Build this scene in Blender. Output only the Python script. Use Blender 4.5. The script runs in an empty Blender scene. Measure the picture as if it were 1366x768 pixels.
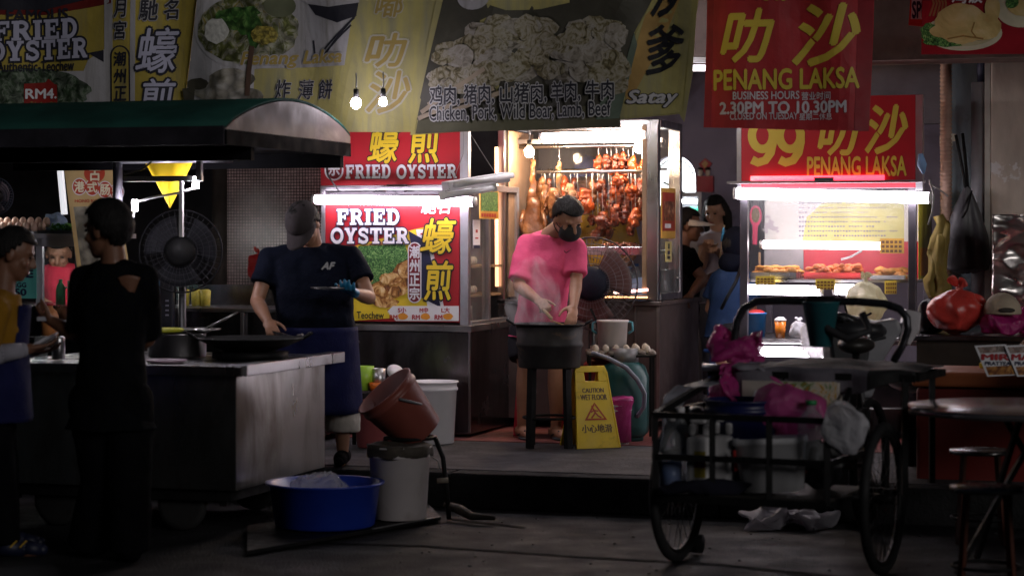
import bpy, bmesh, math, random
from mathutils import Vector, Matrix, noise
R = math.radians
random.seed(7)
SC = bpy.context.scene
COL = SC.collection
# ------------------------------------------------------------------ camera
FPX, CX, HY, CH = 2900.0, 683.0, 317.0, 1.48      # focal length in photo pixels, centre column, horizon row, eye height
cam_d = bpy.data.cameras.new('camera')
cam = bpy.data.objects.new('camera', cam_d); COL.objects.link(cam)
cam.location = (0, 0, CH); cam.rotation_euler = (R(90), 0, 0)
cam_d.sensor_width = 36; cam_d.lens = 36 * FPX / 1366
cam_d.shift_y = (HY - 384) / 1366
cam_d.clip_end = 200
cam_d.dof.use_dof = True; cam_d.dof.focus_distance = 13.4; cam_d.dof.aperture_fstop = 2.0
SC.camera = cam
# ------------------------------------------------------------------ night sky
w = bpy.data.worlds.new('World'); SC.world = w; w.use_nodes = True
nt = w.node_tree
sky = nt.nodes.new('ShaderNodeTexSky'); sky.sky_type = 'NISHITA'; sky.sun_disc = False
sky.ozone_density = 3.0; sky.sun_elevation = R(13); sky.sun_rotation = R(146)
bg = nt.nodes['Background']; bg.inputs['Strength'].default_value = 0.002
nt.links.new(sky.outputs[0], bg.inputs[0])
# the glow of the street behind the viewer: one soft, low sun lamp, far weaker than daylight
sd_ = bpy.data.lights.new('street_glow', 'SUN'); sd_.energy = 0.66; sd_.angle = R(24); sd_.color = (1.0, .95, .93)
so_ = bpy.data.objects.new('street_glow', sd_); COL.objects.link(so_)
so_.rotation_euler = (Vector((-.55, .83, 0)) * math.cos(R(13)) + Vector((0, 0, -math.sin(R(13))))).to_track_quat('-Z', 'Y').to_euler()
SC.view_settings.view_transform = 'Standard'; SC.view_settings.look = 'None'
SC.view_settings.exposure = 0; SC.view_settings.gamma = 1
SC.render.engine = 'CYCLES'
SC.cycles.use_denoising = True
SC.cycles.max_bounces = 8; SC.cycles.transparent_max_bounces = 16
SC.cycles.sample_clamp_indirect = 3.0
SC.cycles.caustics_reflective = False; SC.cycles.caustics_refractive = False

# ------------------------------------------------------------------ photo measuring
def P(px, py, Y): return Vector(((px - CX) / FPX * Y, Y, CH - (py - HY) / FPX * Y))
def G(px, py, z=0.0):
    Y = (CH - z) * FPX / (py - HY); return P(px, py, Y)

class Frame:
    """a ground frame: origin, turn about z; local x runs along the front, y into depth"""
    def __init__(s, o, deg): s.o = Vector(o); s.deg = deg; s.m = Matrix.Translation(s.o) @ Matrix.Rotation(R(deg), 4, 'Z'); s.i = s.m.inverted()
    def on(s, px, py, d=0.0):
        a = s.i @ Vector((0, 0, CH)); b = s.i @ P(px, py, 10.0); r = b - a
        t = (d - a.y) / r.y; q = a + r * t; return (q.x, q.z)
    def onx(s, px, py, xx=0.0):
        a = s.i @ Vector((0, 0, CH)); b = s.i @ P(px, py, 10.0); r = b - a
        t = (xx - a.x) / r.x; q = a + r * t; return (q.y, q.z)

# ------------------------------------------------------------------ materials
def nodes_of(name):
    m = bpy.data.materials.new(name); m.use_nodes = True
    return m, m.node_tree, m.node_tree.nodes['Principled BSDF']
def L(t, a, b): t.links.new(a, b)
def c4(c): return (c[0], c[1], c[2], 1)
def noise_node(t, scale, detail=4, stretch=(1, 1, 1), rough=.55, dist=0):
    tc = t.nodes.new('ShaderNodeTexCoord'); mp = t.nodes.new('ShaderNodeMapping')
    mp.inputs['Scale'].default_value = stretch
    L(t, tc.outputs['Object'], mp.inputs[0])
    n = t.nodes.new('ShaderNodeTexNoise'); n.inputs['Scale'].default_value = scale
    n.inputs['Detail'].default_value = detail; n.inputs['Roughness'].default_value = rough
    n.inputs['Distortion'].default_value = dist
    L(t, mp.outputs[0], n.inputs['Vector']); return n
def ramp(t, src, stops, interp='LINEAR'):
    r = t.nodes.new('ShaderNodeValToRGB'); r.color_ramp.interpolation = interp
    e = r.color_ramp.elements
    while len(e) < len(stops): e.new(.5)
    for k, (p, c) in enumerate(stops): e[k].position = p; e[k].color = c4(c) if len(c) == 3 else c
    L(t, src, r.inputs[0]); return r
MATS = {}
GAIN = 4.6          # how bright every lit lamp is
def M(name, col, rough=.5, metal=0.0, var=.2, scale=6, bump=0.0, bscale=40, stretch=(1, 1, 1), spec=.5, dirt=None, dscale=3, dthr=(.52, .7), trans=0.0, sss=0.0, coat=0.0, dstretch=(1, 1, 1)):
    if name in MATS: return MATS[name]
    m, t, b = nodes_of(name)
    n = noise_node(t, scale, 5, stretch)
    lo = [max(0, c * (1 - var)) for c in col]; hi = [min(1, c * (1 + var)) for c in col]
    cr = ramp(t, n.outputs['Fac'], [(.3, lo), (.7, hi)])
    out = cr.outputs[0]
    if dirt:
        n2 = noise_node(t, dscale, 7, dstretch, .65, .4)
        k = ramp(t, n2.outputs['Fac'], [(dthr[0], (0, 0, 0)), (dthr[1], (1, 1, 1))])
        mx = t.nodes.new('ShaderNodeMix'); mx.data_type = 'RGBA'
        L(t, k.outputs[0], mx.inputs[0]); L(t, out, mx.inputs[6]); mx.inputs[7].default_value = c4(dirt); out = mx.outputs[2]
    L(t, out, b.inputs['Base Color'])
    rr = t.nodes.new('ShaderNodeMapRange'); rr.inputs[1].default_value = .3; rr.inputs[2].default_value = .7
    rr.inputs[3].default_value = max(.03, rough * .8); rr.inputs[4].default_value = min(1, rough * 1.2)
    n3 = noise_node(t, scale * 1.7, 4, stretch); L(t, n3.outputs['Fac'], rr.inputs[0]); L(t, rr.outputs[0], b.inputs['Roughness'])
    b.inputs['Metallic'].default_value = metal; b.inputs['Specular IOR Level'].default_value = spec
    b.inputs['Transmission Weight'].default_value = trans; b.inputs['Coat Weight'].default_value = coat
    if bump:
        n4 = noise_node(t, bscale, 6, stretch); bn = t.nodes.new('ShaderNodeBump'); bn.inputs['Strength'].default_value = bump
        bn.inputs['Distance'].default_value = .02; L(t, n4.outputs['Fac'], bn.inputs['Height']); L(t, bn.outputs[0], b.inputs['Normal'])
    MATS[name] = m; return m
def E(name, col, s):
    if name in MATS: return MATS[name]
    m, t, b = nodes_of(name); s = s * GAIN
    b.inputs['Base Color'].default_value = (.8, .8, .8, 1)
    b.inputs['Emission Color'].default_value = c4(col); b.inputs['Emission Strength'].default_value = s
    MATS[name] = m; return m
def glass(name, tint=(.9, .95, .95), refl=.10, rough=.06, haze=0.0):
    if name in MATS: return MATS[name]
    m, t, b = nodes_of(name)
    tr = t.nodes.new('ShaderNodeBsdfTransparent'); tr.inputs[0].default_value = c4(tint)
    b.inputs['Base Color'].default_value = (.6, .6, .6, 1); b.inputs['Roughness'].default_value = rough; b.inputs['Specular IOR Level'].default_value = .8
    mx = t.nodes.new('ShaderNodeMixShader')
    n = noise_node(t, 5, 5)
    mr = t.nodes.new('ShaderNodeMapRange'); mr.inputs[1].default_value = .35; mr.inputs[2].default_value = .75
    mr.inputs[3].default_value = refl * .5 + haze; mr.inputs[4].default_value = refl * 1.5 + haze
    L(t, n.outputs['Fac'], mr.inputs[0]); L(t, mr.outputs[0], mx.inputs[0]); L(t, tr.outputs[0], mx.inputs[1]); L(t, b.outputs[0], mx.inputs[2])
    L(t, mx.outputs[0], t.nodes['Material Output'].inputs[0])
    MATS[name] = m; return m
def plastic_bag(name, col, alpha=.6, rough=.3):
    if name in MATS: return MATS[name]
    m, t, b = nodes_of(name)
    b.inputs['Base Color'].default_value = c4(col); b.inputs['Roughness'].default_value = rough
    n4 = noise_node(t, 9, 5, (1, 1, 1), .6, 1.5); bn = t.nodes.new('ShaderNodeBump'); bn.inputs['Strength'].default_value = .8; bn.inputs['Distance'].default_value = .03
    L(t, n4.outputs['Fac'], bn.inputs['Height']); L(t, bn.outputs[0], b.inputs['Normal'])
    tl = t.nodes.new('ShaderNodeBsdfTranslucent'); tl.inputs[0].default_value = c4(col)
    m1 = t.nodes.new('ShaderNodeMixShader'); m1.inputs[0].default_value = .35; L(t, b.outputs[0], m1.inputs[1]); L(t, tl.outputs[0], m1.inputs[2])
    tr = t.nodes.new('ShaderNodeBsdfTransparent')
    m2 = t.nodes.new('ShaderNodeMixShader'); m2.inputs[0].default_value = alpha; L(t, tr.outputs[0], m2.inputs[1]); L(t, m1.outputs[0], m2.inputs[2])
    L(t, m2.outputs[0], t.nodes['Material Output'].inputs[0]); MATS[name] = m; return m
def picture(name, stops, scale=14, dist=1.2, rough=.5, vor=True, stretch=(1, 1, 1)):
    """a printed food photograph: mottled clumps of the picture's colours"""
    if name in MATS: return MATS[name]
    m, t, b = nodes_of(name)
    n = noise_node(t, scale, 6, stretch, .6, dist)
    out = ramp(t, n.outputs['Fac'], stops).outputs[0]
    if vor:
        v = t.nodes.new('ShaderNodeTexVoronoi'); v.inputs['Scale'].default_value = scale * 1.6
        mx = t.nodes.new('ShaderNodeMix'); mx.data_type = 'RGBA'; mx.inputs[0].default_value = .05
        tc = t.nodes.new('ShaderNodeTexCoord'); L(t, tc.outputs['Object'], mx.inputs[6]); L(t, n.outputs['Color'], mx.inputs[7]); L(t, mx.outputs[2], v.inputs['Vector'])
        r2 = ramp(t, v.outputs['Distance'], [(.05, (1.0, 1.0, 1.0)), (.75, (.25, .25, .25))])
        mu = t.nodes.new('ShaderNodeMix'); mu.data_type = 'RGBA'; mu.blend_type = 'MULTIPLY'; mu.inputs[0].default_value = 1
        L(t, out, mu.inputs[6]); L(t, r2.outputs[0], mu.inputs[7]); out = mu.outputs[2]
    L(t, out, b.inputs['Base Color']); b.inputs['Roughness'].default_value = rough
    MATS[name] = m; return m

# ------------------------------------------------------------------ mesh builder
class MB:
    def __init__(s): s.v = []; s.f = []; s.mi = []; s.mats = []; s.cur = 0; s.sm = []; s.smooth = False
    def m(s, mat):
        if mat not in s.mats: s.mats.append(mat)
        s.cur = s.mats.index(mat); return s
    def add(s, vs, fs, smooth=None):
        o = len(s.v); s.v += [tuple(p) for p in vs]
        for f in fs: s.f.append([i + o for i in f]); s.mi.append(s.cur); s.sm.append(s.smooth if smooth is None else smooth)
        return s
    def box(s, c, size, rot=None):
        c = Vector(c); x, y, z = [k / 2 for k in size]
        vs = [Vector((a, b, d)) for a in (-x, x) for b in (-y, y) for d in (-z, z)]
        if rot is not None: vs = [rot @ p for p in vs]
        return s.add([c + p for p in vs], [(0, 1, 3, 2), (4, 6, 7, 5), (0, 4, 5, 1), (2, 3, 7, 6), (0, 2, 6, 4), (1, 5, 7, 3)], False)
    def bx(s, x0, x1, y0, y1, z0, z1): return s.box(((x0 + x1) / 2, (y0 + y1) / 2, (z0 + z1) / 2), (abs(x1 - x0), abs(y1 - y0), abs(z1 - z0)))
    def bar(s, a, b, w, h=None):
        a, b = Vector(a), Vector(b); d = b - a
        q = d.to_track_quat('Z', 'Y' if abs(d.normalized().y) < .9 else 'X').to_matrix()
        return s.box((a + b) / 2, (w, h or w, d.length), q)
    def ring(s, c, ax, r, n, rb=None, up=None):
        ax = Vector(ax).normalized()
        u = (Vector(up) if up else (Vector((0, 0, 1)) if abs(ax.z) < .9 else Vector((1, 0, 0)))); u = (u - ax * u.dot(ax)).normalized(); vv = ax.cross(u)
        return [Vector(c) + u * (r * math.cos(2 * math.pi * k / n)) + vv * ((rb or r) * math.sin(2 * math.pi * k / n)) for k in range(n)]
    def loft(s, rings, caps=True, close=False):
        n = len(rings[0]); vs = [p for r in rings for p in r]; fs = []
        m = len(rings)
        for i in range(m if close else m - 1):
            j = (i + 1) % m
            for k in range(n): fs.append((i * n + k, i * n + (k + 1) % n, j * n + (k + 1) % n, j * n + k))
        if caps and not close: fs += [tuple(reversed(range(n))), tuple((m - 1) * n + k for k in range(n))]
        return s.add(vs, fs, True)
    def cyl(s, a, b, r, r2=None, n=16):
        ax = Vector(b) - Vector(a); r2 = r if r2 is None else r2
        return s.loft([s.ring(a, ax, r, n), s.ring(b, ax, max(r2, 1e-4), n)])
    def tube(s, pts, r, n=8, close=False):
        pts = [Vector(p) for p in pts]; rs = []; m = len(pts); prev = None
        for i, p in enumerate(pts):
            if close: d = pts[(i + 1) % m] - pts[i - 1]
            else: d = pts[min(i + 1, m - 1)] - pts[max(i - 1, 0)]
            d.normalize()
            if prev is None: u = Vector((0, 0, 1)) if abs(d.z) < .9 else Vector((1, 0, 0))
            else: u = prev
            u = (u - d * u.dot(d)).normalized(); prev = u; vv = d.cross(u)
            rr = r[i] if isinstance(r, (list, tuple)) else r
            rs.append([p + u * (rr * math.cos(2 * math.pi * k / n)) + vv * (rr * math.sin(2 * math.pi * k / n)) for k in range(n)])
        return s.loft(rs, not close, close)
    def lathe(s, prof, c=(0, 0, 0), n=28, ax=None, arc=None):
        c = Vector(c); q = Matrix.Identity(3) if ax is None else Vector(ax).to_track_quat('Z', 'Y').to_matrix()
        rs = [[c + q @ Vector((max(r, 1e-4) * math.cos(2 * math.pi * k / n), max(r, 1e-4) * math.sin(2 * math.pi * k / n), z)) for k in range(n)] for r, z in prof]
        return s.loft(rs, True)
    def sph(s, c, r, n=14, m=10, rot=None):
        c = Vector(c); r = (r, r, r) if isinstance(r, (int, float)) else r
        rs = []
        for i in range(m + 1):
            a = math.pi * (i / m - .5); a = max(min(a, 1.5607), -1.5607)
            ring = []
            for k in range(n):
                p = Vector((r[0] * math.cos(a) * math.cos(2 * math.pi * k / n), r[1] * math.cos(a) * math.sin(2 * math.pi * k / n), r[2] * math.sin(a)))
                ring.append(c + (rot @ p if rot is not None else p))
            rs.append(ring)
        return s.loft(rs, True)
    def cap(s, a, b, ra, rb, n=12):
        s.sph(a, ra, n, 8); s.sph(b, rb, n, 8); return s.cyl(a, b, ra, rb, n)
    def poly(s, pts, y0, y1):
        """polygon in the local xz plane, from depth y0 (front) to y1"""
        n = len(pts); a = sum(pts[i][0] * pts[(i + 1) % n][1] - pts[(i + 1) % n][0] * pts[i][1] for i in range(n))
        if a < 0: pts = pts[::-1]
        vs = [Vector((x, y0, z)) for x, z in pts] + [Vector((x, y1, z)) for x, z in pts]
        fs = [tuple(range(n)), tuple(reversed(range(n, 2 * n)))] + [(i + n, (i + 1) % n + n, (i + 1) % n, i) for i in range(n)]
        return s.add(vs, fs, False)
    def sheet(s, fn, nu, nv, th=0.0, smooth=True):
        """fn(u,v) -> point; u, v in 0..1"""
        vs = [Vector(fn(i / nu, j / nv)) for j in range(nv + 1) for i in range(nu + 1)]
        fs = [(j * (nu + 1) + i, j * (nu + 1) + i + 1, (j + 1) * (nu + 1) + i + 1, (j + 1) * (nu + 1) + i) for j in range(nv) for i in range(nu)]
        return s.add(vs, fs, smooth)
    def warp(s, fn, lmax=.09):
        """split long edges, then move every point by fn(point)"""
        bm = bmesh.new(); vv = [bm.verts.new(p) for p in s.v]
        for f, mi, sm in zip(s.f, s.mi, s.sm):
            try: q = bm.faces.new([vv[i] for i in f]); q.material_index = mi; q.smooth = sm
            except ValueError: pass
        for _ in range(5):
            es = [e for e in bm.edges if e.calc_length() > lmax]
            if not es: break
            bmesh.ops.subdivide_edges(bm, edges=es, cuts=1); bmesh.ops.triangulate(bm, faces=[f for f in bm.faces if len(f.verts) > 4])
        bm.verts.index_update()
        s.v = [tuple(Vector(v.co) + Vector(fn(v.co))) for v in bm.verts]
        s.f = [[v.index for v in f.verts] for f in bm.faces]; s.mi = [f.material_index for f in bm.faces]; s.sm = [f.smooth for f in bm.faces]
        bm.free(); return s
    def build(s, name, parent=None, bevel=0, solid=0, sub=0, mat=None, label=None):
        me = bpy.data.meshes.new(name); me.from_pydata(s.v, [], s.f)
        if mat is not None: s.mats = s.mats or [mat]
        for x in s.mats: me.materials.append(x)
        me.polygons.foreach_set('material_index', s.mi); me.polygons.foreach_set('use_smooth', s.sm)
        me.update()
        o = bpy.data.objects.new(name, me); COL.objects.link(o)
        if parent is not None: o.parent = parent
        if bevel:
            md = o.modifiers.new('bevel', 'BEVEL'); md.width = bevel; md.segments = 2; md.limit_method = 'ANGLE'; md.angle_limit = R(40)
        if solid:
            md = o.modifiers.new('solid', 'SOLIDIFY'); md.thickness = solid; md.offset = 0
        if sub:
            md = o.modifiers.new('sub', 'SUBSURF'); md.levels = sub; md.render_levels = sub
        if label: o['label'] = label
        return o
def mb(mat=None):
    b = MB()
    if mat is not None: b.m(mat)
    return b
def tag(o, label, cat, group=None, kind=None):
    o['label'] = label; o['category'] = cat
    if group: o['group'] = group
    if kind: o['kind'] = kind
    return o
def T(name, label, cat, loc=(0, 0, 0), rz=0.0, group=None):
    o = bpy.data.objects.new(name, None); COL.objects.link(o); o.empty_display_size = .1
    o.location = loc; o.rotation_euler = (0, 0, R(rz)); return tag(o, label, cat, group)
def TF(name, label, cat, fr, group=None): return T(name, label, cat, fr.o, fr.deg, group)
def struct(o): o['kind'] = 'structure'; return o
def copy_tree(o, parent=None):
    c = o.copy(); COL.objects.link(c); c.parent = parent
    for ch in list(o.children): copy_tree(ch, c)
    return c
def wob(p, amp, sc): return Vector(p) + noise.noise_vector(Vector(p) * sc) * amp

# ------------------------------------------------------------------ lettering
_tc = {}
def text_geo(body, off=0.0, shear=0.0):
    k = (body, off, shear)
    if k in _tc: return _tc[k]
    cu = bpy.data.curves.new('tmp', 'FONT'); cu.body = body; cu.size = 1; cu.offset = off; cu.shear = shear; cu.resolution_u = 3
    o = bpy.data.objects.new('tmp', cu); COL.objects.link(o)
    dg = bpy.context.evaluated_depsgraph_get(); me = o.evaluated_get(dg).to_mesh()
    vs = [(v.co.x, v.co.y) for v in me.vertices]; fs = [tuple(p.vertices) for p in me.polygons]
    o.evaluated_get(dg).to_mesh_clear(); bpy.data.objects.remove(o); bpy.data.curves.remove(cu)
    _tc[k] = (vs, fs); return _tc[k]
def fit(b, vs, fs, x0, z0, x1, z1, d, bb=None, tilt=0.0):
    if not vs: return
    if bb is None: bb = (min(v[0] for v in vs), min(v[1] for v in vs), max(v[0] for v in vs), max(v[1] for v in vs))
    sx = (x1 - x0) / (bb[2] - bb[0]); sz = (z1 - z0) / (bb[3] - bb[1])
    def mp(v): 
        x = x0 + (v[0] - bb[0]) * sx; return Vector((x, d, z0 + (v[1] - bb[1]) * sz + (x - x0) * tilt))
    # keep the front of the letters facing -y
    b.add([mp(v) for v in vs], fs, False)
def words(b, fr, body, box, d, mat, off=0.0, shear=0.0, outline=None, tilt=0.0, bold=0.0):
    """lettering fitted to a pixel box on the plane y=d of a frame; bold and outline=(material, width) in em, made from shifted layers"""
    x0, z1 = fr.on(box[0], box[1], d); x1, z0 = fr.on(box[2], box[3], d)
    vs, fs = text_geo(body, off, shear)
    if not vs: return
    bb = (min(v[0] for v in vs), min(v[1] for v in vs), max(v[0] for v in vs), max(v[1] for v in vs))
    dirs = [(math.cos(k * math.pi / 4), math.sin(k * math.pi / 4)) for k in range(8)]
    if outline:
        b.m(outline[0]); r = outline[1] + bold
        for k, (ux, uz) in enumerate(dirs): fit(b, [(v[0] + ux * r, v[1] + uz * r) for v in vs], fs, x0, z0, x1, z1, d - .00006 * k, bb, tilt)
    b.m(mat); dd = d - .0012
    if bold:
        for k, (ux, uz) in enumerate(dirs[::2]): fit(b, [(v[0] + ux * bold, v[1] + uz * bold) for v in vs], fs, x0, z0, x1, z1, dd - .00006 * k, bb, tilt)
    fit(b, vs, fs, x0, z0, x1, z1, dd - .0004, bb, tilt)
def _arc(cx, cy, rx, ry, a0, a1, n=12): return [(cx + rx * math.cos(R(a0 + (a1 - a0) * k / n)), cy + ry * math.sin(R(a0 + (a1 - a0) * k / n))) for k in range(n + 1)]
SLAB = {
 'F': (9, [('r', 1.2, 0, 4, 10), ('r', .3, 0, 5, 1.4), ('r', .3, 8.6, 4, 10), ('r', 1.2, 8.3, 8.6, 10), ('r', 7.2, 6.5, 8.6, 10), ('r', 3, 4.3, 6.5, 5.9), ('r', 5.6, 3.4, 6.7, 6.8)]),
 'E': (9.4, [('r', 1.2, 0, 4, 10), ('r', .3, 0, 5, 1.4), ('r', .3, 8.6, 4, 10), ('r', 1.2, 8.3, 8.6, 10), ('r', 7.2, 6.5, 8.6, 10), ('r', 3, 4.3, 6.5, 5.9), ('r', 5.6, 3.4, 6.7, 6.8), ('r', 1.2, 0, 9, 1.7), ('r', 7.6, 0, 9, 3.6)]),
 'I': (5.4, [('r', 1.3, 0, 4.1, 10), ('r', .3, 0, 5.1, 1.4), ('r', .3, 8.6, 5.1, 10)]),
 'D': (9.8, [('r', 1.2, 0, 4, 10), ('r', .3, 0, 4.5, 1.5), ('r', .3, 8.5, 4.5, 10), ('s', [(4, .8)] + _arc(4.6, 5, 3.6, 4.2, -90, 90) + [(4, 9.2)], 2.1)]),
 'R': (10.2, [('r', 1.2, 0, 4, 10), ('r', .3, 0, 5, 1.4), ('r', .3, 8.5, 4.5, 10), ('s', [(4, 9.2)] + _arc(5, 7.1, 2.7, 2.1, 90, -90) + [(4, 5)], 1.9), ('s', [(5, 5), (6.6, 3.6), (8.3, .6)], 2.5), ('r', 7.4, 0, 10, 1.3)]),
 'O': (10.4, [('s', _arc(5.2, 5, 3.9, 4.1, 0, 360, 22), 2.3)]),
 'Y': (9.8, [('r', 3.5, 0, 6.3, 5), ('r', 2.2, 0, 7.6, 1.4), ('s', [(2, 9.6), (4.9, 4.2)], 2.5), ('s', [(7.9, 9.6), (4.9, 4.2)], 2.1), ('r', .2, 8.6, 4, 10), ('r', 6, 8.6, 9.7, 10)]),
 'S': (8.8, [('s', [(7.3, 7.4)] + _arc(4.4, 7.3, 2.7, 1.9, 25, 250, 10) + [(5, 5.2)] + _arc(4.4, 2.8, 2.8, 2.0, 70, -160, 10), 2.1), ('r', 6.9, 6.4, 8.1, 9.6), ('r', .7, .4, 1.9, 3.6)]),
 'T': (9.6, [('r', 3.4, 0, 6.2, 10), ('r', 2.2, 0, 7.4, 1.4), ('r', .4, 8.3, 9.2, 10), ('r', .4, 6.2, 1.7, 10), ('r', 7.9, 6.2, 9.2, 10)]),
 'A': (10, [('s', [(4.6, 9.4), (1.9, .5)], 1.9), ('s', [(5.2, 9.4), (7.9, .5)], 2.6), ('r', 2.6, 2.8, 7.4, 4.1), ('r', .2, 0, 3.8, 1.3), ('r', 6, 0, 9.8, 1.3)]),
 'M': (11.6, [('r', 1.2, 0, 3, 10), ('r', 8.2, 0, 10.8, 10), ('s', [(2.4, 9.6), (5.8, 2.4)], 2.3), ('s', [(9, 9.6), (5.8, 2.4)], 1.5), ('r', .2, 0, 4.2, 1.3), ('r', 7.2, 0, 11.5, 1.3), ('r', .2, 8.7, 3, 10), ('r', 8.5, 8.7, 11.5, 10)]),
 'U': (10, [('s', [(2.6, 9.6), (2.6, 3.6)] + _arc(5, 3.4, 2.4, 2.4, 180, 360) + [(7.4, 9.6)], 2.2), ('r', .3, 8.7, 4.8, 10), ('r', 5.6, 8.7, 9.7, 10)]),
}
def slab(b, fr, body, box, d, mat, out=None, ow=.9, tilt=0.0):
    """heavy slab-serif capitals"""
    x0, z1 = fr.on(box[0], box[1], d); x1, z0 = fr.on(box[2], box[3], d)
    W = sum(SLAB[c][0] + .5 for c in body) - .5
    sx = (x1 - x0) / W; sz = (z1 - z0) / 10
    def emit(e, dd):
        cx = 0.0; k = 0
        for c in body:
            for g in SLAB[c][1]:
                k += 1; yy = dd - .00004 * k
                def mp(x, z): xx = x0 + (cx + x) * sx; return Vector((xx, yy, z0 + z * sz + (xx - x0) * tilt))
                if g[0] == 'r':
                    b.add([mp(g[1] - e, g[2] - e), mp(g[3] + e, g[2] - e), mp(g[3] + e, g[4] + e), mp(g[1] - e, g[4] + e)], [(0, 1, 2, 3)], False)
                else:
                    pts = [Vector(p) for p in g[1]]; hw = g[2] / 2 + e; n = len(pts); vs = []
                    cl = (pts[0] - pts[-1]).length < .01
                    for i in range(n):
                        if cl: dr = pts[1] - pts[-2] if i in (0, n - 1) else pts[i + 1] - pts[i - 1]
                        else: dr = pts[min(i + 1, n - 1)] - pts[max(i - 1, 0)]
                        dr.normalize(); nn = Vector((-dr.y, dr.x)); q = pts[i]
                        if e and not cl: q = q - dr * e if i == 0 else (q + dr * e if i == n - 1 else q)
                        vs += [mp(*(q + nn * hw)), mp(*(q - nn * hw))]
                    b.add(vs, [(2 * i, 2 * i + 1, 2 * i + 3, 2 * i + 2) for i in range(n - 1)], False)
            cx += SLAB[c][0] + .5
    if out is not None: b.m(out); emit(ow, d)
    b.m(mat); emit(0, d - .0045)
def prect(b, fr, box, d, mat, th=.001):
    x0, z1 = fr.on(box[0], box[1], d); x1, z0 = fr.on(box[2], box[3], d); b.m(mat); return b.bx(x0, x1, d, d + th, z0, z1)
def ppoly(b, fr, pts, d, mat, th=.001):
    b.m(mat); return b.poly([fr.on(x, y, d) for x, y in pts], d, d + th)
def pell(b, fr, cx, cy, rx, ry, d, mat, th=.001, n=28, rag=0.0, seed=0):
    rd = random.Random(seed)
    return ppoly(b, fr, [(cx + rx * (1 + rag * rd.uniform(-1, 1)) * math.cos(2 * math.pi * k / n), cy + ry * (1 + rag * rd.uniform(-1, 1)) * math.sin(2 * math.pi * k / n)) for k in range(n)], d, mat, th)
def pstroke(b, fr, pts, wpx, d, mat, closed=False):
    """a brush stroke through pixel points on a plane"""
    q = [Vector(fr.on(x, y, d)) for x, y in pts]; s0 = (Vector(fr.on(0, 0, d)) - Vector(fr.on(100, 0, d))).length / 100 * wpx / 2
    n = len(q); vs = []
    for i in range(n):
        dr = (q[(i + 1) % n] - q[i - 1]) if closed else (q[min(i + 1, n - 1)] - q[max(i - 1, 0)])
        dr.normalize(); nn = Vector((-dr.y, dr.x)) * s0; vs += [Vector((*(q[i] + nn), 0)), Vector((*(q[i] - nn), 0))]
    vs = [Vector((p.x, d, p.y)) for p in vs]
    fs = [(2 * i, 2 * i + 1, (2 * i + 3) % (2 * n), (2 * i + 2) % (2 * n)) for i in range(n if closed else n - 1)]
    b.m(mat); b.add(vs, fs, False)
# ================================================================== SETTING
YAW = -17.0
S = Frame(P(600, 680, 11.9).to_2d().to_3d(), YAW)          # street frame: y=0 is the kerb face, z=0 the road
asphalt = M('asphalt', (.018, .018, .020), .72, var=.45, scale=2.2, bump=.7, bscale=70, spec=.15, dirt=(.014, .014, .015), dscale=1.3, dthr=(.48, .62))
concrete = M('worn concrete', (.05, .048, .052), .75, var=.3, scale=3, bump=.5, bscale=40, spec=.2, dirt=(.045, .043, .045), dscale=2.6, dthr=(.47, .62))
kerb_m = M('dark kerb concrete', (.02, .02, .021), .9, spec=.1, var=.4, scale=5, bump=.5)
redtile = M('red floor tile', (.16, .045, .04), .45, var=.3, scale=9, dirt=(.05, .03, .03))
b = mb(asphalt); b.bx(-30, 30, -12, 40, -.3, 0)
road = struct(b.build('road'))
b = mb(M('dark road line', (.008, .008, .009), .9, spec=.05, var=.4, scale=8, bump=.4))  # thin dark strips laid along two lines on the road
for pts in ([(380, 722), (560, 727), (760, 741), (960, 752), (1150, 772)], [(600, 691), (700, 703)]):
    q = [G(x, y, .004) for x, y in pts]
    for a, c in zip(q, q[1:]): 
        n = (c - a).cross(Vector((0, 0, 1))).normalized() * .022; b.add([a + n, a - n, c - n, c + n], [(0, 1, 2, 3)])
struct(b.build('road_line'))
def box_on(fr, name, mat, x0, x1, y0, y1, z0, z1, bev=0):
    b = mb(mat); b.bx(x0, x1, y0, y1, z0, z1); o = b.build(name, bevel=bev); o.location = fr.o; o.rotation_euler = (0, 0, R(fr.deg)); return o
struct(box_on(S, 'pavement', concrete, -9, 9, .17, 1.75, 0, .20, .008))
b = mb(kerb_m); 
for i in range(12): b.bx(-9 + i * 1.5, -9 + i * 1.5 + 1.49, 0, .165, 0, .196)
o = b.build('kerb', bevel=.012); o.location = S.o; o.rotation_euler = (0, 0, R(YAW)); struct(o)
b = mb(redtile); b.bx(-9, 9, 1.755, 9, 0, .203)
o = b.build('shop_floor'); o.location = S.o; o.rotation_euler = (0, 0, R(YAW)); struct(o)
# litter of grit on the road
b = mb(M('grit', (.045, .044, .045), .8))
for k in range(90):
    p = G(random.uniform(500, 1366), random.uniform(660, 775)); s_ = random.uniform(.003, .007)
    b.box((p.x, p.y, s_ * .3), (s_ * 2, s_ * 1.5, s_), Matrix.Rotation(random.uniform(0, 3), 3, 'Z'))
o = b.build('road_grit'); o['kind'] = 'stuff'

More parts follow.
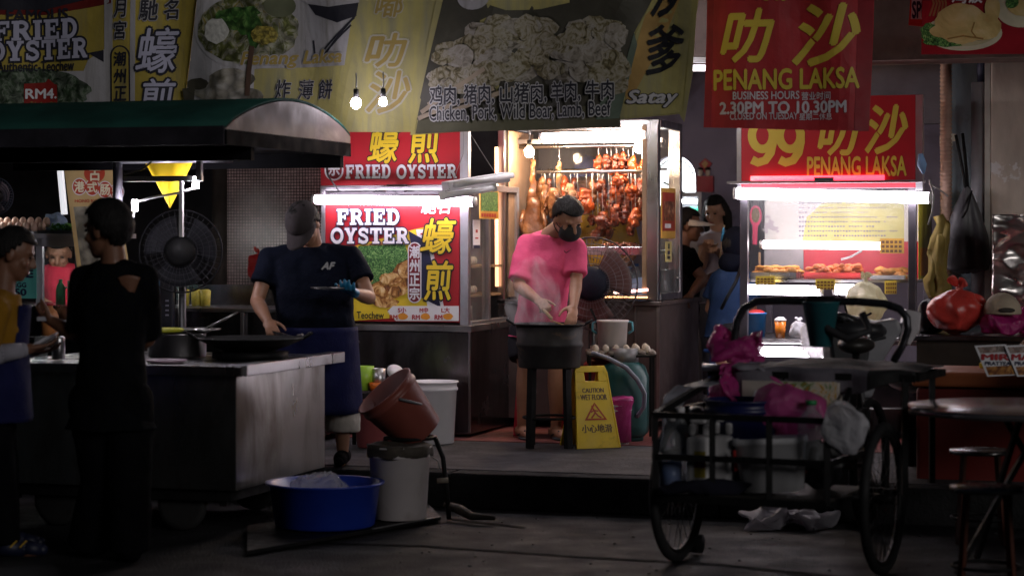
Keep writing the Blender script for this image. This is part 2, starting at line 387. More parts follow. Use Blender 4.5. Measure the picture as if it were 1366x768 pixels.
# ------------------------------------------------------------------ shophouse
house = TF('shophouse', 'old shophouse with a covered five foot way behind all the food stalls', 'building', S)
lav = M('lavender plaster', (.21, .185, .25), .8, var=.12, scale=3, dirt=(.12, .10, .13), dscale=2)
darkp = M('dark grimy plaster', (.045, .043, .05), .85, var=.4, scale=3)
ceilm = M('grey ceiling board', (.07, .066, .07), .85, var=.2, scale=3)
b = mb(ceilm); b.bx(-9, 9, .9, 9.2, 3.05, 3.2); b.build('ceiling', house)
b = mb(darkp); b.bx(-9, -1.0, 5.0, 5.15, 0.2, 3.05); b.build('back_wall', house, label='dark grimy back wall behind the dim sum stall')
b = mb(lav)
ax0, az0 = S.on(893, 268, 6.6); ax1, az1 = S.on(945, 200, 6.6)
axc = S.on(898, 205, 6.6)[0]; ar = .19
# wall with a round topped window opening
top = [(axc + ar * math.cos(R(a)), 1.98 + ar * math.sin(R(a))) for a in range(0, 181, 12)]
b.bx(-1.0, axc - ar, 6.6, 6.75, .2, 3.05); b.bx(axc + ar, 9, 6.6, 6.75, .2, 3.05); b.bx(axc - ar, axc + ar, 6.6, 6.75, .2, 1.75)
for (xa, za), (xb, zb) in zip(top, top[1:]): b.poly([(xa, za), (xb, zb), (xb, 3.05), (xa, 3.05)], 6.6, 6.75)
b.build('back_wall', house, label='lavender plaster back wall with a round topped window')
wn = mb(E('lit window', (.9, .95, 1.0), 1.6)); wn.bx(axc - ar, axc + ar, 6.72, 6.73, 1.75, 2.2); w_o = wn.build('window', house)
b = mb(M('dark iron', (.03, .03, .03), .5)); b.bar((axc - .1, 6.66, 1.95), (axc + .19, 6.66, 1.80), .02); b.tube([(axc + .16 * math.cos(R(a)), 6.66, 1.98 + .16 * math.sin(R(a))) for a in range(0, 181, 15)], .008); b.build('window_grille', w_o)
b = mb(lav); b.bx(-1.0, -.9, 5.15, 6.6, .2, 3.05); b.build('side_wall', house)
# mosaic tiled column
def tile_mat():
    m, t, p = nodes_of('pink mosaic tile'); tc = t.nodes.new('ShaderNodeTexCoord'); br = t.nodes.new('ShaderNodeTexBrick')
    br.offset = 0; br.inputs['Scale'].default_value = 1; br.inputs['Brick Width'].default_value = .022; br.inputs['Row Height'].default_value = .022; br.inputs['Mortar Size'].default_value = .003
    br.inputs['Color1'].default_value = (.56, .40, .41, 1); br.inputs['Color2'].default_value = (.40, .27, .28, 1); br.inputs['Mortar'].default_value = (.03, .022, .025, 1)
    mp = t.nodes.new('ShaderNodeMapping'); mp.inputs['Rotation'].default_value = (R(90), 0, 0); L(t, tc.outputs['Object'], mp.inputs[0]); L(t, mp.outputs[0], br.inputs['Vector'])
    n = noise_node(t, 3, 5); k = ramp(t, n.outputs['Fac'], [(.35, (.35, .33, .33)), (.62, (1, 1, 1))])
    mu = t.nodes.new('ShaderNodeMix'); mu.data_type = 'RGBA'; mu.blend_type = 'MULTIPLY'; mu.inputs[0].default_value = 1
    L(t, br.outputs[0], mu.inputs[6]); L(t, k.outputs[0], mu.inputs[7]); L(t, mu.outputs[2], p.inputs['Base Color']); p.inputs['Roughness'].default_value = .25
    return m
tx0 = S.on(303, 300, 3.0)[0]; tx1 = S.on(432, 300, 3.0)[0]
b = mb(tile_mat()); b.bx(tx0, tx1, 3.0, 3.0 + (tx1 - tx0), .2, 3.05); b.build('column', house, label='square column covered in small pink mosaic tiles')
b = mb(M('brown plaster', (.075, .06, .055), .8, var=.3, scale=6)); q0 = S.on(276, 300, 3.2)[0]; q1 = S.on(301, 300, 3.2)[0]
b.lathe([((q1 - q0) / 2, .2), ((q1 - q0) / 2, 3.05)], ((q0 + q1) / 2, 3.3, 0), 20); b.build('drainpipe', house, label='fat brown drainpipe beside the mosaic column')
b = mb(M('brown render beam', (.13, .095, .085), .85, var=.3, scale=4, dirt=(.05, .04, .04)))
zb = S.on(1200, 80, 2.3)[1]; b.bx(-6, 6, 2.3, 2.7, zb, 3.05); b.build('beam', house)
b = mb(M('slanted grey soffit', (.11, .10, .12), .8, var=.25, scale=4)); 
z1_ = S.on(1200, 86, 4.2)[1]; b.bx(1.0, 6, 4.2, 4.35, z1_ - .42, z1_ + .3); b.build('lintel', house)
# right hand pillars
peel = M('peeling plaster', (.50, .43, .37), .85, var=.25, scale=5, bump=.4, bscale=16, dirt=(.60, .58, .58), dscale=3.4, dthr=(.6, .62), stretch=(1, 1, .35))
bluep = M('blue grey flaking paint', (.17, .22, .25), .8, var=.45, scale=5, bump=.3, bscale=20, dirt=(.03, .028, .03), dscale=3, dthr=(.5, .66), stretch=(1, 1, .3))
q0 = S.on(1321, 300, 2.9)[0]
b = mb(peel); b.bx(q0, q0 + .8, 2.9, 3.4, .2, 3.05); b.build('pillar', house, bevel=.012, label='square pillar with peeling beige plaster')
b = mb(M('pale corner bead', (.45, .44, .40), .6)); b.bar((q0 - .018, 2.92, .9), (q0 - .018, 2.92, 3.04), .035); b.build('corner_bead', house)
q1 = S.on(1268, 300, 3.05)[0]
b = mb(bluep); b.bx(q1, q0 - .037, 3.05, 3.4, .2, 3.05); b.build('pillar', house, label='narrow pillar in flaking blue grey paint')

b = mb(M('corroded downpipe', (.2, .2, .22), .6, var=.3, scale=4)); xx, zz = S.on(1307, 150, 2.97)
b.cyl((xx, 2.97, .95), (xx, 2.97, S.on(0, 137, 2.97)[1]), .055); b.m(M('dark blue conduit', (.03, .035, .07), .5)); b.cyl((xx + .01, 2.97, S.on(0, 137, 2.97)[1]), (xx + .01, 2.97, 3.0), .028)
b.m(M('orange conduit tip', (.4, .07, .03), .5)); b.cyl((xx + .01, 2.97, S.on(0, 90, 2.97)[1]), (xx + .01, 2.97, S.on(0, 70, 2.97)[1]), .031)
b.build('drainpipe', house, label='grey pipe with a dark conduit on the blue pillar')
# spiral ducting
b = mb(M('ribbed brown duct', (.32, .2, .15), .6, var=.2, scale=10)); xx = S.on(1262, 200, 2.95)[0]; prof = []
z = .95
while z < 2.9: prof += [(.034, z), (.041, z + .012), (.034, z + .024)]; z += .026
b.lathe(prof, (xx, 2.95, 0), 14); 
tag(b.build('ribbed_duct'), 'brown ribbed duct running up beside the flaking blue pillar', 'duct'); bpy.data.objects['ribbed_duct'].location = S.o; bpy.data.objects['ribbed_duct'].rotation_euler = (0, 0, R(YAW))
b = mb(M('cream plastic box', (.5, .46, .36), .5)); bx_ = P(1262, 188, 14.05); b.box(bx_, (.075, .05, .075)); b.box(bx_ + Vector((.03, -.02, .02)), (.05, .05, .05))
tag(b.build('junction_box', bevel=.006), 'small cream junction box where the ribbed duct narrows', 'junction box')
# ceiling lamp far inside
def batten(name, label, p0, p1, r, strength, col, cat='lamp', body=True, body_side=(0, 0, 1), bm=None, group=None, bodyw=.05):
    p0, p1 = Vector(p0), Vector(p1); t = T(name, label, cat, (p0 + p1) / 2, 0, group); c = t.location
    a, e = p0 - c, p1 - c
    u = (e - a).normalized()
    g = mb(E('tube %s %.1f' % (name + str(col), strength), col, strength)); g.cyl(a, e, r, n=12); g.build('tube', t)
    k = mb(M('white lamp end', (.6, .6, .6), .4)); k.cyl(a - u * .02, a - u * .001, r * 1.05, n=12); k.build('end_cap', t); k = mb(MATS['white lamp end']); k.cyl(e + u * .001, e + u * .02, r * 1.05, n=12); k.build('end_cap', t)
    if body:
        s_ = Vector(body_side); k = mb(bm or M('white lamp batten', (.55, .55, .57), .4, var=.15)); k.bar(a + s_ * (r + bodyw / 2 + .004), e + s_ * (r + bodyw / 2 + .004), bodyw, bodyw * .7); k.build('batten', t, bevel=.004)
    return t
batten('ceiling_lamp', 'lit lamp under the ceiling right of the red 99 sign', P(1224, 158, 15.6), P(1250, 158, 15.6), .03, 14, (1, .92, 1))
batten('ceiling_lamp', 'assumed unseen fluorescent lamp added behind the satay banner to light the man in pink', P(620, 88, 13.6), P(830, 92, 13.2), .02, 22, (1, .93, .97))  # assumed lamp out of sight, added for the light on the man in pink
batten('ceiling_lamp', 'dim tube end showing between the satay banner and red laksa banner', P(925, 91, 13.4), P(985, 91, 13.2), .02, .35, (1, .95, 1))
# ================================================================== MATERIALS FOR STALLS
steel = M('brushed stainless', (.42, .41, .42), .30, 1.0, var=.15, scale=3, bump=.08, bscale=14, stretch=(1, 1, .15), dirt=(.16, .14, .13), dscale=2.2, dthr=(.55, .75))
steel_d = M('dull dark stainless', (.22, .21, .23), .24, 1.0, var=.3, scale=2.5, bump=.1, bscale=10, dirt=(.08, .07, .07), dscale=5, dthr=(.45, .7), dstretch=(1, 1, .22))
alu = M('aluminium section', (.50, .49, .53), .35, .9, var=.12, scale=8)
brownst = M('brown laminate', (.075, .055, .05), .45, var=.25, scale=4, dirt=(.04, .03, .028), dscale=2)
red_s = M('printed red', (.42, .012, .022), .45, var=.06, scale=3)
red_b = M('banner red', (.40, .022, .03), .6, var=.14, scale=3, dirt=(.28, .014, .02), dscale=6, dstretch=(1, 1, .15), bump=.35, bscale=8)
yel_s = M('printed yellow', (.78, .58, .03), .5, var=.05, scale=3)
yel_l = M('lettering gold', (.62, .48, .06), .55, var=.08, scale=4)
white_s = M('printed white', (.78, .78, .82), .5, var=.04, scale=3)
navy_s = M('printed navy', (.015, .018, .06), .5, var=.1)
blk_s = M('printed black', (.012, .012, .016), .5, var=.1)
ora_s = M('printed orange', (.75, .30, .03), .5, var=.1)
wood = M('cut wood', (.28, .18, .10), .6, var=.2, scale=8)
pane = glass('stall glass', (.93, .95, .94), .09)
wmet = M('white painted metal', (.72, .71, .74), .4, var=.12, scale=6)
blackm = M('black iron', (.007, .007, .0075), .6, .0, spec=.18, var=.4, scale=10)
blackp = M('black plastic', (.012, .012, .013), .4, var=.2)
foodpic = picture('oyster omelette photograph', [(.30, (.03, .012, .006)), (.44, (.22, .07, .015)), (.54, (.55, .26, .06)), (.64, (.75, .5, .2)), (.74, (.12, .04, .01))], 12, 2.0, vor=False)
herbpic = picture('herb photograph', [(.3, (.01, .03, .01)), (.46, (.03, .12, .03)), (.56, (.12, .32, .07)), (.66, (.35, .55, .2)), (.8, (.02, .06, .02))], 34, 3.0, vor=False)
PURP = (1.0, .83, 1.0)

# ================================================================== FRIED OYSTER STALL
co = P(627, 435, 13.9); Fo = Frame((co.x, co.y, .203), YAW)
ost = TF('oyster_stall', 'steel fried oyster stall with a red picture sign and a small glass case', 'food stall', Fo)
W0 = Fo.on(432, 300)[0]; zc = Fo.on(620, 433)[1]; zt = Fo.on(520, 256)[1]; Wl = W0 - .02
b = mb(steel_d); b.bx(Wl, 0, .0, 1.1, .02, zc - .045); b.build('cabinet', ost, bevel=.004)
b = mb(steel); b.bx(Wl - .02, .02, -.03, 1.12, zc - .045, zc - .004); b.bx(-.012, .004, -.004, .012, .03, zc - .046); b.build('counter_top', ost, bevel=.004)
# picture sign
b = mb(red_s); x0, z1 = Fo.on(434, 262); x1, z0 = Fo.on(613, 430, 0); b.bx(x0, x1, .004, .05, z0, z1)
d = .003
def d_(k): return .003 - .0018 * k
ppoly(b, Fo, [(468, 428), (466, 330), (552, 306), (602, 296), (602, 408), (520, 412)], d_(1), yel_s, .002)
ppoly(b, Fo, [(555, 306), (580, 306), (600, 408), (570, 408)], d_(2), white_s, .002)
ppoly(b, Fo, [(545, 308), (570, 322), (588, 410), (560, 396)], d_(2.5), navy_s, .002)
ppoly(b, Fo, [(560, 312), (612, 290), (612, 408), (592, 408), (575, 320)], d_(3), red_s, .002)
pell(b, Fo, 508, 362, 44, 40, d_(2.2), foodpic, .002, 30, .05, 3)
ppoly(b, Fo, [(478, 328), (540, 326), (546, 345), (530, 352), (520, 368), (490, 382), (474, 360)], d_(3.2), herbpic, .002)
fp2 = picture('fried oyster photograph', [(.32, (.05, .018, .006)), (.45, (.4, .16, .035)), (.56, (.72, .45, .16)), (.68, (.85, .68, .38))], 15, 1.4, vor=False)
for cx, cy, rx, ry in ((520, 372, 14, 8), (500, 390, 15, 9), (530, 388, 12, 7), (514, 404, 18, 6), (540, 360, 9, 12), (488, 372, 9, 7)): pell(b, Fo, cx, cy, rx, ry, d_(3.6) - cx * 1e-6, fp2, .002, 18, .14, cx)
slab(b, Fo, 'FRIED', (449, 279, 534, 300), d_(4.5), white_s, navy_s, .7)
slab(b, Fo, 'OYSTER', (441, 304, 546, 325), d_(4.5), white_s, navy_s, .7)
ppoly(b, Fo, [(450, 414), (516, 413), (524, 424), (468, 428)], d_(4), yel_s, .001)
words(b, Fo, 'Authentic  Teochew', (433, 415, 512, 425), d_(5), blk_s, bold=.02)
ppoly(b, Fo, [(516, 416), (524, 408), (612, 408), (612, 428), (528, 428)], d_(4), white_s, .002)
words(b, Fo, '馳名', (562, 264, 602, 285), d_(5), white_s, shear=.2, bold=.02)
words(b, Fo, '蠔', (561, 291, 608, 338), d_(6), yel_s, shear=.22, bold=.016, outline=(blk_s, .045))
words(b, Fo, '煎', (566, 348, 604, 400), d_(6), yel_s, shear=.12, bold=.018, outline=(blk_s, .045))
def pill(b, fr, x0, y0, x1, y1, d, m1, m2):
    r = (x1 - x0) / 2; cx = (x0 + x1) / 2
    pts = [(cx + r * math.cos(R(a)), y0 + r - r * math.sin(R(a))) for a in range(0, 181, 15)] + [(cx - r * math.cos(R(a)), y1 - r + r * math.sin(R(a))) for a in range(0, 181, 15)]
    ppoly(b, fr, pts, d, m1, .002); pts2 = [(cx + (x - cx) * .84, (y0 + y1) / 2 + (y - (y0 + y1) / 2) * .965) for x, y in pts]; ppoly(b, fr, pts2, d - .001, m2, .001)
pill(b, Fo, 544, 323, 562, 404, d_(5), white_s, M('maroon', (.2, .008, .02), .5))
for k, ch in enumerate('潮州正宗'): words(b, Fo, ch, (546.5, 328 + k * 18.4, 559.5, 344 + k * 18.4), d_(6), white_s, bold=.03)
for k, ch in enumerate(('S小', 'M中', 'L大')):
    words(b, Fo, ch, (531 + k * 29, 410, 542 + k * 29, 417), d_(5), red_s, bold=.03); words(b, Fo, 'RM', (520 + k * 30, 420, 530 + k * 30, 426), d_(5), red_s, bold=.04)
    pell(b, Fo, 537.5 + k * 30, 422, 6.5, 4.4, d_(5), ora_s, .001, 14, .1, k)
sg = b.build('picture_sign', ost)
b = mb(alu)
b.bx(x1 + .002, x1 + .06, 0, .05, zc - .004, zt + .55); b.build('post', ost, bevel=.003); b = mb(alu); b.bx(x0 - .03, x0 - .002, 0, .05, zc - .004, zt + .02); b.build('post', ost, bevel=.003); b = mb(alu)
b.bx(x0, x1, .001, .05, zt + .012, zt + .035)
b.bx(-.05, 0, .40, .44, zc, zt + .05); b.bx(-.05, 0, 1.04, 1.09, zc, zt + .05); b.bx(-.05, 0, .05, 1.04, zt + .01, zt + .05); b.bx(-.05, 0, .05, 1.04, zc - .004, zc + .02)
b.build('sign_frame', ost, bevel=.003)
b = mb(M('grey lightbox back', (.2, .2, .22), .6)); b.bx(Wl, -.06, .06, .10, zc, zt); b.bx(Wl, -.06, 1.0, 1.03, zc, zt); b.build('back_panel', ost)
# inside the small case
b = mb(wood); zs1 = zc + .17; zs2 = zc + .36
for z in (zs1, zs2): b.bx(-.30, -.055, .06, 1.0, z, z + .015)
b.build('shelf', ost)
b = mb(pane); b.bx(-.026, -.022, .05, .40, zc + .02, zt); b.build('glass_pane', ost)
eggm = M('brown egg shell', (.5, .33, .22), .5, var=.15, scale=20); eggw = M('pale egg shell', (.6, .52, .42), .5, var=.1, scale=20)
def egg(p, mt, label, group, r=.022, parent=None):
    b = mb(mt); b.lathe([(r * math.sin(a) * (1 + .0 * a), -r * 1.28 * math.cos(a) * (1.08 if a > 1.57 else .95)) for a in [math.pi * k / 9 for k in range(10)]], (0, 0, 0), 12)
    o = b.build('egg'); o.location = p; tag(o, label, 'egg', group); return o
e0 = None
for zz, lab, mt in ((zs2 + .015, 'egg in the row on the upper shelf of the oyster stall case', eggw), (zs1 + .10, 'egg in the hanging row above the lower shelf of the oyster case', eggm)):
    pass
for r_, (zz, lab) in enumerate(((zs2 + .043, 'pale egg standing on the upper shelf of the oyster stall glass case'), (zs1 + .043, 'pale egg standing on the lower shelf of the oyster stall glass case'))):
    for k in range(14):
        p = Fo.m @ Vector((-.10 - (k % 2) * .055, .10 + (k // 2) * .048, zz)); egg(p, eggw, lab, 'eggs on the shelves of the oyster stall')
b = mb(steel)
for y in (.13, .30): b.lathe([(.0, 0), (.035, 0), (.036, .11), (.033, .11), (.032, .005), (0, .005)], (-.12, y, zc + .002), 16)
cup_o = b.build('steel_cup', ost)
b = mb(M('boiled prawn orange', (.55, .09, .02), .4, var=.3, scale=30)); b.tube([(-.1, .13, zc + .06), (-.11, .15, zc + .13), (-.1, .19, zc + .19), (-.09, .18, zc + .215)], [.013, .018, .016, .006], 8); b.tube([(-.1, .14, zc + .18), (-.1, .15, zc + .22)], .004, 6)
tag(b.build('carved_utensil'), 'orange red carved handle standing in the steel cup inside oyster stall case', 'utensil'); o = bpy.data.objects['carved_utensil']; o.location = Fo.o; o.rotation_euler = (0, 0, R(YAW))
# notices on the case
b = mb(white_s); y0, z1 = Fo.onx(622, 293, .004); y1, z0 = Fo.onx(637, 331, .004); y0 = max(.05, y0); b.bx(.0, .003, .06, .2, z0, z1); b.m(navy_s).bx(.003, .004, .06, .2, z0, z0 + .02); b.m(red_s).bx(.003, .004, .1, .16, z0 + .06, z0 + .07); b.m(red_s).bx(.003, .004, .11, .15, z0 + .1, z0 + .12)
b.build('payment_notice', ost, label='white payment notice with red and blue printing')
b = mb(M('amber paper', (.6, .32, .05), .5)); y0, z1 = Fo.onx(625, 252, .06); y1, z0 = Fo.onx(655, 292, .06); b.bx(.055, .06, .02, .42, z0, z1); b.m(herbpic).bx(.06, .0615, .04, .40, z0 + .05, z1 - .01)
for k in range(6): b.m(red_s).bx(.06, .0615, .05 + k * .055, .09 + k * .055, z0 + .012, z0 + .035)
b.build('dish_poster', ost, label='small amber poster with a green herb dish')
# the upper signboard
d = .16
b = mb(red_s); x0b, z1b = Fo.on(428, 150, d); x1b, z0b = Fo.on(617, 246, d); b.bx(x0b, x1b, d, d + .05, z0b, z1b)
slab(b, Fo, 'FRIED', (461, 220, 522, 238), d - .002, white_s, M('deep red', (.12, .004, .01), .5), .5)
slab(b, Fo, 'OYSTER', (529, 220, 610, 238), d - .002, white_s, MATS['deep red'], .5)
words(b, Fo, '蠔', (491, 168, 534, 217), d - .002, yel_s, shear=.2, bold=.018, outline=(blk_s, .03))
words(b, Fo, '煎', (545, 165, 588, 217), d - .002, yel_s, shear=.12, bold=.018, outline=(blk_s, .03))
pill(b, Fo, 433, 120, 458, 241, d - .002, white_s, MATS['maroon'])
for k, ch in enumerate('潮州正宗'): words(b, Fo, ch, (438, 148 + k * 22, 453, 168 + k * 22), d - .005, white_s, bold=.03)
b.build('signboard', ost)
b = mb(alu); b.bx(x0b, x1b + .02, d - .01, d + .04, z0b - .06, z0b - .003)
xq = Fo.on(532, 250, .1)[0]; b.m(M('dark bracket', (.06, .06, .07), .5)).bx(xq - .06, xq + .06, .03, .1, z0b - .05, z0b + .0); b.tube([(xq - .2, .1, z0b - .06), (xq - .08, .05, z0b - .01), (xq + .02, .02, z0b - .06)], .004, 6)
b.build('sign_rail', ost)
b = mb(M('thin cable', (.02, .02, .02), .5)); b.tube([Fo.on(432, 205, .12)[:1] + (.12,) + Fo.on(432, 205, .12)[1:], Fo.on(438, 235, .02)[:1] + (.02,) + Fo.on(438, 235, .02)[1:], Fo.on(452, 255, 0)[:1] + (0,) + Fo.on(452, 255, 0)[1:]], .006, 6); b.build('cable', ost)
def on3(fr, px, py, d): x, z = fr.on(px, py, d); return fr.m @ Vector((x, d, z))
batten('tube_light', 'long glowing fluorescent tube across the top of the red oyster picture sign', on3(Fo, 421, 266, -.10), on3(Fo, 631, 269, -.10), .030, 4.4, PURP, body=False)

# hanging white batten fitting
fx = T('hanging_fixture', 'white double fluorescent fitting hung on wires, switched off, beside the oyster signs', 'lamp', P(635, 245, 13.2))
def fl(px, py, Y): return P(px, py, Y) - fx.location
b = mb(wmet); b.bar(fl(594, 249, 13.15), fl(676, 236, 13.35), .10, .06); b.build('batten', fx, bevel=.006)
b = mb(M('unlit tube', (.7, .7, .74), .3)); b.cyl(fl(588, 262, 13.0), fl(660, 250, 13.2), .022, n=12); b.cyl(fl(606, 247, 13.0), fl(684, 234, 13.3), .018, n=12); b.build('tube', fx)
b = mb(wmet); b.bar(fl(586, 262, 13.0), fl(594, 261, 13.0), .05); b.build('tube_holder', fx); b = mb(wmet); b.bar(fl(656, 251, 13.2), fl(663, 249.5, 13.2), .05); b.build('tube_holder', fx)
b = mb(M('wire', (.3, .3, .3), .5)); b.tube([fl(604, 243, 13.15), fl(618, 205, 13.2), fl(619, 150, 13.2)], .002, 5); b.tube([fl(664, 236, 13.3), fl(642, 202, 13.2), fl(619, 165, 13.2)], .002, 5); b.tube([fl(600, 252, 13.1), fl(592, 256, 13.0), fl(590, 262, 13.0)], .003, 5); b.build('wire', fx)

# ================================================================== ROAST MEAT STALL
cr = P(879, 403, 14.4); Fr = Frame((cr.x, cr.y, .203), YAW)
rst = TF('roast_stall', 'brown and steel roast meat stall with a tall lit glass case of hanging meats', 'food stall', Fr)
zr = Fr.on(860, 402)[1]; wl = -1.12; zt = Fr.on(800, 160)[1]; dep = .70
b = mb(brownst); b.bx(wl, 0, 0, 1.25, .06, zr - .03); b.build('cabinet', rst, bevel=.004)
b = mb(M('worn steel trim', (.3, .27, .26), .4, .9, var=.2)); 
b.bx(-.165, -.155, -.006, 0, .08, zr - .032); b.bx(-.015, .005, -.006, .012, .08, zr - .032); b.bx(-.005, .0, .012, 1.24, .08, .12); b.build('corner_trim', rst)
b = mb(brownst); b.bx(-.35, .02, -.02, 1.27, zr - .03, zr + .0); b.m(steel_d).bx(wl, -.352, -.03, .75, zr - .02, zr + .004); b.build('counter_top', rst, bevel=.005)
b = mb(steel)
b.bx(-.085, -.005, .0, .07, zr + .002, zt); b.bx(-.09, -.03, dep - .03, dep + .02, zr + .002, zt) ; b.bx(-.05, .0, dep - .05, dep + .02, zr + .002, zt)
b.bx(wl, wl + .05, 0, .05, zr - .3, zt); b.bx(wl, wl + .04, dep - .04, dep, zr, zt); b.bx(wl, 0, .0, .04, zt - .04, zt); b.bx(wl, 0, dep - .04, dep, zt - .04, zt); b.bx(-.04, 0, .07, dep - .05, zt - .05, zt); b.bx(-.04, 0, .07, dep - .05, zr + .002, zr + .05); b.bx(wl + .002, wl + .04, .05, dep - .04, zt - .05, zt)
b.build('frame', rst, bevel=.006)
b = mb(pane); b.bx(-.022, -.018, .07, dep - .05, zr + .05, zt - .05); b.build('glass_pane', rst)
b = mb(glass('rear glass', (.9, .9, .9), .05)); b.bx(wl + .04, -.05, dep - .02, dep - .016, zr + .3, zt - .04); b.build('glass_pane', rst)
b = mb(M('brown case board', (.24, .16, .11), .6, var=.25, dirt=(.12, .08, .05), dscale=3)); b.bx(wl + .05, wl + .06, .06, dep - .05, zr + .02, zt - .06); b.build('side_board', rst)
b = mb(wood); xw = Fr.on(861, 300, .03)[0]; b.bx(xw - .018, xw + .012, .01, .03, zr + .05, zt - .04); b.build('wood_strip', rst)
# rails
b = mb(steel); zr1 = Fr.on(790, 195, .3)[1]; zr2 = Fr.on(790, 229, .2)[1]
b.cyl((wl + .06, .30, zr1), (-.05, .30, zr1), .014, n=10); b.cyl((Fr.on(716, 229, .2)[0], .2, zr2), (-.05, .2, zr2), .011, n=10)
b.cyl((Fr.on(716, 229, .2)[0], .47, zr2 + .02), (-.05, .47, zr2 + .02), .010, n=10); b.bx(wl + .04, -.04, .27, .29, zr1 + .02, zr1 + .05); b.build('hanging_rail', rst)
ztray = Fr.on(800, 333, .25)[1]
b = mb(steel); b.bx(Fr.on(755, 333, .1)[0], -.06, .05, dep - .05, ztray - .03, ztray - .005); b.bx(Fr.on(755, 333, .1)[0], -.06, .045, .055, ztray - .035, ztray + .02); b.build('shelf', rst, bevel=.003)
wgl = E('warm tray glow', (1.0, .48, .2), 1.2)
b = mb(M('perforated tray', (.5, .4, .3), .3, .9)); xl = Fr.on(799, 395, -.05)[0]; xrr = Fr.on(866, 395, -.05)[0]; zl = Fr.on(830, 392, -.05)[1]
b.bx(xl, xrr, -.06, .12, zl - .035, zl - .03); b.bx(xl, xrr, -.065, -.06, zl - .036, zl - .008); b.build('glow_tray', rst)
b = mb(wgl)  # glowing dots and bar stand in for warm light reflected on the tray
for k in range(26): b.box((xl + .012 + k * (xrr - xl - .024) / 25, -.068, zl - .02), (.007, .004, .009))
b.m(E('pink tray glow', (1, .5, .42), 1.2)); b.tube([(xl + .09, .0, zl + .008), ((xl + xrr) / 2, .0, zl + .014), (xrr - .02, .0, zl + .028)], .009, 8); b.build('led_glow_strip', rst)
b = mb(E('amber strip', (1.0, .45, .22), .62)); xa, za = Fr.on(673, 199, -.04); b.tube([(wl - .0, -.03, Fr.on(675, 196, -.03)[1]), (wl + .002, -.03, Fr.on(675, 300, -.03)[1]), (wl + .005, -.03, Fr.on(676, 382, -.03)[1])], .012, 8); b.build('led_glow_strip', rst)
batten('tube_light', 'warm pink fluorescent tube along the top of the roast meat case', on3(Fr, 724, 184, .03), on3(Fr, 861, 180, .03), .032, 7.5, (1, .76, .64), body=False)
def bulb(name, label, p, r, col, s, drop):
    t = T(name, label, 'light bulb', p); b = mb(E(name + ' glow ' + label[:9], col, s)); b.sph((0, 0, 0), (r, r, r * 1.15), 14, 10); b.build('bulb', t)
    b = mb(M('bulb socket', (.02, .02, .02), .5)); b.cyl((0, 0, r * 1.05), (0, 0, r * 1.05 + .05), .016, .014, 12); b.build('socket', t)
    b = mb(MATS['wire']); b.tube([(0, 0, r + .04), (.002, 0, r + .04 + drop * .5), (0, 0, r + .04 + drop)], .004, 6); b.build('wire', t)
bulb('bulb', 'bright warm bulb at the left end of the roast meat case', on3(Fr, 706, 203, .06), .032, (1, .70, .44), 150, .08)
bulb('bulb', 'warm bulb at the right end of the meat case behind a black socket', on3(Fr, 853, 197, .12), .034, (1, .66, .38), 70, .08)
bulb('bulb', 'left of two white bulbs hanging before the yellow banner', P(475, 138, 12.0), .028, (1, .9, 1), 22, .10)
bulb('bulb', 'right of two white bulbs hanging before the yellow banner', P(511, 136, 12.0), .022, (1, .9, 1), 20, .10)
# posters on the side glass
def sidebox(b, fr, xx, px0, py0, px1, py1, mat, th=.003):
    y0, z1 = fr.onx(px0, py0, xx); y1, z0 = fr.onx(px1, py1, xx); b.m(mat).bx(xx, xx - th, y0, y1, z0, z1); return y0, y1, z0, z1
b = mb(); y0, y1, z0, z1 = sidebox(b, Fr, -.008, 882, 250, 901, 318, M('notice yellow', (.7, .42, .08), .5)); b.m(M('notice red', (.38, .05, .03), .5)).bx(-.008, -.005, y0 + .03, y1 - .03, z0 + .05, z1 - .03)
b.m(picture('roast photograph', [(.3, (.05, .02, .02)), (.5, (.4, .12, .05)), (.7, (.75, .5, .3))], 18, 1)).bx(-.008, -.004, y0 + .06, y1 - .06, z0 + .12, z1 - .09); b.m(white_s).bx(-.005, -.004, y0 + .1, y1 - .15, z0 + .07, z0 + .1)
b.build('roast_poster', rst, label='red and yellow poster of roast meat on the side glass')
b = mb(); y0, y1, z0, z1 = sidebox(b, Fr, -.008, 888, 322, 896, 349, M('tag yellow', (.68, .6, .25), .5)); b.m(blk_s).bx(-.008, -.006, y0 + .05, y1 - .05, z0 + .02, z0 + .04); b.bx(-.008, -.006, y0 + .07, y1 - .07, z1 - .05, z1 - .015); b.m(navy_s).bx(-.008, -.006, y0 + .06, y1 - .06, z0 + .05, z0 + .075); b.build('tag', rst, label='small yellow tag on the side glass')

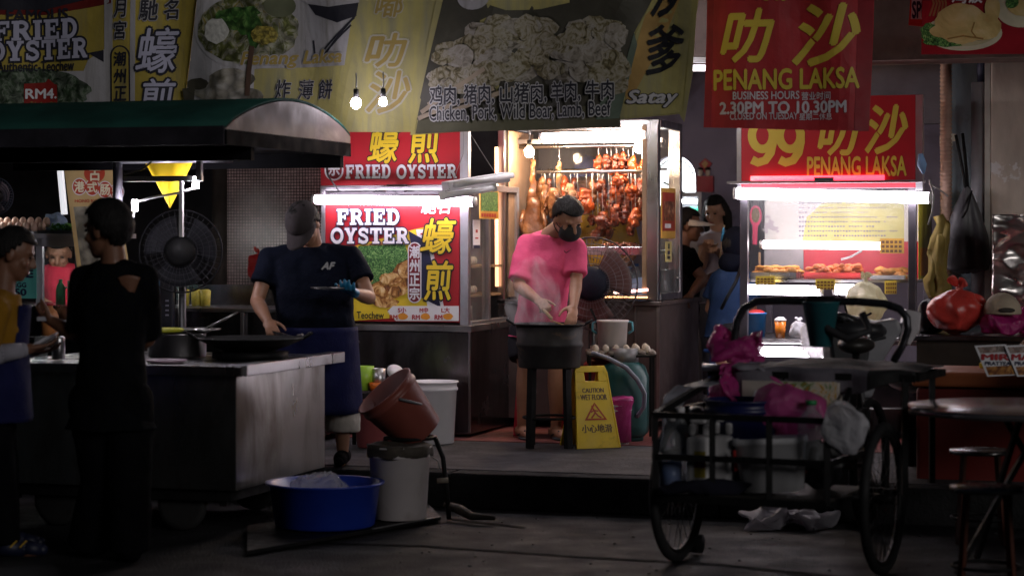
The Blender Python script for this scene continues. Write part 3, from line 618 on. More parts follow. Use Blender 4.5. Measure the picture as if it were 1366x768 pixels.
# roast meats: lumps of glazed meat on steel hooks
mr = {'d': M('dark glazed char siu', (.085, .016, .009), .28, var=.5, scale=26, bump=.5, bscale=40, dirt=(.32, .07, .02), dscale=14, dthr=(.48, .62), coat=.3),
      'o': M('orange roast skin', (.36, .065, .012), .3, var=.4, scale=18, bump=.4, bscale=30, dirt=(.26, .04, .01), dscale=8, coat=.3),
      'b': M('brown roast duck skin', (.12, .045, .016), .3, var=.5, scale=14, bump=.4, bscale=30, dirt=(.42, .2, .08), dscale=7, coat=.3),
      'p': M('pale poached skin', (.3, .18, .1), .4, var=.3, scale=14, bump=.3, bscale=30, dirt=(.5, .18, .06), dscale=7)}
def lump(b, pts, rad, seed, n=12, rough=.35):
    rd = random.Random(seed)
    P_ = [Vector(p) for p in pts]; q = []; rr = []
    for i in range(len(P_) - 1):
        for k in range(4):
            t_ = k / 4; q.append(P_[i].lerp(P_[i + 1], t_) + Vector((rd.uniform(-1, 1), rd.uniform(-1, 1), 0)) * .006); rr.append((rad[i] * (1 - t_) + rad[i + 1] * t_) * rd.uniform(1 - rough, 1 + rough))
    q.append(P_[-1]); rr.append(rad[-1]); o = len(b.v); b.tube(q, rr, n)
    for k in range(o, len(b.v)): b.v[k] = tuple(wob(b.v[k], .010, 28))
def meat(px, py0, py1, wpx, mt, dd, zrail, label, cat='roast meat', kind='strip', seed=0, name='roast_pork_strip'):
    k = 1 / FPX * 14.5
    top = on3(Fr, px, py0, dd); h = (py1 - py0) * k; r = wpx * k / 2; t = T(name, label, cat, top, 0, 'roast meats hanging in the case')
    zr_ = zrail - (top.z - .203); b = mb(mr[mt])
    if kind == 'strip': lump(b, [(0, 0, 0), (.006, .004, -h * .3), (-.006, -.004, -h * .65), (.003, 0, -h)], [r * .5, r, r * .9, r * .45], seed)
    elif kind == 'knob':
        rd = random.Random(seed)
        lump(b, [(0, 0, 0), (.0, .0, -h * .5), (0, 0, -h)], [r * .55, r * .8, r * .5], seed, rough=.2)
        for j in range(9):
            a = rd.uniform(0, 6.3); p_ = Vector((r * .35 * math.cos(a), r * .35 * math.sin(a), -h * rd.uniform(.05, .6))); q_ = p_ + Vector((r * rd.uniform(.2, .8) * math.cos(a), r * rd.uniform(.2, .8) * math.sin(a), -h * rd.uniform(.2, .5)))
            lump(b, [p_, p_.lerp(q_, .5), q_], [r * .14, r * rd.uniform(.2, .32), r * .1], seed * 31 + j, 8)
    elif kind == 'duck':
        lump(b, [(0, 0, 0), (.0, .0, -h * .12), (-.002, 0, -h * .36), (0, 0, -h * .44), (0, 0, -h * .68), (0, 0, -h * .9), (0, 0, -h)], [r * .2, r * .22, r * .25, r * .6, r, r * .85, r * .3], seed, 16, .06)
        b.v = [(p_[0] * 1.0, p_[1] * .62, p_[2]) for p_ in (wob(p, .022, 11) for p in b.v)]; b.tube([(r * .75, 0, -h * .5), (r * 1.0, -.02, -h * .62), (r * .85, -.03, -h * .75)], [.016, .02, .01], 8); b.tube([(-r * .75, 0, -h * .5), (-r * 1.0, -.02, -h * .62), (-r * .85, -.03, -h * .75)], [.016, .02, .01], 8)
    b.build('meat', t)
    b = mb(steel); b.tube([(0, 0, -.02), (0.003, 0, .01), (0, 0, max(.03, zr_ - .01)), (.0, .012, max(.04, zr_ + .012)), (0, .024, max(.03, zr_ - .002))], .0028, 6); b.build('hook', t)
    return t
i = 0
spec = [ # px, top, bottom, width, mat, depth, rail, kind, name, label
 (711, 214, 352, 34, 'b', .30, 1, 'duck', 'roast_duck', 'large brown roast duck hanging at the far left of the case'),
 (739, 250, 292, 22, 'b', .20, 2, 'knob', 'roast_pork_strip', 'fan shaped brown piece on the lower rail left of the long neck'),
 (746, 216, 268, 9, 'p', .30, 1, 'strip', 'roast_pork_strip', 'long pale neck like piece crossing in front of the lower rail'),
 (761, 247, 276, 19, 'p', .20, 2, 'knob', 'roast_pork_strip', 'pale orange knuckle above the head of the man in pink'),
 (782, 252, 286, 28, 'o', .20, 2, 'knob', 'roast_chicken', 'bright orange round roast chicken behind the head of the man in pink'),
 (800, 240, 256, 12, 'd', .20, 2, 'strip', 'roast_pork_strip', 'small red scrap hanging alone right of the orange chicken'),
 (798, 208, 226, 14, 'o', .30, 1, 'knob', 'roast_pork_strip', 'orange clump at the left end of the upper row of meats'),
 (809, 206, 226, 13, 'd', .30, 1, 'knob', 'roast_pork_strip', 'dark clump second from the left in the upper row of meats'),
 (822, 205, 229, 13, 'd', .30, 1, 'strip', 'roast_pork_strip', 'dark red strip third from the left in the upper row'),
 (831, 204, 226, 12, 'd', .30, 1, 'strip', 'roast_pork_strip', 'red strip in the middle of the upper row, fourth from the left'),
 (844, 210, 232, 17, 'o', .30, 1, 'knob', 'roast_pork_strip', 'orange red clump fifth in the upper row beside the right bulb'),
 (856, 216, 232, 12, 'o', .30, 1, 'knob', 'roast_pork_strip', 'last orange clump of the upper row against the wooden strip'),
 (825, 233, 247, 17, 'o', .20, 2, 'knob', 'roast_pork_strip', 'glossy orange chunk hanging just under the middle of lower rail'),
 (833, 232, 246, 12, 'o', .24, 2, 'knob', 'roast_pork_strip', 'small orange chunk tucked right of the glossy orange chunk'),
 (841, 246, 262, 13, 'o', .20, 2, 'strip', 'roast_pork_strip', 'bright orange strip half way between lower rail and bottom meats'),
 (854, 238, 262, 15, 'd', .22, 2, 'knob', 'roast_pork_strip', 'dark lump on the lower rail against the right hand post'),
 (856, 262, 280, 14, 'd', .26, 2, 'knob', 'roast_pork_strip', 'dark lump hanging low against the right hand post'),
 (803, 284, 306, 22, 'd', .20, 2, 'knob', 'roast_pork_strip', 'dark charred cluster leftmost among the lowest meats'),
 (797, 304, 320, 16, 'd', .26, 2, 'strip', 'roast_pork_strip', 'brown tip dangling under the leftmost charred cluster'),
 (821, 272, 302, 19, 'd', .22, 2, 'knob', 'roast_pork_strip', 'dark char siu cluster second among the lowest meats'),
 (833, 276, 300, 13, 'd', .26, 2, 'strip', 'roast_pork_strip', 'dark strip third among the lowest meats'),
 (847, 279, 302, 17, 'o', .20, 2, 'knob', 'roast_pork_strip', 'orange cluster rightmost among the lowest meats'),
 (790, 286, 300, 11, 'd', .3, 2, 'strip', 'roast_pork_strip', 'thin dark strip beside the shoulder of the spotted yellow shirt'),
 (815, 262, 290, 12, 'd', .34, 2, 'strip', 'roast_pork_strip', 'long thin dark strip behind the face of the spotted worker'),
 (828, 252, 276, 11, 'd', .34, 2, 'strip', 'roast_pork_strip', 'dark strip hanging behind the small orange chunk'),
 (838, 262, 284, 13, 'd', .30, 2, 'knob', 'roast_pork_strip', 'dark clump directly below the bright orange strip'),
 (848, 258, 278, 12, 'o', .30, 2, 'knob', 'roast_pork_strip', 'small orange clump between the right hand dark lumps'),
 (812, 300, 318, 15, 'd', .30, 2, 'knob', 'roast_pork_strip', 'charred end under the second lowest dark cluster'),
 (842, 296, 314, 12, 'd', .28, 2, 'strip', 'roast_pork_strip', 'dark tip hanging lowest at the right above the tray'),
 (815, 214, 234, 10, 'o', .34, 1, 'strip', 'roast_pork_strip', 'thin orange strip tucked behind the second upper clump'),
 (838, 214, 236, 11, 'd', .34, 1, 'strip', 'roast_pork_strip', 'thin dark strip tucked behind the fifth upper clump'),
 (727, 246, 290, 17, 'b', .34, 2, 'knob', 'roast_pork_strip', 'brown ribbed piece beside the large roast duck'),
 (770, 256, 296, 15, 'd', .32, 2, 'knob', 'roast_pork_strip', 'dark piece half hidden behind the round orange chicken'),
 (812, 292, 306, 11, 'd', .3, 2, 'strip', 'roast_pork_strip', 'short dark strip between the two lowest dark clusters')]
for i, (px, a, z, wd, mt, dd, rl, kd, nm, lb) in enumerate(spec): meat(px, a, z, wd, mt, dd, zr1 if rl == 1 else zr2, lb, kind=kd, seed=i + 3, name=nm)
for k, (px, a, z, wd, mt, lb) in enumerate(((722, 236, 280, 15, 'b', 'brown strip at the far left of the rear rail'), (733, 238, 286, 13, 'd', 'dark strip second from the left on the rear rail'), (752, 236, 282, 14, 'o', 'orange strip on the rear rail behind the pale knuckle'), (766, 238, 290, 13, 'd', 'dark strip on the rear rail above the head of the man in pink'),
 (791, 238, 284, 14, 'b', 'brown strip on the rear rail right of the round orange chicken'), (805, 240, 290, 13, 'd', 'dark strip on the rear rail in front of the spotted worker'), (820, 238, 268, 14, 'o', 'orange strip on the rear rail near the middle of the case'), (832, 240, 292, 12, 'd', 'long dark strip on the rear rail right of the middle'), (845, 238, 290, 14, 'o', 'long orange strip on the rear rail near the wooden strip'), (855, 240, 296, 12, 'd', 'last dark strip on the rear rail at the wooden strip'))):
    meat(px, a, z, wd, mt, .46, zr2 + .02, lb, kind='knob' if k % 2 else 'strip', seed=80 + k)
b = mb(steel); xt0, xt1 = Fr.on(802, 326, .2)[0], Fr.on(861, 326, .2)[0]; b.bx(xt0, xt1 - .03, .08, .5, ztray - .004, ztray + .006); 
for q in ((xt0, xt0 + .006, .08, .5), (xt1 - .036, xt1 - .03, .08, .5), (xt0, xt1 - .03, .08, .086), (xt0, xt1 - .03, .494, .5)): b.bx(*q, ztray + .006, ztray + .022)
o = tag(b.build('meat_tray', bevel=.002), 'steel tray of chopped roast pork on the meat case shelf', 'tray'); o.location = Fr.o; o.rotation_euler = (0, 0, R(YAW))
b = mb(mr['d']); rd = random.Random(5)
for k in range(46): 
    p = Vector((rd.uniform(xt0 + .03, xt1 - .07), rd.uniform(.11, .46), ztray + .02 + rd.uniform(0, .022))); b.sph(p, (rd.uniform(.014, .026), rd.uniform(.012, .02), rd.uniform(.009, .014)), 8, 6, Matrix.Rotation(rd.uniform(0, 3), 3, 'Z'))
o = tag(b.build('chopped_pork'), 'heap of dark chopped roast pork lying in the steel tray', 'food'); o.location = Fr.o; o.rotation_euler = (0, 0, R(YAW)); o['kind'] = 'stuff'
# things below the shelf
def lathe_thing(name, label, cat, p, prof, mat, n=28, group=None, extra=None):
    t = T(name, label, cat, p, 0, group); b = mb(mat); b.lathe(prof, (0, 0, 0), n); b.build('body', t)
    if extra: extra(t)
    return t
def pot(name, label, p, r, h, mat=steel, handles=True):
    def ex(t):
        if handles:
            for s_ in (-1, 1): b = mb(mat); b.tube([(s_ * r, -.03, h * .7), (s_ * (r + .035), -.02, h * .72), (s_ * (r + .035), .02, h * .72), (s_ * r, .03, h * .7)], .005, 6); b.build('handle', t)
    return lathe_thing(name, label, 'pot', p, [(0, 0), (r * .95, 0), (r, .01), (r, h - .004), (r + .006, h), (r - .006, h), (r - .006, .012), (0, .012)], mat, 28, None, ex)
zq = zr + .005
pot('cooking_pot', 'shallow steel pot on the counter under the roast meat shelf', Fr.m @ Vector((Fr.on(835, 385, .3)[0], .3, zq)), .11, .075)
pot('cooking_pot', 'tall steel pot seen through the side glass of the roast case', Fr.m @ Vector((-.12, .55, zq)), .10, .20)
def bottle(label, p, r, h, mat, capm, name='bottle', group=None):
    t = T(name, label, 'bottle', p, 0, group); b = mb(mat); b.lathe([(0, 0), (r, 0), (r, h * .6), (r * .8, h * .75), (r * .36, h * .86), (r * .36, h * .94), (0, h * .94)], (0, 0, 0), 16); b.build('body', t)
    b = mb(capm); b.cyl((0, 0, h * .93), (0, 0, h), r * .42, n=12); b.build('cap', t); return t
clearp = glass('clear plastic', (.86, .9, .95), .22, .12, .05); bluep_ = M('blue plastic cap', (.03, .12, .4), .4); whp = M('white plastic', (.62, .61, .62), .45, var=.1, dirt=(.4, .36, .33), dscale=4); redp = M('red plastic', (.42, .03, .03), .4)
for k, (px, lb, mt) in enumerate(((828, 'white sauce bottle left of the blue topped bottle under roast shelf', whp), (840, 'clear bottle with blue cap standing under the roast shelf', clearp), (849, 'second clear bottle right of the blue topped one under the shelf', clearp))):
    bottle(lb, Fr.m @ Vector((Fr.on(px, 370, .45)[0], .45, zq)), .038, .2 + .02 * k, mt, bluep_ if k else redp)
b = mb(plastic_bag('pale blue bag', (.5, .6, .8), .8)); b.sph((0, 0, .07), (.11, .08, .08), 16, 10)
b.v = [tuple(wob(p, .03, 9)) for p in b.v]; o = b.build('plastic_bag'); o.location = Fr.m @ Vector((Fr.on(848, 375, .2)[0], .2, zq)); tag(o, 'pale blue plastic bundle lying before the bottles in the roast stall', 'plastic bag')

# ================================================================== LAKSA STALL
cl = P(987, 400, 14.1); Fl = Frame((cl.x, cl.y, .203), YAW)
lst = TF('laksa_stall', 'brightly lit laksa stall with the red 99 sign and glass food display', 'food stall', Fl)
wr = Fl.on(1222, 300)[0]; zb_ = Fl.on(1100, 252)[1]; ztop = Fl.on(1100, 133)[1]
zs = Fl.on(1100, 372, .1)[1]; zlow = Fl.on(1040, 452, .0)[1]
b = mb(steel_d); b.bx(0, wr, .02, .95, .05, Fl.on(1040, 490)[1]); b.build('cabinet', lst, bevel=.004)
b = mb(steel); b.bx(-.02, wr + .02, -.02, .97, zlow - .03, zlow - .0); b.build('counter_top', lst, bevel=.004)
b = mb(steel); b.bx(.0, wr, .10, .7, zs - .022, zs - .004); b.build('shelf', lst)
b = mb(M('dark steel post', (.12, .11, .13), .4, .8)); 
for xa in (0, wr - .05):
    for ya, yb in ((0, .05), (.9, .94)): b = mb(MATS['dark steel post']); b.bx(xa, xa + .05, ya, yb, zlow, zb_); b.build('post', lst, bevel=.003)
b = mb(MATS['dark steel post']); b.bx(0, wr, -.0, .03, zb_, zb_ + .03); b.build('frame', lst, bevel=.003)
whiteb = M('display white', (.62, .63, .62), .5, var=.04)
dB = .62
b = mb(whiteb); x0, z1 = Fl.on(1003, 262, dB); x1, z0 = Fl.on(1205, 322, dB); b.bx(.05, wr - .05, dB, dB + .02, z0, zb_ - .01)
ppoly(b, Fl, [(1076, 290), (1096, 272), (1110, 266), (1206, 266), (1206, 324), (1070, 324)], dB - .002, M('story yellow', (.58, .57, .22), .5), .001)
# the spoon picture and the story text
pell(b, Fl, 1008, 288, 8, 14, dB - .003, M('spoon pink', (.5, .05, .12), .4), .001); pell(b, Fl, 1008, 287, 5.5, 10, dB - .005, M('broth', (.10, .07, .03), .4), .001); ppoly(b, Fl, [(1004, 300), (1011, 300), (1010, 326), (1004, 326)], dB - .004, MATS['spoon pink'], .001)
for k in range(14): rd = random.Random(k); pell(b, Fl, 1022 + rd.uniform(-4, 16), 292 + rd.uniform(-6, 18), rd.uniform(2, 5), rd.uniform(1.5, 3.5), dB - .003 - k * .0001, M('petal grey', (.45, .42, .47), .5), .001, 9, .3, k)
for r_ in range(8):
    for k in range(34 - (r_ % 3) * 4):
        rd = random.Random(r_ * 50 + k)
        if rd.random() < .9: x_, z_ = Fl.on(1066 + k * 3.9, 270 + r_ * 6.2, dB - .004); b.m(M('grey print', (.16, .15, .28), .5)); b.bx(x_, x_ + .011, dB - .0045, dB - .0035, z_ - .011 * rd.uniform(.6, 1), z_)
b.build('story_panel', lst, label='white and yellow panel of small printed text with a spoon picture')
b = mb(M('pink red backboard', (.45, .03, .05), .5)); b.bx(Fl.on(1072, 340, .6)[0], wr - .05, .6, .61, zs, z0 - .002); b.m(M('grey backboard', (.3, .29, .31), .5)).bx(.05, Fl.on(1072, 340, .6)[0] - .002, .6, .61, zs, z0 - .002); b.build('back_panel', lst)
b = mb(wood); xw_ = Fl.on(994, 340, .35)[0]; b.bx(max(.055, xw_), xw_ + .10, .35, .37, zs, zs + .17); b.build('wood_block', lst, bevel=.003)
b = mb(glass('laksa glass', (.95, .96, .97), .05)); b.bx(.05, wr - .05, .012, .016, zs + .0, zb_ - .005); b.build('glass_pane', lst)
b = mb(M('side panel yellow', (.55, .48, .05), .5, var=.2)); b.bx(wr + .001, wr + .004, .12, .85, zs, zb_ - .02); b.m(ora_s).bx(wr + .004, wr + .005, .2, .7, zs + .02, zs + .2); b.build('side_panel', lst)
# the 99 sign
ds = -.03
b = mb(red_s); x0, z1 = Fl.on(989, 131, ds); x1, z0 = Fl.on(1221, 250, ds); b.bx(x0, x1, ds, ds + .09, z0, z1)
for ox in (0, 37):
    pstroke(b, Fl, [(1017 + ox + 14 * math.cos(R(a)), 181 + 18 * math.sin(R(a))) for a in range(0, 360, 15)], 9, ds - .002, yel_l, True)
    pstroke(b, Fl, [(1031 + ox, 176), (1031 + ox, 190), (1028 + ox, 204), (1021 + ox, 214), (1011 + ox, 217), (1003 + ox, 213)], 9, ds - .0025, yel_l)
words(b, Fl, '叻', (1092, 150, 1146, 206), ds - .002, yel_l, bold=.03, shear=.2)
words(b, Fl, '沙', (1155, 142, 1210, 204), ds - .002, yel_l, bold=.03, shear=.2)
words(b, Fl, 'PENANG LAKSA', (1077, 210, 1209, 234), ds - .002, yel_l, bold=.028)
b.build('signboard', lst)
b = mb(alu); b.bx(x1 + .002, x1 + .045, ds, ds + .09, z0 - .02, z1 + .0); b.build('sign_frame', lst); b = mb(alu); b.bx(x0 - .03, x0 - .002, ds, ds + .09, z0 - .02, z1); b.build('sign_frame', lst)
b = mb(E('red led', (1.0, .012, .05), .8)); xa, za = Fl.on(1002, 239, ds - .02); xb, _ = Fl.on(1180, 239, ds - .02); b.cyl((xa, ds - .03, za), (xb, ds - .03, za), .02, n=10); b.build('red_led_strip', lst)
b = mb(alu); b.bx(-.06, wr + .06, -.13, -.0, zb_ + .035, zb_ + .05); xq = Fl.on(1100, 246, -.1)[0]; b.m(MATS['dark bracket']).bx(xq - .06, xq + .06, -.14, -.11, zb_ + .05, zb_ + .07); b.build('lamp_rail', lst)
batten('tube_light', 'longest and highest white tube along the top of the laksa stall', on3(Fl, 983, 258, -.09), on3(Fl, 1239, 264, -.09), .036, 4.6, (1, .93, 1), body=False)
batten('tube_light', 'second tube down on the laksa stall, under the printed panel', on3(Fl, 1018, 326, .3), on3(Fl, 1174, 328, .3), .026, 3.6, (1, .86, .84), body=False)
batten('tube_light', 'left of the pair of tubes below the laksa food trays', on3(Fl, 1000, 386, .06), on3(Fl, 1094, 388, .06), .032, 5, (1, .9, 1), body=False)
batten('tube_light', 'short right hand tube of the pair below the laksa food trays', on3(Fl, 1115, 386, .06), on3(Fl, 1152, 387, .06), .034, 5, (1, .9, 1), body=False)
batten('tube_light', 'lowest tube of the laksa stall, behind the canvas covered tricycle', on3(Fl, 1006, 468, -.05), on3(Fl, 1098, 470, -.05), .032, 7, (1, .9, 1), body=False)
# price tags
for k, (px0, py0, px1, py1, dd, lb) in enumerate(((1174, 318, 1206, 338, .2, 'orange price tag on the laksa glass right of the second tube'), (1008, 368, 1034, 380, .0, 'yellow price tag left of the row below the trays'), (1088, 372, 1114, 386, .0, 'middle yellow price tag below the red food tray'), (1180, 374, 1196, 392, .0, 'upright yellow price tag right of the white bag'))):
    b = mb(); prect(b, Fl, (px0, py0, px1, py1), dd, M('tag amber', (.62, .34, .04), .5) if k == 0 else M('tag ochre', (.6, .45, .06), .5), .003)
    for j in range(3):
        for c_ in range(5): 
            wd = (px1 - px0) / 5.6; b.m(M('tag print', (.16, .07, .02), .5)); prect(b, Fl, (px0 + 2 + c_ * wd, py0 + 3 + j * (py1 - py0) * .3, px0 + 2 + c_ * wd + wd * .7, py0 + 3 + j * (py1 - py0) * .3 + (py1 - py0) * .18), dd - .002, MATS['tag print'], .001)
    b.build('price_tag', lst, label=lb)
# food trays
def tray(label, px0, px1, dd0, dd1, mat, h=.04):
    t = TF('food_tray', label, 'tray', Fl); xa, xb = Fl.on(px0, 360, dd0)[0], Fl.on(px1, 360, dd0)[0]; b = mb(mat)
    b.bx(xa, xb, dd0, dd1, zs, zs + .004)
    for q in ((xa, xa + .005, dd0, dd1), (xb - .005, xb, dd0, dd1), (xa, xb, dd0, dd0 + .005), (xa, xb, dd1 - .005, dd1)): b.bx(*q, zs + .004, zs + h)
    b.build('dish', t); return t, xa, xb
def heap(name, label, cat, xa, xb, y0, y1, n, mat, r, hh, long=1.0, seed=1):
    b = mb(mat); rd = random.Random(seed)
    for k in range(n):
        p = Vector((rd.uniform(xa + r, xb - r), rd.uniform(y0 + r, y1 - r), zs + .012 + rd.uniform(0, hh))); b.sph(p, (r * long * rd.uniform(.8, 1.2), r * rd.uniform(.7, 1), r * rd.uniform(.6, .9)), 9, 7, Matrix.Rotation(rd.uniform(-.6, .6), 3, 'Z'))
    b.v = [tuple(wob(p, .004, 40)) for p in b.v]; o = tag(b.build(name), label, cat); o.location = Fl.o; o.rotation_euler = (0, 0, R(YAW)); o['kind'] = 'stuff'
fry = M('fried golden batter', (.62, .26, .04), .5, var=.4, scale=30, bump=.5, bscale=60); orf = M('orange red fritters', (.62, .15, .03), .45, var=.35, scale=24, bump=.4)
t, xa, xb = tray('steel tray of golden fried rolls at the left of laksa shelf', 1001, 1062, .12, .42, steel); heap('fried_rolls', 'golden fried rolls heaped in the left steel tray', 'food', xa, xb, .13, .4, 44, fry, .02, .06, 2.6, 2)
t, xa, xb = tray('red plastic tray of orange fritters in the middle of laksa shelf', 1072, 1150, .12, .42, redp, .04); heap('fritters', 'orange fritters heaped in the red plastic tray', 'food', xa, xb, .13, .4, 90, orf, .022, .075, 1.2, 3)
t, xa, xb = tray('pale tray of fried wedges at the right of laksa shelf', 1160, 1207, .12, .42, whp, .025); heap('fried_wedges', 'flat golden wedges lying in the pale right hand tray', 'food', xa, xb, .13, .4, 34, fry, .026, .045, 1.8, 4)
b = mb(whp); p0 = on3(Fl, 1122, 346, .14); b.tube([p0, p0 + Vector((.06, 0, .015)), p0 + Vector((.13, -.01, .055)), p0 + Vector((.135, -.01, .075))], .007, 6); tag(b.build('tongs'), 'white tongs resting on the orange fritters', 'tongs')
# lower shelf: containers and bags
zl_ = zlow + .002
def bag(name, label, p, r, mat, seed, amp=.05, sc=7, knot=True, cat='plastic bag', group=None):
    b = mb(mat); b.sph((0, 0, r[2]), r, 44, 26)
    if knot: b.tube([(0, 0, r[2] * 1.75), (.01, 0, r[2] * 2.05), (.0, 0, r[2] * 2.2)], [r[0] * .28, r[0] * .10, r[0] * .16], 10); b.sph((-r[0] * .16, 0, r[2] * 2.3), (r[0] * .18, r[0] * .06, r[2] * .16), 8, 6); b.sph((r[0] * .18, 0, r[2] * 2.27), (r[0] * .18, r[0] * .06, r[2] * .15), 8, 6)
    o_ = Vector((seed * 3.1, seed * 1.7, 0))
    def crease(q):
        q = Vector(q); a_ = math.atan2(q.y, q.x); t_ = min(1, max(0, q.z / (2 * r[2])))
        k_ = 1 + .16 * (abs(math.sin(a_ * 3.5 + seed + 1.5 * noise.noise(Vector((q.z * 12, seed, a_))))) - .6) * (.25 + t_) + .22 * noise.noise(Vector((math.cos(a_) * 1.3, math.sin(a_) * 1.3, seed * 2.3 + q.z * 5)))
        return Vector((q.x * k_, q.y * k_, q.z))
    b.v = [crease(q) for q in b.v]
    b.v = [tuple(Vector(q) + noise.noise_vector(Vector(q) * sc + o_) * amp + noise.noise_vector(Vector(q) * sc * 3 + o_) * amp * .3) for q in b.v]
    for k, q in enumerate(b.v):
        if q[2] < 0.001: b.v[k] = (q[0], q[1], .001)
    o = b.build(name); o.location = p; return tag(o, label, cat, group)
t = T('storage_tub', 'blue plastic tub on the lower laksa shelf under the hoop handle', 'tub', on3(Fl, 1005, 447, .25) * Vector((1, 1, 0)) + Vector((0, 0, .203 + zl_)))
b = mb(M('blue tub plastic', (.02, .16, .42), .4)); b.lathe([(0, 0), (.075, 0), (.085, .15), (.09, .15), (.09, .158), (.08, .156), (.07, .006), (0, .006)], (0, 0, 0), 24); b.build('body', t)
b = mb(redp); b.sph((.02, 0, .15), (.06, .05, .03), 12, 8); b.build('red_lid', t)
t = T('drink_cup', 'plastic cup of orange drink on the lower laksa shelf', 'cup', on3(Fl, 1041, 446, .12) * Vector((1, 1, 0)) + Vector((0, 0, .203 + zl_)))
b = mb(M('orange drink', (.75, .22, .02), .3)); b.lathe([(0, 0), (.03, 0), (.038, .11), (0, .11)], (0, 0, 0), 18); b.build('drink', t)
b = mb(M('white cup lid', (.7, .68, .66), .4)); b.lathe([(.04, .111), (.041, .118), (.02, .135), (0, .137)], (0, 0, 0), 18); b.build('lid', t)
whbag = plastic_bag('white carrier bag', (.75, .75, .78), .85); creambag = plastic_bag('cream carrier bag', (.70, .66, .46), .92)
def fp(fr, px, py, d, z): q = on3(fr, px, py, d); return Vector((q.x, q.y, z))
bag('carrier_bag', 'crumpled clear white bag beside the cup of orange drink', fp(Fl, 1066, 440, .12, .203 + zl_), (.07, .06, .05), whbag, 3, .04, 9)
bag('carrier_bag', 'low white bag lying at the middle of the lower laksa shelf', fp(Fl, 1092, 442, .3, .203 + zl_), (.11, .08, .045), whbag, 4, .04, 9, False)
bag('carrier_bag', 'bulging cream carrier bag in front of the laksa food trays', on3(Fl, 1157, 432, -.22), (.125, .10, .13), creambag, 5, .05, 6)
bag('carrier_bag', 'tall white bag drooping beside the teal cup holder', on3(Fl, 1092, 478, -.3), (.10, .08, .13), whbag, 8, .05, 7)

# ================================================================== BANNERS
bo = P(545, 175, 12.35); Fb = Frame((bo.x, bo.y, 0), YAW)
canv_y = M('banner yellow', (.40, .31, .055), .7, var=.25, scale=2.2, dirt=(.22, .19, .09), dscale=7, dthr=(.48, .7), dstretch=(1, 1, .12), bump=.3, bscale=9)
canv_g = M('banner olive yellow', (.42, .37, .13), .7, var=.2, scale=2.4, dirt=(.27, .26, .16), dscale=7, dthr=(.46, .66), dstretch=(1, 1, .12), bump=.3, bscale=9)
canv_w = M('banner grey white', (.42, .41, .43), .7, var=.15, scale=3, dirt=(.24, .23, .21), dscale=8, dthr=(.48, .68), dstretch=(1, 1, .14), bump=.3, bscale=9)
ink = M('banner ink', (.02, .02, .03), .6, var=.2); lilac = M('banner lilac', (.45, .45, .58), .6, var=.1)
gold_f = M('faded gold', (.34, .25, .07), .6, var=.15); darkg = M('plate dark', (.06, .056, .04), .6, var=.3)
leafpic = picture('mint leaf photograph', [(.3, (.02, .06, .015)), (.5, (.07, .2, .04)), (.62, (.2, .38, .1)), (.75, (.03, .09, .02))], 16, 1.4)
laksapic = picture('laksa bowl photograph', [(.28, (.05, .06, .015)), (.45, (.2, .22, .06)), (.55, (.5, .5, .4)), (.66, (.4, .33, .06)), (.8, (.1, .12, .04))], 12, 1.8)
rollpic = picture('spring roll photograph', [(.3, (.2, .17, .1)), (.5, (.45, .42, .35)), (.7, (.6, .58, .55))], 10, 1)
sataypic = picture('satay photograph', [(.30, (.03, .028, .018)), (.42, (.16, .13, .06)), (.5, (.30, .27, .18)), (.6, (.40, .37, .31)), (.7, (.16, .135, .08))], 17, 2.2, vor=False)
greenpic = picture('oyster banner photograph', [(.3, (.01, .02, .01)), (.46, (.08, .13, .07)), (.58, (.3, .36, .28)), (.72, (.03, .06, .03))], 13, 2)
def wave(a, lam, ph, sag=0.0):
    return lambda p: (0, a * (math.sin(p.x * 6.28 / lam + ph) + .5 * math.sin(p.x * 6.28 / lam * 1.7 + p.z * 3 + ph * 2) + .35 * noise.noise(Vector((p.x * 3, 0, p.z * 2 + ph)))), 0)
def banner(name, label, pts, mat, art, wv, d=0.0):
    b = mb(mat); ppoly(b, Fb, pts, d, mat, .003); art(b, d); b.warp(wv)
    o = b.build(name); o.location = Fb.o; o.rotation_euler = (0, 0, R(YAW)); tag(o, label, 'banner'); return o
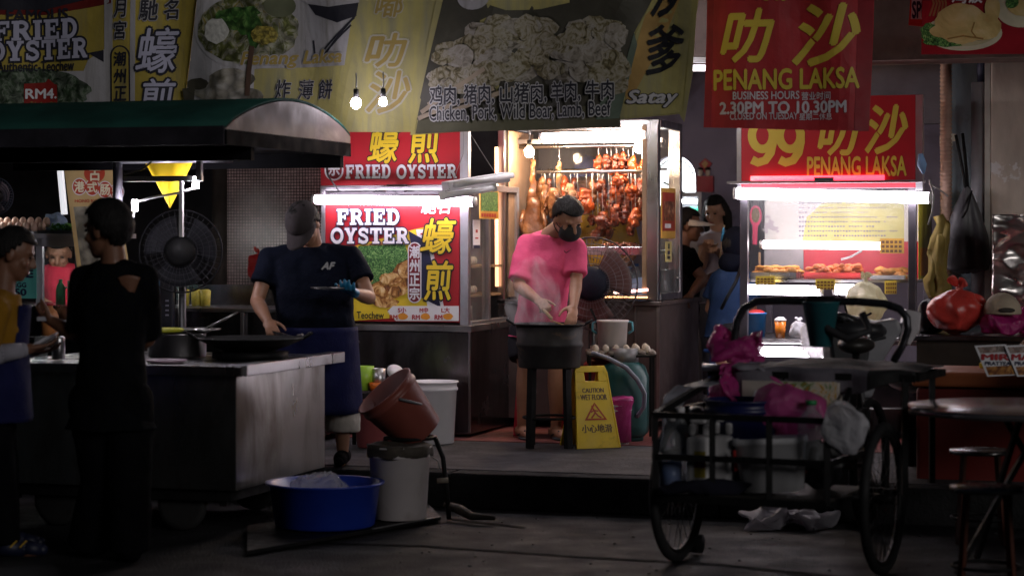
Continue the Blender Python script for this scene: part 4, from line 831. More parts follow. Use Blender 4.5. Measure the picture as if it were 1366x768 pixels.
def artA(b, d):
    k = lambda n: d - .0022 * n
    ppoly(b, Fb, [(-60, -40), (150, -40), (150, 5), (60, 20), (-60, 21)], k(1), M('banner deep red', (.14, .012, .01), .6), .001)
    ppoly(b, Fb, [(-60, -40), (190, -40), (120, -2), (60, 13), (-60, 15)], k(2), ink, .001)
    ppoly(b, Fb, [(118, 80), (140, 66), (140, 145), (-60, 145), (-60, 95), (112, 95)], k(1), canv_w, .001)
    ppoly(b, Fb, [(118, 71), (139, 67), (139, 83)], k(2), ink, .001)
    pell(b, Fb, 40, 122, 80, 30, k(2), greenpic, .001, 34, .05, 2)
    ppoly(b, Fb, [(140, -40), (153, -40), (150, 150), (140, 150)], k(1), canv_w, .001); ppoly(b, Fb, [(177, -40), (183, -40), (181, 150), (174, 150)], k(1), canv_w, .001)
    words(b, Fb, 'FAMOUS', (11, 14, 90, 26), k(3), ink, bold=.03)
    slab(b, Fb, 'FRIED', (-6, 30, 104, 53), k(3), lilac, ink, 1.0, tilt=.02)
    slab(b, Fb, 'OYSTER', (-12, 57, 118, 80), k(3), lilac, ink, 1.0, tilt=.02)
    words(b, Fb, 'Authentic-Teochew', (0, 83, 99, 94), k(3), ink, bold=.02)
    ppoly(b, Fb, [(32, 112), (58, 110), (62, 105), (70, 112), (74, 113), (74, 148), (32, 149)], k(3), M('price red', (.30, .02, .015), .6), .001); ppoly(b, Fb, [(32, 146), (74, 145), (74, 150), (32, 150)], k(4), canv_y, .001)
    words(b, Fb, 'RM4.', (34, 119, 73, 131), k(5), white_s, bold=.03); words(b, Fb, 'Take Away Only', (40, 136, 74, 141), k(5), gold_f, bold=.02)
    for ch, y in (('月', 0), ('宮', 29)): words(b, Fb, ch, (154, y, 171, y + 23), k(3), ink, bold=.02, shear=.1, outline=(canv_w, .05))
    pill(b, Fb, 148, 61, 175, 170, k(2), ink, canv_y)
    for i, ch in enumerate('潮州正宗'): words(b, Fb, ch, (153, 70 + 23 * i, 170, 88 + 23 * i), k(4), ink, bold=.025, shear=.08)
    words(b, Fb, '馳', (187, 0, 209, 27), k(3), ink, bold=.02, shear=.1, outline=(canv_w, .04)); words(b, Fb, '名', (217, -1, 236, 25), k(3), ink, bold=.02, shear=.1, outline=(canv_w, .04))
    words(b, Fb, '蠔', (183, 38, 236, 96), k(3), lilac, bold=.012, shear=.18, outline=(ink, .055)); words(b, Fb, '煎', (188, 106, 232, 152), k(3), lilac, bold=.012, shear=.15, outline=(ink, .055))
banner('yellow_banner', 'yellow banner reading famous fried oyster above the dark green canopy', [(-70, -45), (276, -45), (262, 0), (240, 158), (-70, 158)], canv_y, artA, wave(.018, .8, .3), .02)
def artB(b, d):
    k = lambda n: d - .0022 * n
    ppoly(b, Fb, [(268, -45), (482, -45), (474, 0), (462, 88), (340, 92), (336, 160), (240, 160), (262, 4)], k(1), canv_w, .001)
    pell(b, Fb, 332, 38, 74, 55, k(2), canv_w, .001, 40); pell(b, Fb, 330, 40, 66, 46, k(3), laksapic, .001, 40, .03, 4)
    for s_, (cx, cy, rx, ry) in enumerate(((318, 26, 20, 15), (335, 34, 18, 17), (330, 18, 16, 10), (300, 22, 11, 9), (340, 52, 9, 12))): pell(b, Fb, cx, cy, rx, ry, k(4) - s_ * .0003, leafpic, .001, 14, .22, s_)
    pell(b, Fb, 290, 42, 17, 17, k(4.9), M('noodle white', (.5, .5, .46), .6, var=.3, scale=40), .001, 16, .15, 9); pell(b, Fb, 353, 47, 17, 13, k(5.2), picture('egg yellow photograph', [(.4, (.4, .32, .05)), (.6, (.5, .42, .1)), (.7, (.1, .08, .03))], 30, .5), .001, 18, .1, 10)
    pell(b, Fb, 372, 8, 25, 18, k(2.6), canv_w, .001, 26); pell(b, Fb, 372, 8, 20, 15, k(4), M('sauce green', (.10, .11, .06), .6), .001, 26)
    ppoly(b, Fb, [(408, 4), (480, -2), (476, 22), (452, 31), (420, 20)], k(2), ink, .001); ppoly(b, Fb, [(395, -3), (480, -20), (480, 4), (440, 10), (408, 5)], k(3), canv_w, .001)
    for (a, c) in (((474, 24), (428, 72)), ((470, 34), (433, 73)), ((476, 20), (437, 70)), ((417, 54), (419, 72))): pstroke(b, Fb, [a, c], 2.2, k(3), ink)
    for s_, (cx, cy, rx, ry) in enumerate(((310, 106, 30, 14), (290, 122, 34, 13), (262, 112, 16, 8), (330, 128, 22, 10))): pell(b, Fb, cx, cy, rx, ry, k(2) - s_ * .0015, rollpic if s_ != 2 else darkg, .001, 20, .06, s_)
    pstroke(b, Fb, [(337, 62), (333, 92), (330, 128)], 6, k(6), M('banner brown', (.08, .045, .03), .6)); ppoly(b, Fb, [(240, 118), (258, 116), (256, 138), (243, 138)], k(5), darkg, .001)
    words(b, Fb, 'Penang Laksa', (322, 70, 458, 89), k(4), gold_f, shear=.25, bold=.03, outline=(canv_w, .04))
    for ch, x in (('炸', 366), ('薄', 396), ('餅', 424)): words(b, Fb, ch, (x, 107, x + 21, 132), k(3), ink, bold=.012, shear=.15, outline=(canv_w, .03))
    ghost = M('ghost letter edge', (.44, .42, .33), .7, var=.2)
    words(b, Fb, '叻', (488, 46, 542, 88), k(2), gold_f, bold=.02, shear=.22, outline=(ghost, .05)); words(b, Fb, '沙', (490, 96, 546, 150), k(2), gold_f, bold=.015, shear=.22, outline=(ghost, .04)); words(b, Fb, '嘟', (500, -10, 540, 22), k(2), gold_f, bold=.015, shear=.2, outline=(ghost, .04))
banner('faded_banner', 'faded yellow green banner with a noodle bowl picture and pale lettering', [(278, -45), (596, -45), (590, 0), (552, 176), (238, 178), (264, 0)], canv_g, artB, wave(.02, .7, 1.7))
def artC(b, d):
    k = lambda n: d - .0022 * n
    ppoly(b, Fb, [(590, 0), (600, -45), (900, -45), (868, 0), (846, 44), (838, 88), (824, 138), (700, 150), (552, 160)], k(1), darkg, .001)
    ppoly(b, Fb, [(640, -45), (760, -45), (760, 4), (720, 12), (675, 14), (650, 6)], k(2), canv_g, .001); pell(b, Fb, 632, -2, 22, 16, k(3), canv_w, .001, 20)
    rd = random.Random(4)
    for s_ in range(105):
        t_ = rd.random(); cx = 580 + 250 * t_ + rd.uniform(-6, 6); cy = 112 - 46 * math.sin(t_ * 2.6) + rd.uniform(-46, 30); rx, ry = rd.uniform(12, 28), rd.uniform(10, 18)
        if cx - rx < 566 + (120 - cy) * .2 or cx + rx > 846 or cy + ry > 134 or cy - ry < 2: continue
        pell(b, Fb, cx, cy, rx, ry, k(2.5) - s_ * .00012, sataypic if s_ % 3 else picture('pale meat photograph', [(.35, (.08, .065, .04)), (.48, (.30, .27, .22)), (.62, (.42, .39, .35)), (.72, (.18, .16, .1))], 14, 1.6, vor=False), .001, 16, .14, s_)
    for a, c in (((560, 150), (648, 92)), ((556, 158), (660, 118)), ((600, 150), (700, 112)), ((570, 140), (630, 104))): pstroke(b, Fb, [a, c], 5, k(8.5), M('skewer bamboo', (.35, .28, .2), .6))
    ppoly(b, Fb, [(902, -45), (868, 0), (848, 44), (826, 158), (908, 150), (930, -45)], k(2.2), canv_g, .001)
    ppoly(b, Fb, [(860, 20), (880, 0), (905, -45), (925, -45), (880, 60), (838, 140), (832, 120)], k(3), M('banner orange streak', (.42, .26, .08), .7, var=.3, scale=4), .001)
    ppoly(b, Fb, [(800, 140), (834, 88), (846, 44), (850, 60), (838, 110), (826, 158), (796, 160)], k(3.4), M('banner green streak', (.12, .16, .12), .7, var=.4, scale=6), .001)
    ppoly(b, Fb, [(556, 158), (700, 150), (826, 138), (828, 170), (552, 178)], k(2.6), M('banner dark olive', (.11, .105, .06), .7, var=.3, scale=3), .001)
    edge = M('banner letter edge', (.5, .49, .5), .6)
    words(b, Fb, '鸡肉, 猪肉, 山猪肉, 羊肉, 牛肉', (573, 115, 819, 137), k(9.5), ink, bold=.02, outline=(edge, .05), tilt=.012)
    words(b, Fb, 'Chicken, Pork, Wild Boar, Lamb, Beef', (572, 142, 815, 160), k(9.5), ink, bold=.015, outline=(edge, .06), tilt=.012)
    words(b, Fb, '沙', (868, -32, 908, 20), k(5), blk_s, bold=.04, shear=.3); words(b, Fb, '爹', (862, 34, 912, 98), k(5), blk_s, bold=.02, shear=.15)
    words(b, Fb, 'Satay', (836, 121, 903, 142), k(5), edge, bold=.035, shear=.3, outline=(blk_s, .04))
banner('satay_banner', 'sagging satay banner with dark skewered meat picture over the roast stall', [(590, -45), (940, -45), (930, 20), (924, 100), (912, 163), (905, 152), (720, 170), (545, 180)], canv_g, artC, wave(.02, .68, .8), -.012)
# big red laksa banner
lo = P(1160, 175, 12.0); F2 = Frame((lo.x, lo.y, 0), YAW + 3)
b = mb(red_b); ppoly(b, F2, [(944, -45), (1167, -45), (1165, 40), (1159, 175), (1050, 173), (938, 170)], 0, red_b, .003)
hem = M('banner hem red', (.26, .012, .02), .6); ppoly(b, F2, [(944, -45), (953, -45), (948, 170), (938, 170)], -.002, hem, .001); ppoly(b, F2, [(1146, -45), (1167, -45), (1159, 175), (1140, 175)], -.002, hem, .001)
words(b, F2, '叻', (962, 14, 1032, 82), -.003, yel_l, bold=.025, shear=.25); words(b, F2, '沙', (1058, 8, 1146, 86), -.003, yel_l, bold=.025, shear=.25); words(b, F2, '嘟', (1000, -34, 1060, 0), -.003, yel_l, bold=.02)
words(b, F2, 'PENANG LAKSA', (952, 94, 1146, 117), -.003, yel_l, bold=.03)
words(b, F2, 'BUSINESS HOURS', (978, 123, 1066, 132), -.003, M('banner pale', (.6, .55, .6), .6), bold=.02); words(b, F2, '营业时间', (1069, 123, 1108, 133), -.003, MATS['banner pale'], bold=.015)
words(b, F2, '2.30PM TO 10.30PM', (960, 137, 1129, 150), -.003, MATS['banner pale'], bold=.035); words(b, F2, 'CLOSED ON TUESDAY', (974, 151, 1064, 159), -.003, MATS['banner pale'], bold=.015); words(b, F2, '星期二休息', (1066, 151, 1110, 160), -.003, MATS['banner pale'], bold=.012)
b.warp(wave(.014, .5, .5)); o = b.build('red_banner'); o.location = F2.o; o.rotation_euler = (0, 0, R(F2.deg)); tag(o, 'big red hanging banner with gold penang laksa lettering and business hours', 'banner')
# pole behind the banners and the rope they hang from
for z in (2.95,):
    b = mb(alu); b.cyl(Fb.m @ Vector((-3.2, .05, z)), Fb.m @ Vector((2.9, .05, z)), .02, n=10); tag(b.build('banner_pole'), 'long horizontal pole the banners hang from, under the shophouse ceiling', 'pole')
# chicken banner top right
ko = P(1229, 72, 12.6); F3 = Frame((ko.x, ko.y, 0), YAW)
b = mb(red_s); ppoly(b, F3, [(1231, -45), (1420, -45), (1420, 72), (1229, 73)], 0, M('glossy poster red', (.30, .012, .022), .35), .006)
skin = picture('poached chicken photograph', [(.3, (.42, .3, .1)), (.5, (.62, .48, .2)), (.7, (.75, .62, .36))], 5, .8, vor=False); plate = M('printed plate', (.6, .57, .42), .5)
pell(b, F3, 1285, 44, 52, 24, -.002, plate, .001, 36); pell(b, F3, 1285, 42, 46, 20, -.003, M('plate inner', (.5, .46, .28), .5), .001, 36)
pell(b, F3, 1240, 44, 12, 14, -.0045, herbpic, .001, 16, .2, 1); pell(b, F3, 1262, 56, 26, 7, -.0045, herbpic, .001, 16, .25, 2)
pell(b, F3, 1282, 32, 35, 27, -.006, skin, .001, 34, .03, 3); pell(b, F3, 1312, 36, 24, 18, -.007, skin, .001, 24, .04, 4); pell(b, F3, 1254, 42, 14, 8, -.007, skin, .001, 20, .05, 5); pell(b, F3, 1324, 12, 10, 20, -.008, skin, .001, 20, .05, 6)
pstroke(b, F3, [(1264, 52), (1285, 48), (1312, 52)], 1.6, -.0085, M('printed shadow brown', (.3, .18, .05), .5)); pstroke(b, F3, [(1300, 30), (1296, 42), (1302, 50)], 1.4, -.0085, MATS['printed shadow brown'])
pell(b, F3, 1362, 12, 34, 25, -.002, plate, .001, 30); pell(b, F3, 1366, 8, 22, 14, -.004, skin, .001, 24, .05, 7); pell(b, F3, 1350, 4, 10, 8, -.005, herbpic, .001, 14, .2, 8)
for k in range(5): pstroke(b, F3, [(1236 + k * 5, -20), (1246 + k * 4, 5), (1240 + k * 5, 22)], 2, -.0016 - k * .0001, M('swirl brown', (.3, .12, .05), .5))
for x, y in ((1270, 1), (1290, -2)): words(b, F3, '鸡饭', (x, y - 16, x + 40, y + 3), -.009, white_s, bold=.03) if x == 1270 else None
o = b.build('chicken_poster'); o.location = F3.o; o.rotation_euler = (0, 0, R(YAW)); tag(o, 'red poster board with a whole poached chicken on a plate, top right', 'poster')
b = mb(M('strip red', (.5, .03, .02), .5)); F4 = Frame((*P(1215, 30, 12.9).to_2d(), 0), YAW); ppoly(b, F4, [(1217, -40), (1236, -40), (1232, 36), (1212, 34)], 0, MATS['strip red'], .003); ppoly(b, F4, [(1217, -20), (1236, -20), (1232, 26), (1215, 26)], -.002, white_s, .001); words(b, F4, 'SPECIAL', (1217, 3, 1262, 23), -.003, navy_s, bold=.04)
o = b.build('red_sign'); o.location = F4.o; o.rotation_euler = (0, 0, R(YAW)); tag(o, 'narrow red sign with blue lettering tucked behind the chicken poster', 'sign')

# ================================================================== STEEL PUSHCART (front left)
cc = P(313, 488, 10.75); Fc = Frame((cc.x, cc.y, 0), YAW)
csteel = M('cart stainless', (.52, .51, .50), .32, 1.0, var=.15, scale=2, bump=.08, bscale=7, stretch=(1, 1, .3), dirt=(.20, .17, .14), dscale=3.5, dthr=(.45, .72), dstretch=(1, 1, .4))  # brown streaks: worn steel, with its dark reflections painted into the colour
cart = TF('food_cart', 'stainless steel hawker pushcart with a curved dark green canopy', 'food cart', Fc)
zc_ = cc.z; zb = Fc.on(313, 655)[1]; dc = 1.22; Wc = -1.35
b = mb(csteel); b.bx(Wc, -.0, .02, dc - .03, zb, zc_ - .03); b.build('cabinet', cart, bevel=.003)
b = mb(steel); b.bx(Wc - .03, -.02, -.02, dc, zc_ - .02, zc_ - .004); b.bx(Wc - .03, .06, -.045, -.021, zc_ - .05, zc_ + .0); b.bx(-.019, .075, -.02, dc + .08, zc_ - .05, zc_ + .006); b.build('counter_top', cart, bevel=.004)
b = mb(blackm); b.bx(Wc + .05, -.05, .06, dc - .08, zb - .06, zb - .002)
for x in (Wc + .08, -.1): 
    for y in (.1, dc - .12): b.bx(x - .02, x + .02, y - .02, y + .02, .14, zb - .06)
b.build('chassis', cart)
for x in (Wc + .3, -.35):
    for y in (.14, dc - .2):
        wh = mb(M('rubber', (.012, .012, .012), .8)); wh.lathe([(.10, -.025), (.125, -.025), (.135, 0), (.125, .025), (.10, .025), (.02, .015), (.02, -.015)], (x, y, .136), 24, (0, 1, 0)); wh.build('wheel', cart)
# canopy
zf0 = Fc.on(300, 172, -.16)[1]; dback = dc + .30; zpk = zf0 + .165; xr = .02
def arch(y):
    t_ = (y + .16) / (dback + .16); return zf0 + (zpk - zf0) * math.sin(math.pi * min(max(t_, 0), 1)) ** .8 + .035 * t_
ys = [-.16 + (dback + .16) * k / 18 for k in range(19)]
green = M('dark green canvas', (.018, .07, .058), .8, spec=.1, var=.25, scale=3, dirt=(.02, .09, .075), dscale=3)
b = mb(green); b.smooth = True
b.sheet(lambda u, v: (Wc - .7 + (xr - Wc + .7) * u, -.16 + (dback + .16) * v, arch(-.16 + (dback + .16) * v) + .012), 8, 18); b.build('canopy', cart, solid=.012)
b = mb(M('canopy end board', (.12, .088, .082), .6, var=.15, scale=4, dirt=(.25, .19, .19), dscale=3)); b.poly([(y, arch(y)) for y in ys] + [(dback, zf0 - .0), (-.16, zf0 - .0)], 0, .012)
b.v = [(xr - .01 + p[1], p[0], p[2]) for p in b.v]; b.build('canopy_end', cart)
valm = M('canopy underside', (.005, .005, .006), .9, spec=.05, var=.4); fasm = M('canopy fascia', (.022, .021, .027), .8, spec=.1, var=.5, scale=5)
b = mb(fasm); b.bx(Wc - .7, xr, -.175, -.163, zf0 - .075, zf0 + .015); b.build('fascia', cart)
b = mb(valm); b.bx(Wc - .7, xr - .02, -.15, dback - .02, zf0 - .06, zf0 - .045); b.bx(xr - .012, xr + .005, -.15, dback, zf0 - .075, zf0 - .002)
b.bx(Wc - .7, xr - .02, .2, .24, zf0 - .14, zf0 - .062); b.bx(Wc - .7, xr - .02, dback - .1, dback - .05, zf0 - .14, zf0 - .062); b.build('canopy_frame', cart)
polem = M('lavender grey pole', (.30, .29, .34), .4, .5, var=.15)
b = mb(polem); 
xa = Fc.on(157, 300, dc - .1)[0]; b.cyl((xa, dc - .1, zc_), (xa, dc - .1, zf0 - .06), .027, n=14)
b.build('post', cart); b = mb(polem); b.cyl((Wc - .02, .04, zc_), (Wc - .02, .04, zf0 - .06), .022, n=12); b.build('post', cart); b = mb(polem); b.cyl((-.52, dc - .1, zf0 - .1), (xa, dc - .1, zf0 - .1), .016); b.build('cross_rail', cart)
# lamp bracket below the canopy
zk = lambda px, py, d=1.05: (Fc.on(px, py, d)[0], d, Fc.on(px, py, d)[1])
b = mb(wmet); b.bar(zk(166, 239), zk(270, 238), .028, .03); b.bar(zk(266, 205), zk(266, 240), .03); b.bar(zk(242, 240), zk(242, 316), .02); b.build('lamp_bracket', cart)
b = mb(MATS['wire']); b.tube([zk(262, 250), zk(240, 257), zk(200, 264), zk(182, 270), zk(178, 290)], .007, 6); b.tube([zk(166, 232), zk(190, 226), zk(206, 212), zk(220, 205)], .006, 6); b.build('cable', cart)
lampw = E('small cart lamp', (.97, .9, 1), 60)
for px, py, lb in ((261, 244, 'small white lamp under the end of the lamp bracket'), (180, 274, 'small white lamp on the bent cable beside the silhouetted head'), (174, 303, 'tiny white lamp low on the bent cable')):
    b = mb(lampw); q = Vector(zk(px, py)); b.cyl(q + Vector((0, 0, .03)), q - Vector((0, 0, .03)) * (1 if py != 303 else .3), .016 if py != 303 else .012, n=10); b.build('lamp', cart, label=lb)
# long cover lamp reflection rail on the cart top left
def cl_(px, py, d, z=None): x, zz = Fc.on(px, py, d); return Fc.m @ Vector((x, d, zc_ if z is None else z))
# woks, pots on the cart
def wok(name, label, p, r, dp, mat=blackm, handle=0.0):
    t = T(name, label, 'wok', p); b = mb(mat); pr = [(r * k / 8, dp * (k / 8) ** 2) for k in range(9)]; b.lathe(pr + [(r + .008, dp + .004), (r + .004, dp + .009)] + [(r * k / 8 * .985, dp * (k / 8) ** 2 + .006) for k in range(8, -1, -1)], (0, 0, 0), 40); b.build('bowl', t)
    b = mb(mat)
    for s_ in (-1, 1):
        a = Matrix.Rotation(R(handle), 3, 'Z'); b.tube([a @ Vector((s_ * (r - .005), -.045, dp)), a @ Vector((s_ * (r + .045), -.04, dp + .03)), a @ Vector((s_ * (r + .045), .04, dp + .03)), a @ Vector((s_ * (r - .005), .045, dp))], .007, 8)
    b.build('handle', t); return t
wk = wok('frying_pan', 'wide black frying pan on the steel cart in front of the cook', cl_(334, 474, .62, zc_ + .028), .275, .075, blackm, 10)
b = mb(blackm); b.lathe([(.17, -.024), (.2, -.024), (.2, 0.01), (.17, .01)], (0, 0, 0), 24); b.build('stand_ring', wk)
pt = pot('cooking_pot', 'round steel pot beside the silhouetted person on the cart', cl_(236, 480, .62, zc_ + .003), .155, .125)
b = mb(M('chartreuse plastic', (.55, .55, .04), .45)); b.lathe([(0, 0), (.12, 0), (.125, .012), (.12, .018), (0, .016)], (0, 0, .132), 24)
o = b.build('yellow_cover'); o.location = cl_(214, 480, .62, zc_ + .003); tag(o, 'yellow green plastic lid lying across the steel pot', 'lid')
o = mb(steel); o.tube([(0, 0, 0), (.07, .0, .035), (.16, 0, .085)], .006, 8); o.sph((-.03, 0, -.012), (.05, .045, .014), 14, 8); o = o.build('ladle'); o.location = cl_(277, 455, .7, zc_ + .155); tag(o, 'steel ladle resting on the rim of the steel pot', 'ladle')
o = mb(steel); o.lathe([(0, 0), (.13, .0), (.14, .006), (.13, .009), (0, .006)], (0, 0, 0), 28); o = o.build('pot_lid'); o.location = cl_(260, 462, .8, zc_ + .138); tag(o, 'flat steel lid behind the ladle on the cart', 'lid')
o = mb(M('pink tray', (.5, .35, .45), .4)); o.lathe([(0, 0), (.09, 0), (.11, .012), (.105, .014), (0, .004)], (0, 0, 0), 28); o = o.build('pink_plate'); o.location = cl_(222, 486, .18, zc_ + .001); tag(o, 'flat pinkish plate at the front edge of the cart', 'plate')
for k, (px, lb) in enumerate(((55, 'short clear jar on the cart beside the apron of the woman'), (78, 'steel sauce jar on the cart between the two customers'))):
    b = mb(clearp if k == 0 else steel); b.lathe([(0, 0), (.035, 0), (.035, .11), (.03, .12), (0, .12)], (0, 0, 0), 16); o = b.build('jar'); o.location = cl_(px, 480, .25, zc_ + .001); tag(o, lb, 'jar')
# yellow pennant
q = [P(190, 211, 12.15), P(260, 210, 12.1), P(227, 278, 12.05)]
def pen(u, v): 
    p = q[0].lerp(q[1], u).lerp(q[2], v) ; return p + Vector((0, .02 * math.sin(u * 7 + v * 2) * (1 - v), 0))
b = mb(M('yellow cloth', (.80, .56, .01), .7, var=.08)); b.sheet(pen, 10, 10); b.bar(q[0] + Vector((-.02, 0, .01)), q[1] + Vector((.02, 0, .01)), .012)
o = b.build('pennant', solid=.002); tag(o, 'yellow triangular cloth pennant hanging under the cart canopy', 'pennant')

# ================================================================== FANS
def fan(name, label, c, r, facing, groundz, mat=M('fan grey', (.025, .025, .03), .6, spec=.2), blade=M('fan blade grey', (.02, .02, .024), .7, spec=.1), hubc=blackm, rings=7, wires=40, polem_=blackp):
    c = Vector(c); t = T(name, label, 'fan', (c.x, c.y, groundz)); h = c.z - groundz; f = Vector(facing).normalized(); q = f.to_track_quat('Z', 'Y').to_matrix(); o = Vector((0, 0, h))
    b = mb(mat)
    for s_ in (1, -1):
        for k in range(1, rings + 1):
            rr = r * k / rings; dp = s_ * .07 * (1 - (k / rings) ** 3); b.tube([o + q @ Vector((rr * math.cos(a), rr * math.sin(a), dp)) for a in [2 * math.pi * j / 36 for j in range(36)]], .002 if k < rings else .006, 5, True)
        for j in range(wires): a = 2 * math.pi * j / wires; b.tube([o + q @ Vector((rr * math.cos(a), rr * math.sin(a), s_ * .07 * (1 - (rr / r) ** 3))) for rr in (r * .2, r * .6, r * .85, r)], .0013, 4)
    b.build('guard', t)
    b = mb(blade)
    for j in range(3):
        a0 = 2 * math.pi * j / 3 + .4
        b.sheet(lambda u, v: o + q @ Vector(((r * .18 + r * .68 * u) * math.cos(a0 + (v - .5) * 1.5), (r * .18 + r * .68 * u) * math.sin(a0 + (v - .5) * 1.5), .03 * (v - .5) * 2)), 6, 10)
    b.build('blade', t, solid=.003)
    b = mb(hubc); b.lathe([(0, .095), (r * .28, .09), (r * .38, .06), (r * .38, -.09), (r * .25, -.22), (0, -.24)], o, 24, f); b.build('motor', t)
    b = mb(polem_); b.cyl((0, .06, .02), (0, .06, h - .05), .024, n=12); b.lathe([(0, 0), (.2, 0), (.2, .015), (.05, .04), (0, .04)], (0, .06, 0), 24); b.build('stand', t); return t
fan('standing_fan', 'grey standing fan with black hub behind the pushcart', P(241, 335, 12.9), .245, (.05, -1, 0), .2)
fan('standing_fan', 'big industrial fan with grey guard behind the man in pink', P(790, 378, 14.15), .30, (-.25, -1, 0), .2, M('fan dull steel', (.10, .095, .1), .5, .4), M('fan blade rust', (.10, .05, .045), .7), M('fan hub blue', (.01, .012, .02), .6, spec=.1), wires=48)
fan('wall_fan', 'blue grey fan cut off by the left edge above the eggs', P(-8, 262, 13.2), .115, (.5, -1, .0), .2, M('fan blue grey', (.06, .08, .12), .5), M('fan blade mauve', (.25, .2, .22), .5))

# ================================================================== REAR STALL AT FAR LEFT (rice rolls)
do = P(160, 420, 13.4); Fd = Frame((do.x, do.y, .203), YAW + 9)
dst = TF('rice_roll_stall', 'pale steel rice roll stall with frosted glass case at far left', 'food stall', Fd)
zt_ = Fd.on(80, 318)[1]; z_c = Fd.on(80, 408)[1]; xl_, xr_ = Fd.on(-40, 350)[0], Fd.on(128, 350)[0]
b = mb(steel_d); b.bx(xl_, xr_, 0, .8, .05, z_c); b.build('cabinet', dst)
palem = M('pale steel', (.42, .42, .46), .5, .2, var=.2, scale=4)
b = mb(palem); 
for x in (xl_, Fd.on(52, 350)[0], Fd.on(104, 350)[0]): b.bx(x - .02, x + .02, 0, .04, z_c, zt_ - .0)
b.bx(xl_, xr_, -.01, .8, zt_, zt_ + .03); b.bx(xl_, xr_, 0, .04, zt_ - .05, zt_); b.bx(Fd.on(106, 350)[0], xr_, .01, .03, z_c, zt_ - .05); b.build('frame', dst)
b = mb(glass('frosted glass', (.86, .88, .88), .10, .3, .02)); b.bx(Fd.on(54, 350)[0], Fd.on(102, 350)[0], .018, .022, z_c, zt_ - .05); b.build('glass_pane', dst)
b = mb(M('teal card', (.10, .42, .38), .5, var=.06)); x0, z1 = Fd.on(-10, 352, -.01); x1, z0 = Fd.on(49, 398, -.01); b.bx(x0, x1, -.02, -.01, z0, z1)
for tx, bx4 in (('RICE', (2, 360, 44, 370)), ('NO EGG', (2, 377, 35, 383)), ('7.50', (8, 385, 35, 394))): words(b, Fd, tx, bx4, -.022, navy_s, bold=.04)
b.build('price_board', dst)
b = mb(E('assumed case tube', (1, .96, .93), 10)); b.cyl((xl_ + .1, .5, zt_ - .03), (xr_ - .06, .5, zt_ - .03), .012, n=10); b.build('tube_light', dst)  # assumed tube, out of view behind the top rail, added to light the case

b = mb(E('added egg light', (1, .95, .92), 12)); b.cyl((xl_ - .1, .12, zt_ + .19), (Fd.on(-14, 300)[0], .12, zt_ + .19), .014, n=10)  # unseen tube added just out of frame to brighten the eggs
tag(b.build('tube_light'), 'unseen tube added out of frame to brighten the eggs on the rice roll stall', 'lamp'); o = bpy.data.objects.get('tube_light'); o = COL.objects[-1]; o.location = Fd.o; o.rotation_euler = (0, 0, R(Fd.deg))
eggp = M('pinkish egg', (.62, .42, .33), .5, var=.12, scale=20)
for r_ in range(3):
    for k in range(8):
        egg(Fd.m @ Vector((Fd.on(-25, 300)[0] + .051 * k + r_ * .01, .1 + r_ * .05, zt_ + .07 + (.03 if r_ == 1 else 0))), eggp, 'pinkish egg piled in the tray on top of the rice roll stall', 'eggs on the rice roll stall', .025)
b = mb(M('white tray', (.6, .6, .62), .5)); b.bx(Fd.on(-30, 300)[0], Fd.on(42, 300)[0], .04, .3, zt_ + .032, zt_ + .045); o = tag(b.build('egg_tray'), 'white tray under the eggs on the rice roll stall', 'tray'); o.location = Fd.o; o.rotation_euler = (0, 0, R(Fd.deg))
t = TF('greens_tray', 'steel tray of chopped green vegetables on top of the rice roll stall', 'tray', Fd)
x0, x1 = Fd.on(50, 312)[0], Fd.on(103, 312)[0]; b = mb(steel); b.bx(x0, x1, .0, .3, zt_ + .032, zt_ + .04); b.bx(x0, x1, -.004, .0, zt_ + .032, zt_ + .05); b.build('dish', t)
b = mb(M('chopped greens', (.12, .36, .06), .6, var=.5, scale=60)); rd = random.Random(8)
for k in range(240):
    p = Vector((rd.uniform(x0 + .06, x1 - .02), rd.uniform(.02, .28), zt_ + .042 + rd.uniform(0, .05))); v = Vector((rd.uniform(-1, 1), rd.uniform(-1, 1), rd.uniform(-.3, .6))) * .025; w_ = v.cross(Vector((0, 0, 1))).normalized() * .006; b.add([p - v - w_, p + v - w_, p + v + w_, p - v + w_], [(0, 1, 2, 3)])
b.build('greens', t)
bag('plastic_bag', 'pale blue crumpled plastic bag standing behind the green vegetables', Fd.m @ Vector((Fd.on(60, 310)[0], .2, zt_ + .04)), (.055, .05, .06), plastic_bag('ice blue bag', (.45, .6, .85), .85), 6, .03, 12, False)
pot('cooking_pot', 'green and steel pot inside the frosted case of the rice roll stall', Fd.m @ Vector((Fd.on(87, 380)[0], .25, z_c + .002)), .07, .15, M('green enamel', (.03, .22, .12), .4))
bottle('green bottle inside the frosted case beside the pot', Fd.m @ Vector((Fd.on(66, 380)[0], .2, z_c + .002)), .03, .16, M('green plastic', (.04, .4, .16), .4), M('green cap', (.03, .25, .1), .4))
bottle('red topped sauce jar on the counter left of the silhouetted customer', Fd.m @ Vector((Fd.on(74, 430)[0], -.1, z_c - .0 - .18)), .055, .20, M('orange sauce', (.4, .16, .05), .4), redp)
b = mb(steel_d); b.bx(xl_, xr_, -.26, -.005, z_c - .20, z_c - .182); b.build('front_shelf', dst)
